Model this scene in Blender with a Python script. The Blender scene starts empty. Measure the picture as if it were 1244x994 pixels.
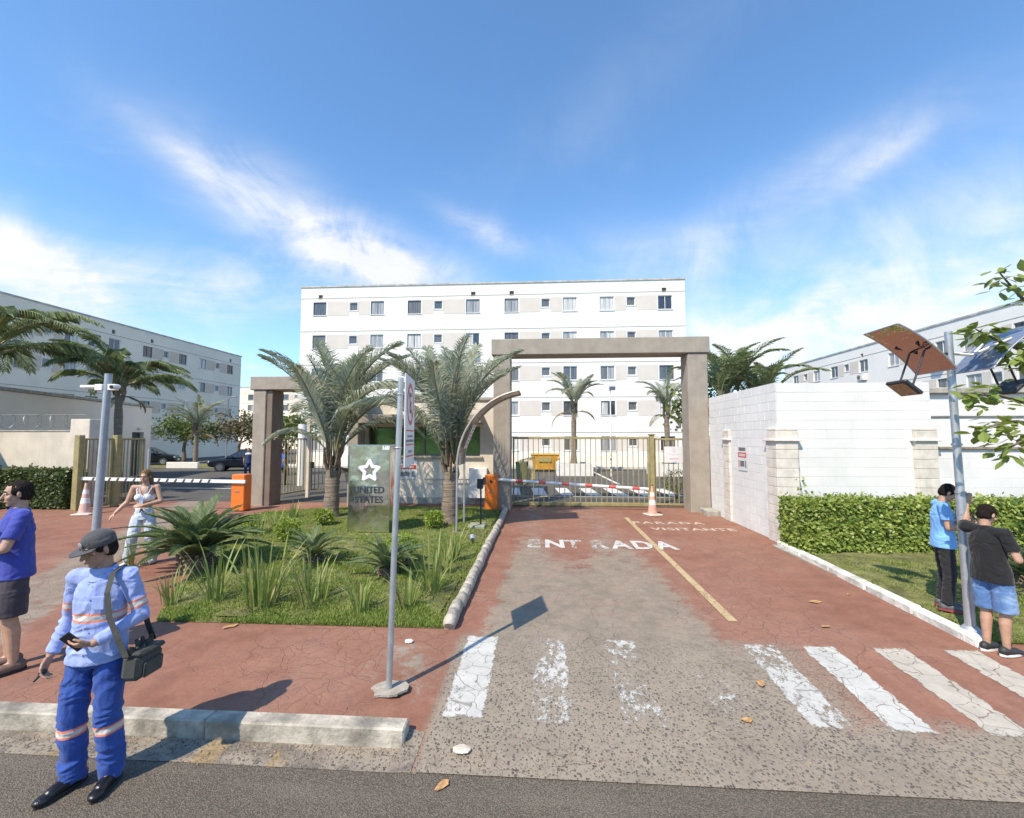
import bpy, math, random
import numpy as np
from mathutils import Vector, Matrix, noise as mnoise

R = math.radians
rng = random.Random(7)
scene = bpy.context.scene

# ---------------------------------------------------------------- camera
F, CX, CY, H = 545.0, 622.0, 497.0, 2.4          # focal length and centre in photo pixels, eye height in metres
PITCH, YAW = math.atan(34 / F), math.atan(36 / F)
cam_d = bpy.data.cameras.new('camera')
cam = bpy.data.objects.new('camera', cam_d)
scene.collection.objects.link(cam)
cam.location = (0, 0, H)
cam.rotation_euler = (R(90) + PITCH, 0, YAW)
cam_d.sensor_fit = 'HORIZONTAL'
cam_d.sensor_width = 36.0
cam_d.lens = 36.0 * F / 1244.0
cam_d.clip_start = 0.05
cam_d.clip_end = 3000
scene.camera = cam

# ---------------------------------------------------------------- light
SUN_EL = 50.0
SUN_DIR = (-0.66, -1.0)                            # towards the sun, on the map
SUN_ROT = math.atan2(SUN_DIR[0], SUN_DIR[1])
sun_d = bpy.data.lights.new('sun', 'SUN')
sun_d.energy = 3.7
sun_d.angle = R(0.53)
sun_d.color = (1.0, 0.885, 0.71)
sun = bpy.data.objects.new('sun', sun_d)
scene.collection.objects.link(sun)
n_ = math.hypot(*SUN_DIR)
tos = Vector((SUN_DIR[0] / n_ * math.cos(R(SUN_EL)), SUN_DIR[1] / n_ * math.cos(R(SUN_EL)), math.sin(R(SUN_EL))))
sun.rotation_euler = tos.to_track_quat('Z', 'Y').to_euler()
sun.location = tos * 60
scene.view_settings.view_transform = 'Standard'
scene.view_settings.look = 'None'
scene.view_settings.exposure = 0.72
scene.view_settings.gamma = 1.0


# ---------------------------------------------------------------- photo pixel -> world
def ray(px, py):
    x, y = (px - CX) / F, -(py - CY) / F
    cp, sp = math.cos(PITCH), math.sin(PITCH)
    fy, z = cp - y * sp, sp + y * cp
    c, s = math.cos(YAW), math.sin(YAW)
    return Vector((x * c - fy * s, x * s + fy * c, z))


def G(px, py, z=0.13):
    d = ray(px, py)
    return Vector((0, 0, H)) + d * ((z - H) / d.z)


def AY(px, py, Y):
    d = ray(px, py)
    return Vector((0, 0, H)) + d * (Y / d.y)


def AX(px, py, X):
    d = ray(px, py)
    return Vector((0, 0, H)) + d * (X / d.x)


# ---------------------------------------------------------------- node helpers
class NT:
    def __init__(s, tree):
        s.t = tree
        s.n = tree.nodes
        s.l = tree.links

    def add(s, typ, **kw):
        n = s.n.new(typ)
        for k, v in kw.items():
            setattr(n, k, v)
        return n

    def set(s, sock, v):
        if hasattr(v, 'is_linked') or hasattr(v, 'links'):
            s.l.new(v, sock)
        else:
            sock.default_value = v

    def math(s, op, a, b=0.0, c=None, clamp=False):
        n = s.add('ShaderNodeMath', operation=op, use_clamp=clamp)
        s.set(n.inputs[0], a)
        s.set(n.inputs[1], b)
        if c is not None:
            s.set(n.inputs[2], c)
        return n.outputs[0]

    def vmath(s, op, a, b=(0, 0, 0)):
        n = s.add('ShaderNodeVectorMath', operation=op)
        s.set(n.inputs[0], a)
        s.set(n.inputs[1], b)
        return n.outputs['Value'] if op in ('DOT_PRODUCT', 'LENGTH') else n.outputs[0]

    def noise(s, vec, scale, detail=4, rough=0.55, dist=0.0, lac=2.0):
        n = s.add('ShaderNodeTexNoise')
        if vec is not None:
            s.l.new(vec, n.inputs['Vector'])
        n.inputs['Scale'].default_value = scale
        n.inputs['Detail'].default_value = detail
        n.inputs['Roughness'].default_value = rough
        n.inputs['Distortion'].default_value = dist
        n.inputs['Lacunarity'].default_value = lac
        return n.outputs['Fac']

    def voro(s, vec, scale, feature='F1', rnd=1.0):
        n = s.add('ShaderNodeTexVoronoi', feature=feature)
        if vec is not None:
            s.l.new(vec, n.inputs['Vector'])
        n.inputs['Scale'].default_value = scale
        if 'Randomness' in n.inputs:
            n.inputs['Randomness'].default_value = rnd
        return n

    def ramp(s, fac, lo, hi, a=0.0, b=1.0, smooth=True):
        n = s.add('ShaderNodeMapRange', interpolation_type='SMOOTHSTEP' if smooth else 'LINEAR')
        s.set(n.inputs[0], fac)
        s.set(n.inputs[1], lo)
        s.set(n.inputs[2], hi)
        s.set(n.inputs[3], a)
        s.set(n.inputs[4], b)
        return n.outputs[0]

    def mix(s, fac, a, b, blend='MIX'):
        n = s.add('ShaderNodeMix', data_type='RGBA', blend_type=blend)
        s.set(n.inputs[0], fac)
        s.set(n.inputs[6], (*a, 1) if isinstance(a, tuple) and len(a) == 3 else a)
        s.set(n.inputs[7], (*b, 1) if isinstance(b, tuple) and len(b) == 3 else b)
        return n.outputs[2]

    def scale_vec(s, vec, sc):
        return s.vmath('MULTIPLY', vec, sc)


def new_mat(name):
    m = bpy.data.materials.new(name)
    m.use_nodes = True
    nt = NT(m.node_tree)
    b = nt.n['Principled BSDF']
    return m, nt, b


def bump(nt, b, height, dist=0.01, strength=1.0):
    n = nt.add('ShaderNodeBump')
    n.inputs['Distance'].default_value = dist
    n.inputs['Strength'].default_value = strength
    nt.set(n.inputs['Height'], height)
    nt.l.new(n.outputs[0], b.inputs['Normal'])


MATS = {}


def mat(name, col, rough=0.7, metal=0.0, var=0.12, scale=6.0, bmp=0.0, bscale=60.0, spec=0.5, streak=0.0, obj=False, rnd=0.0):
    """plain procedural material: base colour, noise variation, optional vertical streaks and fine relief"""
    if name in MATS:
        return MATS[name]
    m, nt, b = new_mat(name)
    if obj:
        vec = nt.add('ShaderNodeTexCoord').outputs['Object']
    else:
        vec = nt.add('ShaderNodeNewGeometry').outputs['Position']
    f = nt.noise(vec, scale, 5, 0.6)
    dark = tuple(c * (1 - var) for c in col)
    lite = tuple(min(1, c * (1 + var)) for c in col)
    c = nt.mix(nt.ramp(f, 0.3, 0.7), dark, lite)
    if streak:
        v2 = nt.scale_vec(vec, (9.0, 9.0, 0.5))
        g = nt.noise(v2, 1.0, 5, 0.7)
        c = nt.mix(nt.ramp(g, 0.5, 0.8, 0, streak), c, tuple(x * 0.55 for x in col))
    if rnd:
        oi = nt.add('ShaderNodeObjectInfo')
        c = nt.mix(1.0, c, nt.mix(oi.outputs['Random'], (1 - rnd,) * 3, (1 + rnd,) * 3), 'MULTIPLY')
    nt.set(b.inputs['Base Color'], c)
    b.inputs['Roughness'].default_value = rough
    b.inputs['Metallic'].default_value = metal
    b.inputs['Specular IOR Level'].default_value = spec
    if bmp:
        bump(nt, b, nt.noise(vec, bscale, 4, 0.6), bmp)
    MATS[name] = m
    return m


def leaf_mat(name, a, bcol, rough=0.5, trans=0.25, scale=3.0):
    if name in MATS:
        return MATS[name]
    m, nt, b = new_mat(name)
    geo = nt.add('ShaderNodeNewGeometry')
    ri = geo.outputs['Random Per Island']
    f = nt.noise(geo.outputs['Position'], scale, 3)
    t = nt.math('ADD', nt.math('MULTIPLY', ri, 0.6), nt.math('MULTIPLY', f, 0.5))
    c = nt.mix(nt.ramp(t, 0.1, 0.95), a, bcol)
    nt.set(b.inputs['Base Color'], c)
    b.inputs['Roughness'].default_value = rough
    b.inputs['Specular IOR Level'].default_value = 0.35
    tr = nt.add('ShaderNodeBsdfTranslucent')
    nt.set(tr.inputs['Color'], nt.mix(0.35, c, (0.35, 0.45, 0.05)))
    mx = nt.add('ShaderNodeMixShader')
    mx.inputs[0].default_value = trans
    nt.l.new(b.outputs[0], mx.inputs[1])
    nt.l.new(tr.outputs[0], mx.inputs[2])
    nt.l.new(mx.outputs[0], nt.n['Material Output'].inputs[0])
    MATS[name] = m
    return m


# ---------------------------------------------------------------- sky
world = bpy.data.worlds.new('World')
scene.world = world
world.use_nodes = True
wt = NT(world.node_tree)
bg = wt.n['Background']
sky = wt.add('ShaderNodeTexSky', sky_type='NISHITA')
sky.sun_disc = False
sky.sun_elevation = R(SUN_EL)
sky.sun_rotation = SUN_ROT
sky.altitude = 300
sky.air_density = 1.0
sky.dust_density = 0.4
sky.ozone_density = 1.0
dirv = wt.add('ShaderNodeTexCoord').outputs['Generated']
sep = wt.add('ShaderNodeSeparateXYZ')
wt.l.new(dirv, sep.inputs[0])
dz = wt.math('MAXIMUM', sep.outputs[2], 0.0)
# clouds lie on a high flat layer: project the direction on to it
inv = wt.math('DIVIDE', 1.0, wt.math('ADD', dz, 0.13))
pl = wt.vmath('MULTIPLY', dirv, (1, 1, 0))
pn = wt.add('ShaderNodeVectorMath', operation='SCALE')
wt.l.new(pl, pn.inputs[0])
wt.l.new(inv, pn.inputs['Scale'])
plane = pn.outputs[0]


def cloud_patch(px, py, ang, sa, sb, amp):
    """one soft bank of cloud: direction through a photo pixel, tilt, half sizes in radians"""
    d = ray(px, py).normalized()
    up = Vector((0, 0, 1))
    a = d.cross(up).normalized()
    b_ = a.cross(d).normalized()
    ca, sa_ = math.cos(R(ang)), math.sin(R(ang))
    ax, bx = a * ca + b_ * sa_, b_ * ca - a * sa_
    u = wt.math('DIVIDE', wt.vmath('DOT_PRODUCT', dirv, tuple(ax)), sa)
    v = wt.math('DIVIDE', wt.vmath('DOT_PRODUCT', dirv, tuple(bx)), sb)
    r2 = wt.math('ADD', wt.math('MULTIPLY', u, u), wt.math('MULTIPLY', v, v))
    g = wt.math('EXPONENT', wt.math('MULTIPLY', r2, -1.0))
    front = wt.math('GREATER_THAN', wt.vmath('DOT_PRODUCT', dirv, tuple(d)), 0.0)
    return wt.math('MULTIPLY', wt.math('MULTIPLY', g, front), amp)


banks = [cloud_patch(*a) for a in [
    (5, 296, -14, .12, .042, 1.0), (245, 208, -27, .085, .022, .48), (375, 275, -24, .18, .06, .95),
    (480, 318, -12, .13, .050, 1.2), (590, 282, -20, .10, .028, .5), (240, 345, 8, .32, .06, .62),
    (120, 395, -10, .22, .045, .6),
    (960, 235, 18, .22, .05, .34), (1075, 188, 22, .06, .018, .35), (1080, 320, 12, .36, .11, .50),
    (930, 415, 3, .36, .07, .85), (1150, 400, 5, .33, .07, .62), (800, 320, -10, .16, .06, .45), (800, 70, 25, .3, .06, .1)]]
tot = banks[0]
for g_ in banks[1:]:
    tot = wt.math('ADD', tot, g_)
# streaky high cloud everywhere
warp = wt.add('ShaderNodeTexNoise')
wt.l.new(plane, warp.inputs['Vector'])
warp.inputs['Scale'].default_value = 0.9
wv = wt.vmath('ADD', plane, wt.vmath('MULTIPLY', wt.vmath('SUBTRACT', warp.outputs['Color'], (.5, .5, .5)), (1.1, 1.1, 0)))
rotm = wt.add('ShaderNodeVectorRotate', rotation_type='Z_AXIS')
wt.l.new(wv, rotm.inputs['Vector'])
rotm.inputs['Angle'].default_value = R(-28)
st = wt.vmath('MULTIPLY', rotm.outputs[0], (0.9, 1.6, 1))
n1 = wt.noise(st, 1.5, 9, 0.62, 0.3)
n2 = wt.noise(dirv, 6.0, 9, 0.62, 0.8)
nz = wt.math('ADD', wt.math('MULTIPLY', n1, 0.45), wt.math('MULTIPLY', n2, 0.55))
wisps = wt.ramp(nz, 0.54, 0.86, 0.0, 0.16)
body = wt.math('MULTIPLY', tot, wt.ramp(nz, 0.27, 0.66, 0.0, 1.25))
hor = wt.ramp(sep.outputs[2], 0.0, 0.30, 0.14, 0.0)
cl = wt.math('ADD', wt.math('ADD', wisps, body), hor, clamp=True)
cl = wt.math('MULTIPLY', wt.math('MINIMUM', cl, 1.0), 0.93)
SKY_STRENGTH = 0.15
whitec = wt.mix(wt.ramp(nz, 0.35, 0.7), (3.7, 3.8, 4.0), (4.5, 4.5, 4.5))
skyc = wt.mix(1.0, sky.outputs[0], (0.70, 0.95, 1.11), 'MULTIPLY')
wt.set(bg.inputs['Color'], wt.mix(cl, skyc, whitec))
bg.inputs['Strength'].default_value = SKY_STRENGTH

# ---------------------------------------------------------------- mesh helpers
ORG = {}


def tag(o, label=None, cat=None, group=None, kind=None):
    if label:
        o['label'] = label
    if cat:
        o['category'] = cat
    if group:
        o['group'] = group
    if kind:
        o['kind'] = kind
    return o


def thing(name, label, cat, loc=(0, 0, 0), rotz=0.0, group=None):
    o = bpy.data.objects.new(name, None)
    scene.collection.objects.link(o)
    o.location = loc
    o.rotation_euler = (0, 0, rotz)
    o.empty_display_size = 0.2
    ORG[o.name] = Vector(loc)
    return tag(o, label, cat, group)


def link_mesh(name, me, parent=None):
    o = bpy.data.objects.new(name, me)
    scene.collection.objects.link(o)
    if parent is not None:
        o.parent = parent
        ORG[o.name] = ORG.get(parent.name, Vector((0, 0, 0)))
    return o


def copy_tree(o, parent=None):
    c = o.copy()
    scene.collection.objects.link(c)
    c.parent = parent
    for ch in o.children:
        copy_tree(ch, c)
    return c


class MB:
    def __init__(s):
        s.v, s.f, s.m, s.k = [], [], [], 0

    def face(s, pts):
        b = len(s.v)
        s.v.extend(Vector(p) for p in pts)
        s.f.append(tuple(range(b, b + len(pts))))
        s.m.append(s.k)
        return s

    def add(s, vs, fs):
        b = len(s.v)
        s.v.extend(Vector(p) for p in vs)
        for f in fs:
            s.f.append(tuple(i + b for i in f))
            s.m.append(s.k)
        return s

    def box(s, x0, x1, y0, y1, z0, z1, M=None):
        vs = [Vector((x, y, z)) for z in (z0, z1) for y in (y0, y1) for x in (x0, x1)]
        if M is not None:
            vs = [M @ v for v in vs]
        return s.add(vs, [(0, 2, 3, 1), (4, 5, 7, 6), (0, 1, 5, 4), (2, 6, 7, 3), (0, 4, 6, 2), (1, 3, 7, 5)])

    def cbox(s, c, size, rz=0.0, M=None):
        m = Matrix.Translation(c) @ Matrix.Rotation(rz, 4, 'Z')
        if M is not None:
            m = Matrix.Translation(c) @ M.to_4x4()
        a, b, d = size[0] / 2, size[1] / 2, size[2] / 2
        return s.box(-a, a, -b, b, -d, d, m)

    def bbox(s, x0, x1, y0, y1, z0, z1, r=0.01, M=None):
        """box with chamfered edges"""
        vs, idx = [], {}
        fs = []
        lo, hi = (x0, y0, z0), (x1, y1, z1)
        for ix in (0, 1):
            for iy in (0, 1):
                for iz in (0, 1):
                    for ax in range(3):
                        p = [(hi if i else lo)[k] for k, i in enumerate((ix, iy, iz))]
                        for k, i in enumerate((ix, iy, iz)):
                            if k != ax:
                                p[k] += -r if i else r
                        idx[(ix, iy, iz, ax)] = len(vs)
                        vs.append(Vector(p))
        for ax in range(3):
            o1, o2 = [(1, 2), (2, 0), (0, 1)][ax]
            for sd in (0, 1):
                q = []
                for a, b in ((0, 0), (1, 0), (1, 1), (0, 1)):
                    k = [0, 0, 0]
                    k[ax], k[o1], k[o2] = sd, a, b
                    q.append(idx[(*k, ax)])
                fs.append(tuple(q) if sd else tuple(reversed(q)))
        for ax in range(3):
            o1, o2 = [(1, 2), (2, 0), (0, 1)][ax]
            for a in (0, 1):
                for b in (0, 1):
                    k0, k1 = [0, 0, 0], [0, 0, 0]
                    k0[ax], k0[o1], k0[o2] = 0, a, b
                    k1[ax], k1[o1], k1[o2] = 1, a, b
                    q = [idx[(*k0, o1)], idx[(*k1, o1)], idx[(*k1, o2)], idx[(*k0, o2)]]
                    fs.append(tuple(q) if a != b else tuple(reversed(q)))
        for ix in (0, 1):
            for iy in (0, 1):
                for iz in (0, 1):
                    q = [idx[(ix, iy, iz, a)] for a in range(3)]
                    fs.append(tuple(q) if (ix + iy + iz) % 2 else tuple(reversed(q)))
        if M is not None:
            vs = [M @ v for v in vs]
        return s.add(vs, fs)

    def tube(s, pts, rad, n=8, caps=True, flat=1.0):
        pts = [Vector(p) for p in pts]
        if not isinstance(rad, (list, tuple)):
            rad = [rad] * len(pts)
        vs, fs = [], []
        prev = None
        for i, p in enumerate(pts):
            d = (pts[min(i + 1, len(pts) - 1)] - pts[max(i - 1, 0)]).normalized()
            if prev is None:
                up = Vector((0, 0, 1)) if abs(d.z) < 0.9 else Vector((1, 0, 0))
                a = d.cross(up).normalized()
            else:
                a = (prev - d * prev.dot(d)).normalized()
            prev = a
            b = d.cross(a)
            for k in range(n):
                t = 2 * math.pi * k / n
                vs.append(p + (a * math.cos(t) + b * math.sin(t) * flat) * rad[i])
        for i in range(len(pts) - 1):
            for k in range(n):
                k2 = (k + 1) % n
                fs.append((i * n + k, i * n + k2, (i + 1) * n + k2, (i + 1) * n + k))
        if caps:
            fs.append(tuple(reversed(range(n))))
            fs.append(tuple((len(pts) - 1) * n + k for k in range(n)))
        return s.add(vs, fs)

    def ell(s, c, r, M=None, seg=14, rings=9):
        vs, fs = [], []
        c = Vector(c)
        for i in range(rings + 1):
            ph = math.pi * i / rings
            for k in range(seg):
                t = 2 * math.pi * k / seg
                p = Vector((math.sin(ph) * math.cos(t) * r[0], math.sin(ph) * math.sin(t) * r[1], math.cos(ph) * r[2]))
                vs.append(c + (M @ p if M is not None else p))
        for i in range(rings):
            for k in range(seg):
                k2 = (k + 1) % seg
                fs.append((i * seg + k, (i + 1) * seg + k, (i + 1) * seg + k2, i * seg + k2))
        return s.add(vs, fs)

    def cap(s, p0, p1, r0, r1, seg=14):
        """tapered capsule"""
        p0, p1 = Vector(p0), Vector(p1)
        d = (p1 - p0).normalized()
        pts, rad = [], []
        for a in (90, 60, 30, 0):
            pts.append(p0 - d * (r0 * math.sin(R(a))))
            rad.append(max(1e-4, r0 * math.cos(R(a))))
        for a in (0, 30, 60, 90):
            pts.append(p1 + d * (r1 * math.sin(R(a))))
            rad.append(max(1e-4, r1 * math.cos(R(a))))
        return s.tube(pts, rad, seg)

    def prism(s, poly, z0, z1):
        n = len(poly)
        vs = [Vector((p[0], p[1], z0)) for p in poly] + [Vector((p[0], p[1], z1)) for p in poly]
        fs = [tuple(reversed(range(n))), tuple(range(n, 2 * n))]
        fs += [(i, (i + 1) % n, (i + 1) % n + n, i + n) for i in range(n)]
        return s.add(vs, fs)

    def mesh(s, name, mats, org=None, smooth=False):
        me = bpy.data.meshes.new(name)
        vs = s.v if org is None else [v - org for v in s.v]
        me.from_pydata([tuple(v) for v in vs], [], s.f)
        for m in (mats if isinstance(mats, (list, tuple)) else [mats]):
            me.materials.append(m)
        me.polygons.foreach_set('material_index', s.m)
        if smooth:
            me.polygons.foreach_set('use_smooth', [True] * len(s.f))
            try:
                me.set_sharp_from_angle(angle=R(smooth if smooth is not True else 50))
            except Exception:
                pass
        me.update()
        return me

    def obj(s, name, mats, parent=None, smooth=False, base=None, local=False, **tags):
        """link as ONE object. world coordinates unless local; a top-level mesh takes its origin at `base`"""
        if parent is not None:
            o = link_mesh(name, s.mesh(name, mats, None if local else ORG.get(parent.name), smooth), parent)
        else:
            b = Vector(base) if base is not None else None
            o = link_mesh(name, s.mesh(name, mats, b, smooth))
            if b is not None:
                o.location = b
                ORG[o.name] = b
        if tags:
            tag(o, **tags)
        return o


TMP = bpy.data.scenes.new('scratch')


def evaluated_mesh(o):
    """modifier or font result as a plain mesh, worked out in a scratch scene"""
    TMP.collection.objects.link(o)
    vl = TMP.view_layers[0]
    vl.update()
    me = bpy.data.meshes.new_from_object(o.evaluated_get(vl.depsgraph))
    bpy.data.objects.remove(o)
    return me


def text_mesh(name, body, size, mats, M, parent=None, extrude=0.0, sx=1.0, align='CENTER', spacing=1.0, bold=0.0, **tags):
    """built-in vector font as a mesh, in its own plane mapped by matrix M"""
    cu = bpy.data.curves.new(name, 'FONT')
    cu.body = body
    cu.size = size
    cu.align_x = align
    cu.align_y = 'CENTER'
    cu.extrude = extrude
    cu.space_character = spacing
    cu.offset = bold
    cu.resolution_u = 4
    tmp = bpy.data.objects.new(name + '_tmp', cu)
    me = evaluated_mesh(tmp)
    bpy.data.curves.remove(cu)
    me.transform(M @ Matrix.Diagonal((sx, 1, 1, 1)))
    if parent is not None and parent.name in ORG:
        me.transform(Matrix.Translation(-ORG[parent.name]))
    me.materials.clear()
    me.materials.append(mats)
    me.name = name
    o = link_mesh(name, me, parent)
    return tag(o, **tags)


def frame_mat(origin, xdir, ydir):
    x, y = Vector(xdir).normalized(), Vector(ydir).normalized()
    z = x.cross(y)
    m = Matrix((x, y, z)).transposed().to_4x4()
    m.translation = Vector(origin)
    return m

# ================================================================ GROUND
PZ = 0.13                                           # pavement level above the road


def pos_xyz(nt):
    g = nt.add('ShaderNodeNewGeometry').outputs['Position']
    sp = nt.add('ShaderNodeSeparateXYZ')
    nt.l.new(g, sp.inputs[0])
    return g, sp.outputs[0], sp.outputs[1]


def aggregate(nt, pos):
    """washed concrete: pale mortar with dark and light pebbles"""
    wob = nt.vmath('ADD', pos, nt.vmath('MULTIPLY', nt.add_noise_col(pos, 30), (.02, .02, 0)))
    flat = nt.vmath('MULTIPLY', wob, (1, 0.8, 1))
    v = nt.voro(flat, 52.0)
    sepc = nt.add('ShaderNodeSeparateColor')
    nt.l.new(v.outputs['Color'], sepc.inputs[0])
    rad = nt.ramp(sepc.outputs[0], 0.05, 1.0, 0.12, 0.56, smooth=False)
    stone = nt.ramp(nt.math('SUBTRACT', rad, v.outputs['Distance']), -0.04, 0.05)
    mort = nt.mix(nt.noise(pos, 9, 6, 0.7), (0.215, 0.178, 0.136), (0.34, 0.284, 0.22))
    scol = nt.mix(nt.ramp(sepc.outputs[1], 0.25, 0.85), (0.05, 0.048, 0.048), (0.25, 0.215, 0.175))
    mort = nt.mix(nt.ramp(nt.noise(pos, 1.3, 5, 0.7), 0.45, 0.7, 0, 0.45), mort, (0.15, 0.128, 0.105))
    return nt.mix(nt.math('MULTIPLY', stone, 0.8), mort, scol), stone


def _add_noise_col(s, vec, scale):
    n = s.add('ShaderNodeTexNoise')
    s.l.new(vec, n.inputs['Vector'])
    n.inputs['Scale'].default_value = scale
    n.inputs['Detail'].default_value = 3
    return s.vmath('SUBTRACT', n.outputs['Color'], (.5, .5, .5))


NT.add_noise_col = _add_noise_col


def red_pavement():
    m, nt, b = new_mat('red_painted_concrete')
    pos, x, y = pos_xyz(nt)
    big = nt.noise(pos, 0.55, 5, 0.6)
    mid = nt.noise(pos, 3.2, 7, 0.68)
    fine = nt.noise(pos, 34, 5, 0.65)
    red = nt.mix(nt.ramp(mid, 0.3, 0.72), (0.205, 0.092, 0.058), (0.295, 0.142, 0.096))
    red = nt.mix(nt.ramp(big, 0.35, 0.72, 0, 0.6), red, (0.335, 0.19, 0.135))
    red = nt.mix(nt.ramp(nt.noise(nt.scale_vec(pos, (1.6, .5, 1)), 1.1, 7, 0.7, .4), 0.5, 0.78, 0, 0.55), red, (0.33, 0.215, 0.17))
    red = nt.mix(nt.ramp(nt.noise(pos, 1.7, 8, 0.75, .3), 0.58, 0.78, 0, 0.45), red, (0.135, 0.072, 0.052))
    red = nt.mix(nt.ramp(fine, 0.35, 0.75, 0.0, 0.4), red, (0.17, 0.068, 0.052))
    grey = nt.mix(nt.ramp(mid, 0.3, 0.7), (0.205, 0.17, 0.13), (0.32, 0.268, 0.208))
    grey = nt.mix(nt.ramp(fine, 0.4, 0.7, 0, 0.5), grey, (0.17, 0.136, 0.105))
    agg, stone = aggregate(nt, pos)
    # entrance lane: wheels have worn the paint off
    lane = nt.math('MULTIPLY', nt.ramp(x, -0.95, -0.35), nt.ramp(x, 1.5, 2.5, 1, 0))
    along = nt.ramp(y, 5.8, 11.5, 0.95, 0.42)
    mid_red = nt.math('MULTIPLY', nt.math('MULTIPLY', nt.ramp(x, -0.15, 0.45), nt.ramp(x, 0.6, 1.3, 1, 0)), nt.ramp(y, 6.3, 9.5, 0, 0.36))
    w = nt.math('SUBTRACT', nt.math('MULTIPLY', lane, along), mid_red)
    nn = nt.math('ADD', nt.math('MULTIPLY', nt.math('SUBTRACT', mid, 0.5), 1.1), nt.math('MULTIPLY', nt.math('SUBTRACT', fine, 0.5), 0.9))
    chips = nt.noise(pos, 11, 8, 0.78, .5)
    worn = nt.ramp(nt.math('ADD', nt.math('SUBTRACT', w, 0.46), nt.math('ADD', nn, nt.math('MULTIPLY', nt.math('SUBTRACT', chips, 0.5), 1.5))), -0.05, 0.10)
    # exit lane on the far left: a pale diagonal wheel band
    dgl = nt.math('ADD', x, nt.math('MULTIPLY', y, 0.55))
    band = nt.math('MULTIPLY', nt.ramp(dgl, -4.9, -4.2, 0, 1), nt.ramp(dgl, -3.6, -2.9, 1, 0))
    bandm = nt.math('MULTIPLY', band, nt.ramp(x, -4.6, -5.4))
    worn = nt.math('MAXIMUM', worn, nt.ramp(nt.math('ADD', nt.math('MULTIPLY', bandm, 0.62), nn), 0.32, 0.6))
    # worn specks by the sign foot
    sx, sy = nt.math('ADD', x, 1.35), nt.math('SUBTRACT', y, 4.55)
    rr = nt.math('ADD', nt.math('MULTIPLY', sx, sx), nt.math('MULTIPLY', nt.math('MULTIPLY', sy, sy), 1.3))
    spot = nt.math('EXPONENT', nt.math('MULTIPLY', rr, -1.7))
    worn = nt.math('MAXIMUM', worn, nt.ramp(nt.math('ADD', nt.math('MULTIPLY', spot, 0.55), nn), 0.44, 0.58))
    rub = nt.math('MULTIPLY', nt.ramp(nt.math('ADD', nt.math('MULTIPLY', chips, .6), nt.math('MULTIPLY', mid, .4)), 0.46, 0.62, 0, 0.55), nt.ramp(y, 4.9, 6.5))
    grey = nt.mix(rub, grey, (0.25, 0.135, 0.10))
    col = nt.mix(worn, red, grey)
    # apron: bare washed concrete below the line y = 5.2
    yy = nt.math('ADD', y, nt.math('MULTIPLY', nt.math('SUBTRACT', mid, 0.5), 0.25))
    ap = nt.math('MULTIPLY', nt.ramp(yy, 5.05, 5.45, 1, 0), nt.ramp(x, -1.0, -0.88))
    keep = nt.math('MULTIPLY', nt.ramp(nt.math('ADD', x, nt.math('MULTIPLY', nn, 0.8)), 2.2, 3.2), nt.ramp(nt.math('ADD', yy, nt.math('MULTIPLY', nn, 0.3)), 3.85, 4.15))
    ap = nt.math('MULTIPLY', ap, nt.math('SUBTRACT', 1.0, keep))
    smooth_top = nt.ramp(nt.math('ADD', y, nt.math('MULTIPLY', nn, 0.9)), 4.1, 5.4)
    apc = nt.mix(nt.math('MULTIPLY', smooth_top, 0.72), agg, grey)
    col = nt.mix(ap, col, apc)
    # cracks
    wv_ = nt.vmath('ADD', pos, nt.vmath('MULTIPLY', nt.add_noise_col(pos, 2.2), (.5, .5, 0)))
    cr = nt.voro(wv_, 1.9, 'DISTANCE_TO_EDGE').outputs['Distance']
    cr2 = nt.voro(wv_, 5.5, 'DISTANCE_TO_EDGE').outputs['Distance']
    line = nt.math('MAXIMUM', nt.ramp(cr, 0.002, 0.010, 1, 0), nt.math('MULTIPLY', nt.ramp(cr2, 0.008, 0.03, 1, 0), nt.math('MULTIPLY', nt.ramp(big, 0.45, 0.6), 0.7)))
    line = nt.math('MULTIPLY', line, nt.ramp(big, 0.40, 0.56, 0.12, 1.0))
    ccol = nt.mix(worn, (0.11, 0.045, 0.035), (0.20, 0.075, 0.055))
    col = nt.mix(nt.math('MULTIPLY', line, 0.11), col, ccol)
    # grime patches
    col = nt.mix(nt.ramp(nt.noise(pos, 0.9, 4, 0.6, 0.5), 0.58, 0.8, 0, 0.35), col, (0.12, 0.09, 0.075))
    nt.set(b.inputs['Base Color'], col)
    nt.set(b.inputs['Roughness'], nt.ramp(mid, 0.3, 0.7, 0.72, 0.9))
    b.inputs['Specular IOR Level'].default_value = 0.3
    hgt = nt.math('ADD', nt.math('MULTIPLY', fine, 0.5), nt.math('SUBTRACT', nt.math('MULTIPLY', nt.math('MULTIPLY', stone, ap), 0.8), nt.math('MULTIPLY', line, 0.9)))
    bump(nt, b, hgt, 0.006)
    return m


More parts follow.
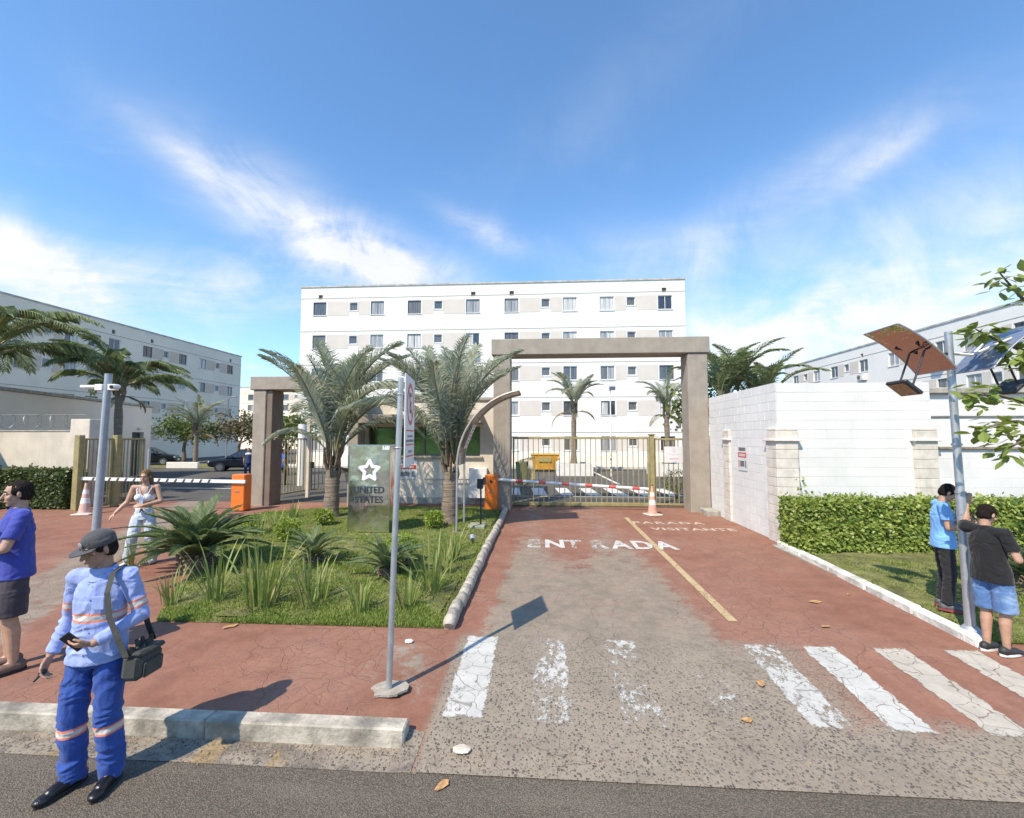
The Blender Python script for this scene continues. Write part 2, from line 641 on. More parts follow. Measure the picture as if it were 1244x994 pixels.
def asphalt(name, lo, hi, sc=1.0):
    m, nt, b = new_mat(name)
    pos, x, y = pos_xyz(nt)
    v = nt.voro(pos, 105.0 * sc)
    sepc = nt.add('ShaderNodeSeparateColor')
    nt.l.new(v.outputs['Color'], sepc.inputs[0])
    big = nt.noise(pos, 0.5, 6, 0.65)
    base = nt.mix(nt.ramp(big, 0.3, 0.7), lo, hi)
    gr = nt.mix(nt.ramp(sepc.outputs[0], 0.2, 1.0, 0.0, 0.45), base, tuple(c * 1.75 for c in hi))
    gr = nt.mix(nt.ramp(v.outputs['Distance'], 0.35, 0.7, 0, 0.7), gr, tuple(c * 0.5 for c in lo))
    gr = nt.mix(nt.ramp(nt.noise(pos, 2.3, 6, 0.7), 0.55, 0.8, 0, 0.5), gr, tuple(c * 0.62 for c in lo))
    gr = nt.mix(nt.ramp(nt.noise(nt.scale_vec(pos, (0.4, 3, 1)), 1.0, 5, 0.6), 0.5, 0.75, 0, 0.35), gr, (0.21, 0.18, 0.145))
    nt.set(b.inputs['Base Color'], gr)
    b.inputs['Roughness'].default_value = 0.88
    b.inputs['Specular IOR Level'].default_value = 0.35
    bump(nt, b, nt.math('ADD', v.outputs['Distance'], nt.noise(pos, 160, 3)), 0.006)
    return m


def worn_paint(name, col, wear, scale=11.0, crack=True, edge=False):
    """road paint with holes where it has flaked away"""
    m, nt, b = new_mat(name)
    pos, x, y = pos_xyz(nt)
    f = nt.math('ADD', nt.math('MULTIPLY', nt.noise(nt.scale_vec(pos, (1.5, .9, 1)), scale, 9, 0.8), 0.72), nt.math('MULTIPLY', nt.noise(pos, 1.7, 3), 0.28))
    nt.set(b.inputs['Base Color'], nt.mix(nt.ramp(nt.noise(pos, 5, 6, 0.7), 0.3, 0.75), tuple(c * 0.78 for c in col), col))
    b.inputs['Roughness'].default_value = 0.75
    al = nt.ramp(f, wear - 0.02, wear + 0.05)
    if crack:
        wv_ = nt.vmath('ADD', pos, nt.vmath('MULTIPLY', nt.add_noise_col(pos, 2.2), (.5, .5, 0)))
        cr = nt.voro(wv_, 4.5, 'DISTANCE_TO_EDGE').outputs['Distance']
        al = nt.math('MULTIPLY', al, nt.ramp(cr, 0.004, 0.02, .35, 1))
    if edge:
        sg = nt.add('ShaderNodeSeparateXYZ')
        nt.l.new(nt.add('ShaderNodeTexCoord').outputs['Generated'], sg.inputs[0])
        ex = nt.math('MINIMUM', sg.outputs[0], nt.math('SUBTRACT', 1.0, sg.outputs[0]))
        ey = nt.math('MULTIPLY', nt.math('MINIMUM', sg.outputs[1], nt.math('SUBTRACT', 1.0, sg.outputs[1])), 3.0)
        ed_ = nt.math('ADD', nt.math('MINIMUM', ex, ey), nt.math('MULTIPLY', nt.math('SUBTRACT', nt.noise(pos, 9, 7, 0.75), 0.52), 0.45))
        al = nt.math('MULTIPLY', al, nt.ramp(ed_, 0.0, 0.05))
    nt.set(b.inputs['Alpha'], al)
    MATS[name] = m
    return m


M_RED = red_pavement()
M_ROAD = asphalt('street_asphalt', (0.122, 0.101, 0.078), (0.172, 0.144, 0.113))
M_YARD = asphalt('courtyard_asphalt', (0.082, 0.078, 0.072), (0.120, 0.115, 0.108))


def agg_mat():
    m, nt, b = new_mat('gutter_concrete')
    pos, x, y = pos_xyz(nt)
    agg, stone = aggregate(nt, pos)
    dirt = nt.ramp(nt.noise(pos, 2.6, 6, 0.65, 0.8), 0.42, 0.62)
    c = nt.mix(nt.math('MULTIPLY', dirt, 0.75), agg, (0.115, 0.098, 0.08))
    yel = nt.math('MULTIPLY', nt.ramp(nt.noise(nt.scale_vec(pos, (3.0, 1.2, 1)), 1.1, 3), 0.60, 0.66), 0.4)
    c = nt.mix(yel, c, (0.36, 0.22, 0.055))
    nt.set(b.inputs['Base Color'], c)
    b.inputs['Roughness'].default_value = 0.9
    bump(nt, b, nt.math('ADD', stone, nt.noise(pos, 25, 5)), 0.008)
    return m


M_GUT = agg_mat()
M_SOIL = mat('dry_soil', (0.17, 0.14, 0.095), 0.95, var=0.3, scale=1.5)
M_TURF = mat('turf_soil', (0.16, 0.155, 0.055), 0.95, var=0.45, scale=4.0, bmp=0.02, bscale=40)


def sheet(name, poly, z, m, kind='structure'):
    mb = MB()
    mb.face([(p[0], p[1], p[2] if len(p) > 2 else z) for p in poly])
    return mb.obj(name, m, kind=kind) if kind else mb.obj(name, m)


sheet('ground', [(-900, -900), (900, -900), (900, 900), (-900, 900)], -0.12, M_SOIL)
sheet('field', [(-300, -200), (300, -200), (300, -9), (-300, -9)], 0.002, mat('field_grass', (0.13, 0.17, 0.05), .95, var=.35, scale=.4))
sheet('road', [(-300, -9), (300, -9), (300, 3.34), (-300, 3.34)], 0.0, M_ROAD)
mb = MB()
mb.face([(-60, 3.30, 0.004), (-0.9, 3.30, 0.004), (-0.9, 3.58, 0.010), (-60, 3.58, 0.010)])
mb.face([(-1.075, 3.30, 0.006), (-0.945, 3.30, 0.012), (-0.945, 3.70, 0.036), (-1.075, 3.70, 0.062)])
gutter = mb.obj('gutter', M_GUT, kind='structure')

# driveway: plaza, ramped apron and side walk in one painted concrete slab
mb = MB()
mb.face([(-60, 5.25, PZ), (30, 5.25, PZ), (30, 15.4, PZ), (-60, 15.4, PZ)])
mb.face([(-0.95, 3.31, 0.008), (8, 3.31, 0.008), (8, 5.25, PZ), (-0.95, 5.25, PZ)])
mb.face([(-60, 3.68, PZ), (-1.75, 3.68, PZ), (-1.75, 5.25, PZ), (-60, 5.25, PZ)])
mb.face([(-1.75, 3.68, PZ), (-0.95, 3.68, 0.031), (-0.95, 5.25, PZ), (-1.75, 5.25, PZ)])
mb.face([(8, 3.68, PZ), (30, 3.68, PZ), (30, 5.25, PZ), (8, 5.25, PZ)])
driveway = mb.obj('driveway', M_RED, kind='structure')
sheet('courtyard', [(-60, 15.3), (30, 15.3), (60, 110), (-90, 110)], PZ + 0.006, M_YARD)

# kerb stones along the street
M_KERB = mat('kerb_whitewash', (0.35, 0.315, 0.26), 0.85, var=0.5, scale=3.5, bmp=0.01, bscale=30, streak=0.6, rnd=0.04)
M_KERBW = mat('kerb_white_paint', (0.66, 0.64, 0.58), 0.8, var=0.3, scale=4, bmp=0.012, bscale=22, rnd=0.07)
M_CONC = mat('grey_concrete', (0.36, 0.335, 0.29), 0.88, var=0.22, scale=5, bmp=0.006, bscale=50, streak=0.3)
kerb = MB().box(-40, -1.2, 3.585, 3.67, -0.1, 0.11).obj('kerb', M_CONC, kind='structure')
xk = -1.07
rk_ = random.Random(3)
while xk > -8.5:
    L = rk_.choice([1.62, 1.9, 2.1])
    dzk = rk_.uniform(-0.006, 0.006)
    MB().bbox(xk - L + 0.005, xk, 3.545 + rk_.uniform(-.005, .005), 3.692, -0.05, PZ + 0.020 + dzk * .6, 0.012).obj('kerb_stone', M_KERB, kerb)
    xk -= L

# garden edging: short rounded concrete pieces
EDGE_X = -1.10
g_edge = MB().box(EDGE_X - 0.05, EDGE_X + 0.05, 5.4, 13.7, 0, PZ + 0.03).obj('garden_edging', M_CONC, kind='structure')
M_LOG = mat('edging_concrete', (0.40, 0.36, 0.30), 0.9, var=0.3, scale=9, bmp=0.01, bscale=35, rnd=0.16)
yk = 5.36
i = 0
while yk < 13.7:
    L = rk_.uniform(0.26, 0.33)
    zc = PZ + 0.07 + rk_.uniform(-.008, .008)
    o = rk_.uniform(-.012, .012)
    q = MB()
    q.tube([(EDGE_X + o, yk + .012, zc - .02), (EDGE_X + o, yk + .03, zc), (EDGE_X + o, yk + L - .03, zc + rk_.uniform(-.006, .006)), (EDGE_X + o, yk + L - .012, zc - .02)], [.055, .078, .078, .055], 10, flat=1.25)
    q.obj('edging_piece', M_LOG, g_edge, smooth=60)
    yk += L

# white kerb of the right-hand lawn
rkb = MB().box(4.80, 4.88, 5.45, 9.9, 0, PZ + 0.02).obj('lawn_kerb', M_CONC, kind='structure')
yk = 5.30
while yk < 9.9:
    L = 0.92
    t0, t1 = (yk - 5.3) / 4.6, (yk + L - 5.3) / 4.6
    q = MB()
    xa = 4.72 + 0.22 * t0
    q.bbox(-0.07, 0.07, 0.007, L - 0.007, -0.1, 0.105 if yk > 5.31 else 0.095, 0.022, Matrix.Translation((xa + 0.03, yk, PZ)) @ Matrix.Rotation(-0.048, 4, 'Z'))
    q.obj('kerb_stone', M_KERBW, rkb)
    yk += L

# ---- lawns
lawn_poly = [(-1.16, 5.40), (-1.16, 13.75), (-1.9, 14.35), (-5.0, 14.55), (-6.3, 14.2), (-8.35, 13.1), (-8.3, 11.4), (-7.0, 9.4), (-5.9, 7.4), (-5.15, 6.0), (-4.75, 5.38)]


def inside(p, poly):
    c = False
    for i in range(len(poly)):
        a, b = poly[i], poly[i - 1]
        if (a[1] > p[1]) != (b[1] > p[1]) and p[0] < (b[0] - a[0]) * (p[1] - a[1]) / (b[1] - a[1]) + a[0]:
            c = not c
    return c


def edge_dist(p, poly):
    d = 9e9
    P = Vector(p[:2])
    for i in range(len(poly)):
        a, b = Vector(poly[i]), Vector(poly[i - 1])
        ab = b - a
        t = max(0, min(1, (P - a).dot(ab) / ab.length_squared))
        d = min(d, (a + ab * t - P).length)
    return d


def lawn_z(x, y, poly):
    e = min(1.0, edge_dist((x, y), poly) / 0.9)
    return PZ + 0.02 + 0.075 * e + 0.02 * mnoise.noise(Vector((x * 0.7, y * 0.7, 0)))


def lawn(name, poly, step):
    mb = MB()
    xs = [p[0] for p in poly]
    ys = [p[1] for p in poly]
    nx, ny = int((max(xs) - min(xs)) / step) + 1, int((max(ys) - min(ys)) / step) + 1
    g = {}
    for i in range(nx + 1):
        for j in range(ny + 1):
            x, y = min(xs) + i * step, min(ys) + j * step
            if inside((x, y), poly):
                g[i, j] = len(mb.v)
                mb.v.append(Vector((x, y, lawn_z(x, y, poly))))
    for (i, j) in list(g):
        if all(k in g for k in ((i + 1, j), (i, j + 1), (i + 1, j + 1))):
            mb.f.append((g[i, j], g[i + 1, j], g[i + 1, j + 1], g[i, j + 1]))
            mb.m.append(0)
    mb.face([(p[0], p[1], PZ + 0.006) for p in poly])
    return mb.obj(name, M_TURF, kind='structure', smooth=True)


lawn('lawn', lawn_poly, 0.15)
rlawn_poly = [(4.80, 5.42), (12, 5.42), (12, 9.95), (4.98, 9.95)]
lawn('lawn', rlawn_poly, 0.2)

M_GRASS = leaf_mat('grass_blades', (0.13, 0.205, 0.03), (0.29, 0.35, 0.085), 0.6, 0.3, 1.3)
M_GRASS2 = leaf_mat('dry_grass_blades', (0.125, 0.185, 0.035), (0.28, 0.32, 0.09), 0.6, 0.3, 1.0)


def grass(name, poly, n, hmin, hmax, label, m, ymax=99, seed=1):
    r = np.random.default_rng(seed)
    xs = [p[0] for p in poly]
    ys = [p[1] for p in poly]
    vs, fs = [], []
    cnt = 0
    while cnt < n:
        # denser near the street, where blades can be told apart
        y = min(ys) + (max(ys) - min(ys)) * r.random() ** 1.7
        x = min(xs) + (max(xs) - min(xs)) * r.random()
        if y > ymax or not inside((x, y), poly):
            continue
        if mnoise.noise(Vector((x * 1.1, y * 1.1, 7))) + .5 * mnoise.noise(Vector((x * 3.3, y * 3.3, 1))) < -.22 and r.random() < .72:
            continue
        z = lawn_z(x, y, poly) - 0.005
        tuft = 0.5 + 0.9 * max(0, mnoise.noise(Vector((x * 2.2, y * 2.2, 3))) + .25)
        h = (hmin + (hmax - hmin) * r.random()) * tuft
        a = r.random() * 6.283
        w = 0.0035 + 0.003 * r.random() + 0.0005 * y
        dx, dy = math.cos(a) * w, math.sin(a) * w
        lx, ly = (r.random() - .5) * h * 1.5, (r.random() - .5) * h * 1.5
        b = len(vs)
        vs += [(x - dx, y - dy, z), (x + dx, y + dy, z), (x + lx, y + ly, z + h)]
        fs.append((b, b + 1, b + 2))
        cnt += 1
    me = bpy.data.meshes.new(name)
    me.from_pydata(vs, [], fs)
    me.materials.append(m)
    o = link_mesh(name, me)
    return tag(o, label, 'grass', kind='stuff')


grass('grass', lawn_poly, 90000, 0.025, 0.065, 'short green grass of the entrance garden around the steel sign', M_GRASS, seed=1)
grass('grass', [(4.86, 5.42), (9.5, 5.42), (9.5, 9.4), (4.98, 9.4)], 42000, 0.02, 0.055, 'patchy yellowish grass in front of the clipped hedge by the white wall', M_GRASS2, seed=2)

# ---- painted markings (parts of the driveway)
WHITE = (0.54, 0.525, 0.485)


def ramp_z(y):
    return (0.008 + (PZ - 0.008) * max(0, min(1, (y - 3.31) / (5.25 - 3.31)))) + 0.005


wears = [0.40, 0.505, 0.50, 0.565, 0.455, 0.40, 0.385, 0.36]
for k, px in enumerate([565, 648, 733, 822, 898, 966, 1047, 1128]):
    p = G(px, 781)
    y1, y0 = 5.24, (3.86 if k > 0 else 3.88)
    if k >= 4:
        y0 = 3.92
    w = 0.36
    mb = MB()
    mb.face([(p.x, y0, ramp_z(y0)), (p.x + w, y0, ramp_z(y0)), (p.x + w, y1, ramp_z(y1)), (p.x, y1, ramp_z(y1))])
    mb.obj('crosswalk_stripe', worn_paint('crosswalk_paint', WHITE if k < 6 else (0.49, 0.445, 0.375), wears[k], edge=True), driveway)

M_YEL = worn_paint('yellow_line_paint', (0.53, 0.40, 0.215), 0.405)
MB().face([(2.29, 5.85, PZ + .005), (2.40, 5.85, PZ + .005), (2.42, 13.0, PZ + .005), (2.31, 13.0, PZ + .005)]).obj('yellow_lane_line', M_YEL, driveway)
M_LET = worn_paint('lettering_paint', (0.62, 0.60, 0.56), 0.42, 13.0, False)
M_LETW = worn_paint('worn_lettering_paint', (0.58, 0.55, 0.50), 0.475, 13.0, False)
M_LET2 = worn_paint('faded_lettering_paint', (0.60, 0.46, 0.37), 0.40, 14.0, False)
# ENTRADA across the lane, each letter a mark of its own
letters = [('E', 648, M_LETW), ('N', 674, M_LET), ('T', 697, M_LETW), ('R', 727, M_LETW), ('A', 754, M_LET), ('D', 780, M_LET), ('A', 807, M_LET)]
for ch, px, mm in letters:
    p = G(px, 662.5)
    text_mesh('painted_letter', ch, 0.62, mm, Matrix.Translation((p.x, 9.72, PZ + 0.0045)) @ Matrix.Diagonal((1, 1.55, 1, 1)), driveway, bold=0.022, sx=0.92)
p = G(820, 637)
text_mesh('painted_word', 'PARADA', 0.40, M_LET2, Matrix.Translation((p.x - 0.15, 12.25, PZ + 0.0045)), driveway, bold=0.012, sx=1.0, spacing=1.3)
text_mesh('painted_word', 'VISITANTE', 0.40, M_LET2, Matrix.Translation((p.x + 0.25, 11.45, PZ + 0.0045)), driveway, bold=0.012, sx=0.95, spacing=1.15)

# courtyard paint
yard = bpy.data.objects['courtyard']
M_YW = worn_paint('courtyard_paint', (0.72, 0.72, 0.70), 0.36, 6)
for k in range(8):
    x = -2.4 + k * 1.05
    MB().face([(x, 17.7, PZ + .011), (x + .52, 17.7, PZ + .011), (x + .34, 20.2, PZ + .011), (x - .18, 20.2, PZ + .011)]).obj('crosswalk_stripe', M_YW, yard)
MB().face([(-1.0, 17.3, PZ + .011), (4.9, 17.3, PZ + .011), (4.9, 17.42, PZ + .011), (-1.0, 17.42, PZ + .011)]).obj('stop_line', M_YW, yard)
MB().face([(3.6, 22, PZ + .011), (3.75, 22, PZ + .011), (3.35, 31, PZ + .011), (3.2, 31, PZ + .011)]).obj('parking_line', M_YW, yard)
MB().face([(-0.6, 22, PZ + .011), (-0.45, 22, PZ + .011), (-0.45, 30, PZ + .011), (-0.6, 30, PZ + .011)]).obj('parking_line', mat('parking_yellow', (0.5, 0.33, 0.06), 0.8), yard)
MB().face([(-17, 19, PZ + .011), (-13.5, 19, PZ + .011), (-13.5, 19.14, PZ + .011), (-17, 19.14, PZ + .011)]).obj('parking_line', M_YW, yard)
M_KLOW = mat('pale_kerb', (0.52, 0.50, 0.45), 0.85)
MB().bbox(-24.5, 10.5, 32.3, 33.98, 0.1, 0.30, 0.02).obj('building_pavement', M_KLOW, kind='structure')

# ================================================================ APARTMENT BLOCKS
M_WHITE = mat('white_render', (0.75, 0.725, 0.685), 0.85, var=0.05, scale=0.25, bmp=0.004, bscale=40, streak=0.22)
M_CREAM = mat('cream_render', (0.80, 0.70, 0.575), 0.88, var=0.06, scale=0.4, bmp=0.004, bscale=40, streak=0.10)
M_BEIGE = mat('beige_panel_paint', (0.60, 0.545, 0.49), 0.85, var=0.04, scale=1.0)
M_BEIGE2 = mat('cream_panel_paint', (0.62, 0.50, 0.40), 0.85, var=0.04, scale=1.0)
M_TRIM = mat('grey_trim', (0.30, 0.285, 0.26), 0.8)
M_CAP = mat('parapet_flashing', (0.42, 0.41, 0.38), 0.7, var=0.25, scale=2)
M_FRAME = mat('white_window_frame', (0.66, 0.65, 0.63), 0.5)
M_DARKF = mat('dark_window_frame', (0.16, 0.16, 0.165), 0.45)
M_VENT = mat('vent_dark', (0.16, 0.135, 0.10), 0.9)


def glass(name, col, rough=0.05, spec=0.8):
    if name in MATS:
        return MATS[name]
    m, nt, b = new_mat(name)
    vec = nt.add('ShaderNodeTexCoord').outputs['Object']
    f = nt.noise(nt.scale_vec(vec, (14, 1, 0.6)), 1.0, 3)
    nt.set(b.inputs['Base Color'], nt.mix(nt.ramp(f, 0.35, 0.65), tuple(c * .72 for c in col), tuple(c * 1.2 for c in col)))
    b.inputs['Roughness'].default_value = rough
    b.inputs['Specular IOR Level'].default_value = spec
    MATS[name] = m
    return m


GL = [glass('glass_slate', (0.085, 0.09, 0.10)), glass('glass_dark', (0.035, 0.038, 0.05)), glass('glass_curtain', (0.30, 0.30, 0.31), 0.25),
      glass('glass_brown', (0.13, 0.12, 0.115), 0.15), glass('glass_pale_blind', (0.52, 0.51, 0.49), 0.3)]


def facade(mb, W, Hh, holes, y=0.0, rev=0.16):
    """wall in the local plane y facing -y with real openings and reveals"""
    us = sorted({0.0, W, *[h[0] for h in holes], *[h[1] for h in holes]})
    vs = sorted({0.0, Hh, *[h[2] for h in holes], *[h[3] for h in holes]})
    for i in range(len(us) - 1):
        for j in range(len(vs) - 1):
            cu, cv = (us[i] + us[i + 1]) / 2, (vs[j] + vs[j + 1]) / 2
            if any(h[0] < cu < h[1] and h[2] < cv < h[3] for h in holes):
                continue
            mb.face([(us[i], y, vs[j]), (us[i + 1], y, vs[j]), (us[i + 1], y, vs[j + 1]), (us[i], y, vs[j + 1])])
    for (a, b, c, d) in holes:
        mb.face([(a, y, c), (a, y + rev, c), (a, y + rev, d), (a, y, d)])
        mb.face([(b, y, d), (b, y + rev, d), (b, y + rev, c), (b, y, c)])
        mb.face([(a, y, d), (a, y + rev, d), (b, y + rev, d), (b, y, d)])
        mb.face([(b, y, c), (b, y + rev, c), (a, y + rev, c), (a, y, c)])


def win_meshes(w, h):
    """shared meshes of a two-leaf sliding window (w wide) or a one-pane window"""
    two = w > 0.85
    f = MB()
    t = 0.045
    f.box(0, t, -.03, .03, 0, h).box(w - t, w, -.03, .03, 0, h).box(t, w - t, -.03, .03, 0, t).box(t, w - t, -.03, .03, h - t, h)
    if two:
        f.box(w / 2 - .022, w / 2 + .022, -.036, .02, t, h - t)
    g = []
    if two:
        g.append(MB().box(t, w / 2 - .022, -.006, .006, t, h - t))
        g.append(MB().box(w / 2 + .022, w - t, .002, .014, t, h - t))
    else:
        g.append(MB().box(t, w - t, -.006, .006, t, h - t))
    return f, g


WIN_CACHE = {}


def window(parent, u, v, w, h, y, kinds, frame):
    key = (round(w, 3), round(h, 3), frame.name)
    if key not in WIN_CACHE:
        f, g = win_meshes(w, h)
        WIN_CACHE[key] = (f.mesh('window', frame), {}, g)
    fm, panes, g = WIN_CACHE[key]
    o = link_mesh('window', fm, parent)
    o.location = (u, y, v)
    for k, gm in enumerate(g):
        mt = kinds[k % len(kinds)]
        if (k, mt.name) not in panes:
            panes[(k, mt.name)] = gm.mesh('pane', mt)
        link_mesh('pane', panes[(k, mt.name)], o)
    return o


def apartment(name, label, loc, rotz, W, Hh, D, units, rows, vents, wallm, panelm, seed, wh=1.06, group=None, gable=False):
    """slab block; units = list of (big0, small, big1) window left edges, rows = window head heights"""
    t = thing(name, label, 'building', loc, rotz, group)
    r = random.Random(seed)
    BW, SW = 1.06, 0.62
    holes = []
    for zt in rows:
        for (a, s_, b) in units:
            for u, w in ((a, BW), (s_, SW), (b, BW)):
                if u is None:
                    continue
                holes.append((u, u + w, zt - (wh if w > .8 else 0.72), zt if w > .8 else zt - 0.08))
    for u in vents:
        holes.append((u, u + .34, Hh - 0.98, Hh - .62))
    mb = MB()
    facade(mb, W, Hh, holes)
    mb.face([(0, 0, Hh), (W, 0, Hh), (W, D, Hh), (0, D, Hh)])
    mb.face([(0, D, 0), (0, 0, 0), (0, 0, Hh), (0, D, Hh)])
    mb.face([(W, 0, 0), (W, D, 0), (W, D, Hh), (W, 0, Hh)])
    mb.face([(W, D, 0), (0, D, 0), (0, D, Hh), (W, D, Hh)])
    wall = mb.obj('wall', wallm, t, local=True)
    cp = MB().box(-.06, W + .06, -.06, .24, Hh - .02, Hh + .10).box(-.06, .24, .24, D + .06, Hh - .02, Hh + .10).box(W - .24, W + .06, .24, D + .06, Hh - .02, Hh + .10)
    cp.obj('parapet_flashing', M_CAP, t, local=True)
    for zt in rows:
        MB().box(-.012, W + .012, -.014, .0, zt + .28, zt + .32).obj('string_course', M_TRIM, t, local=True)
    for zt in rows:
        for (a, s_, b) in units:
            if a is not None and b is not None and s_ is not None:
                for x0, x1 in ((a + BW + .08, s_ - .09), (s_ + SW + .09, b - .08)):
                    if x1 - x0 > 0.12:
                        MB().box(x0, x1, -.012, .0, zt - wh - .04, zt + .04).obj('beige_panel', panelm, t, local=True)
            for u, w in ((a, BW), (s_, SW), (b, BW)):
                if u is None:
                    continue
                h = wh if w > .8 else .64
                v = zt - (wh if w > .8 else .72)
                k = [r.choice(GL + [GL[0], GL[3], GL[2]])] * 2 if r.random() < .6 else [r.choice(GL), r.choice(GL)]
                if w < .8:
                    k = [GL[3] if r.random() < .7 else GL[0]]
                wn = window(t, u, v, w, h, .10, k, M_DARKF if w > .8 and r.random() < .6 else M_FRAME)
                if w < .8:
                    sm = MB().box(-.08, 0, -.13, -.085, -.08, h + .08).box(w, w + .08, -.13, -.085, -.08, h + .08).box(0, w, -.13, -.085, -.08, 0).box(0, w, -.13, -.085, h, h + .08)
                    link_mesh('surround', WIN_CACHE.setdefault('surr', sm.mesh('surround', M_FRAME)), wn)
                else:
                    link_mesh('sill', WIN_CACHE.setdefault('sill', MB().box(-.05, w + .05, -.15, -.101, -.06, -.005).mesh('sill', M_FRAME)), wn)
    for u in vents:
        MB().box(u, u + .34, .12, .15, Hh - .98, Hh - .62).obj('vent_grille', M_VENT, t, local=True)
    return t, wall


YB = 34.0
x0 = AY(365, 400, YB).x
W_ = AY(833, 400, YB).x - x0


def ux(px):
    return AY(px, 400, YB).x - x0


units = [(ux(380), ux(424.5), ux(450)), (ux(495), ux(527.5), ux(566)), (ux(613), ux(658), ux(684)), (ux(729), ux(762), ux(800))]
rows = [2.35 + 2.66 * k for k in range(5)]
main_b, main_w = apartment('apartment_building', 'white five storey apartment block straight behind the arched car gate', (x0, YB, 0.1), 0, W_, 14.2, 11, units, rows,
                           [ux(386), ux(572), ux(619), ux(805)], M_WHITE, M_BEIGE, 5)
# plinth band and stained ground floor
MB().box(-.015, W_ + .015, -.02, 0, 0.0, .9).obj('plinth', M_CREAM, main_b, local=True)
# a small condenser under a window
ac = MB().bbox(ux(570), ux(570) + .7, -.34, -.002, rows[3] - 1.75, rows[3] - 1.2, .03)
aco = ac.obj('air_conditioner', M_FRAME, main_b, local=True)
MB().tube([(ux(570) + .3, -.345, rows[3] - 1.47), (ux(570) + .3, -.36, rows[3] - 1.47)], .2, 14).obj('fan_grille', M_VENT, aco, local=True)

XL = -38.0
ya = AX(293, 440, XL).y


def yl(px):
    return AX(px, 440, XL).y


YL0 = ya - 40


def ul(px):
    return yl(px) - YL0


lunits = [(ul(242), ul(262), ul(276)), (ul(173), ul(198), ul(217)), (ul(106), None, ul(131)), (ul(106) - 5.2, ul(106) - 3.4, ul(106) - 1.9), (ul(106) - 11.5, ul(106) - 9.4, ul(106) - 8)]
lw_, _ = apartment('apartment_building', 'shaded cream four storey apartment block behind the exit lane and palms', (XL, YL0, 0.1), R(90), 40, 12.45, 11, lunits, [3.1, 5.75, 8.4, 11.05],
                   [ul(134), ul(182), ul(279)], M_CREAM, M_BEIGE2, 11)

XR = 28.0
yr0 = AX(953, 450, XR).y


def urr(px):
    return yr0 - AX(px, 450, XR).y


def gap(px0, px1):
    return urr(px0), urr(px1)


runits = [(urr(963), urr(976.5), urr(988)), (urr(1009), urr(1026), urr(1044)), (urr(1080), urr(1110), urr(1138)), (urr(1173), urr(1205), urr(1235)), (urr(1173) + 7, urr(1173) + 9, urr(1173) + 11)]
rw_, _ = apartment('apartment_building', 'white apartment block rising behind the white block wall and curved lamp', (XR, yr0, 0.1), R(-90), 42, 10.2, 11, runits, [1.0 + 2.66 * k + .05 for k in range(4)],
                   [urr(967), urr(1046)], M_WHITE, M_BEIGE, 21)
for u_, z_ in ((urr(1044) + .1, 7.2), (urr(1205) - .2, 4.6), (urr(1138), 7.2)):
    a_ = MB().bbox(u_, u_ + .8, -.36, -.002, z_, z_ + .55, .03).obj('air_conditioner', M_FRAME, rw_, local=True)
    MB().tube([(u_ + .3, -.362, z_ + .28), (u_ + .3, -.376, z_ + .28)], .2, 14).obj('fan_grille', M_VENT, a_, local=True)
apartment('apartment_building', 'far beige apartment block glimpsed past the shaded block', (-58, 82, 0.1), 0, 22, 11.8, 10, [(2, 4.2, 6), (9, 11.2, 13), (15.5, 17.5, 19.2)], [3.1, 5.75, 8.4, 11.0 - .6], [], M_CREAM, M_BEIGE2, 4)

# ================================================================ GATES, GATEHOUSE, WALLS
M_ARCH = mat('grey_textured_render', (0.33, 0.285, 0.235), 0.92, var=0.10, scale=3, bmp=0.012, bscale=70, streak=0.30)
M_ARCHD = mat('brown_column_render', (0.19, 0.145, 0.115), 0.92, var=0.10, scale=3, bmp=0.01, bscale=70)
M_GHW = mat('gatehouse_render', (0.62, 0.555, 0.47), 0.9, var=0.10, scale=2, bmp=0.006, bscale=50, streak=0.35)
M_OLIVE = mat('olive_gate_paint', (0.30, 0.255, 0.115), 0.5, var=0.15, scale=6)

# car entrance arch
ar = thing('entrance_arch', 'tall grey rendered portal framing the barred car gate', 'archway', (1.8, 14.35, PZ))
XA0, XA1, XA2, XA3 = -1.52, -0.98, 4.50, 5.10
MB().bbox(XA0, XA1, 14.05, 14.75, 0, 4.98, .02).obj('column', M_ARCH, ar)
MB().bbox(XA2, XA3, 14.05, 14.75, 0, 4.98, .02).obj('column', M_ARCH, ar)
MB().bbox(XA0 - .06, XA3 + .06, 14.0, 14.8, 4.99, 5.50, .02).obj('beam', M_ARCH, ar)

# exit arch on the left
al = thing('entrance_arch', 'lower brownish portal at the exit beside the orange barrier cabinet', 'archway', (-7.9, 14.7, PZ))
MB().bbox(-9.62, -9.18, 14.35, 15.1, 0, 3.96, .02).obj('column', M_ARCH, al)
MB().bbox(-9.179, -8.98, 14.40, 15.05, 0, 3.955, .01).obj('column_lining', M_ARCHD, al)
MB().bbox(-9.72, -6.05, 14.3, 15.15, 3.97, 4.42, .02).obj('beam', M_ARCH, al)
MB().bbox(-6.4, -6.06, 14.5, 15.1, 0, 3.96, .02).obj('column', M_ARCH, al)

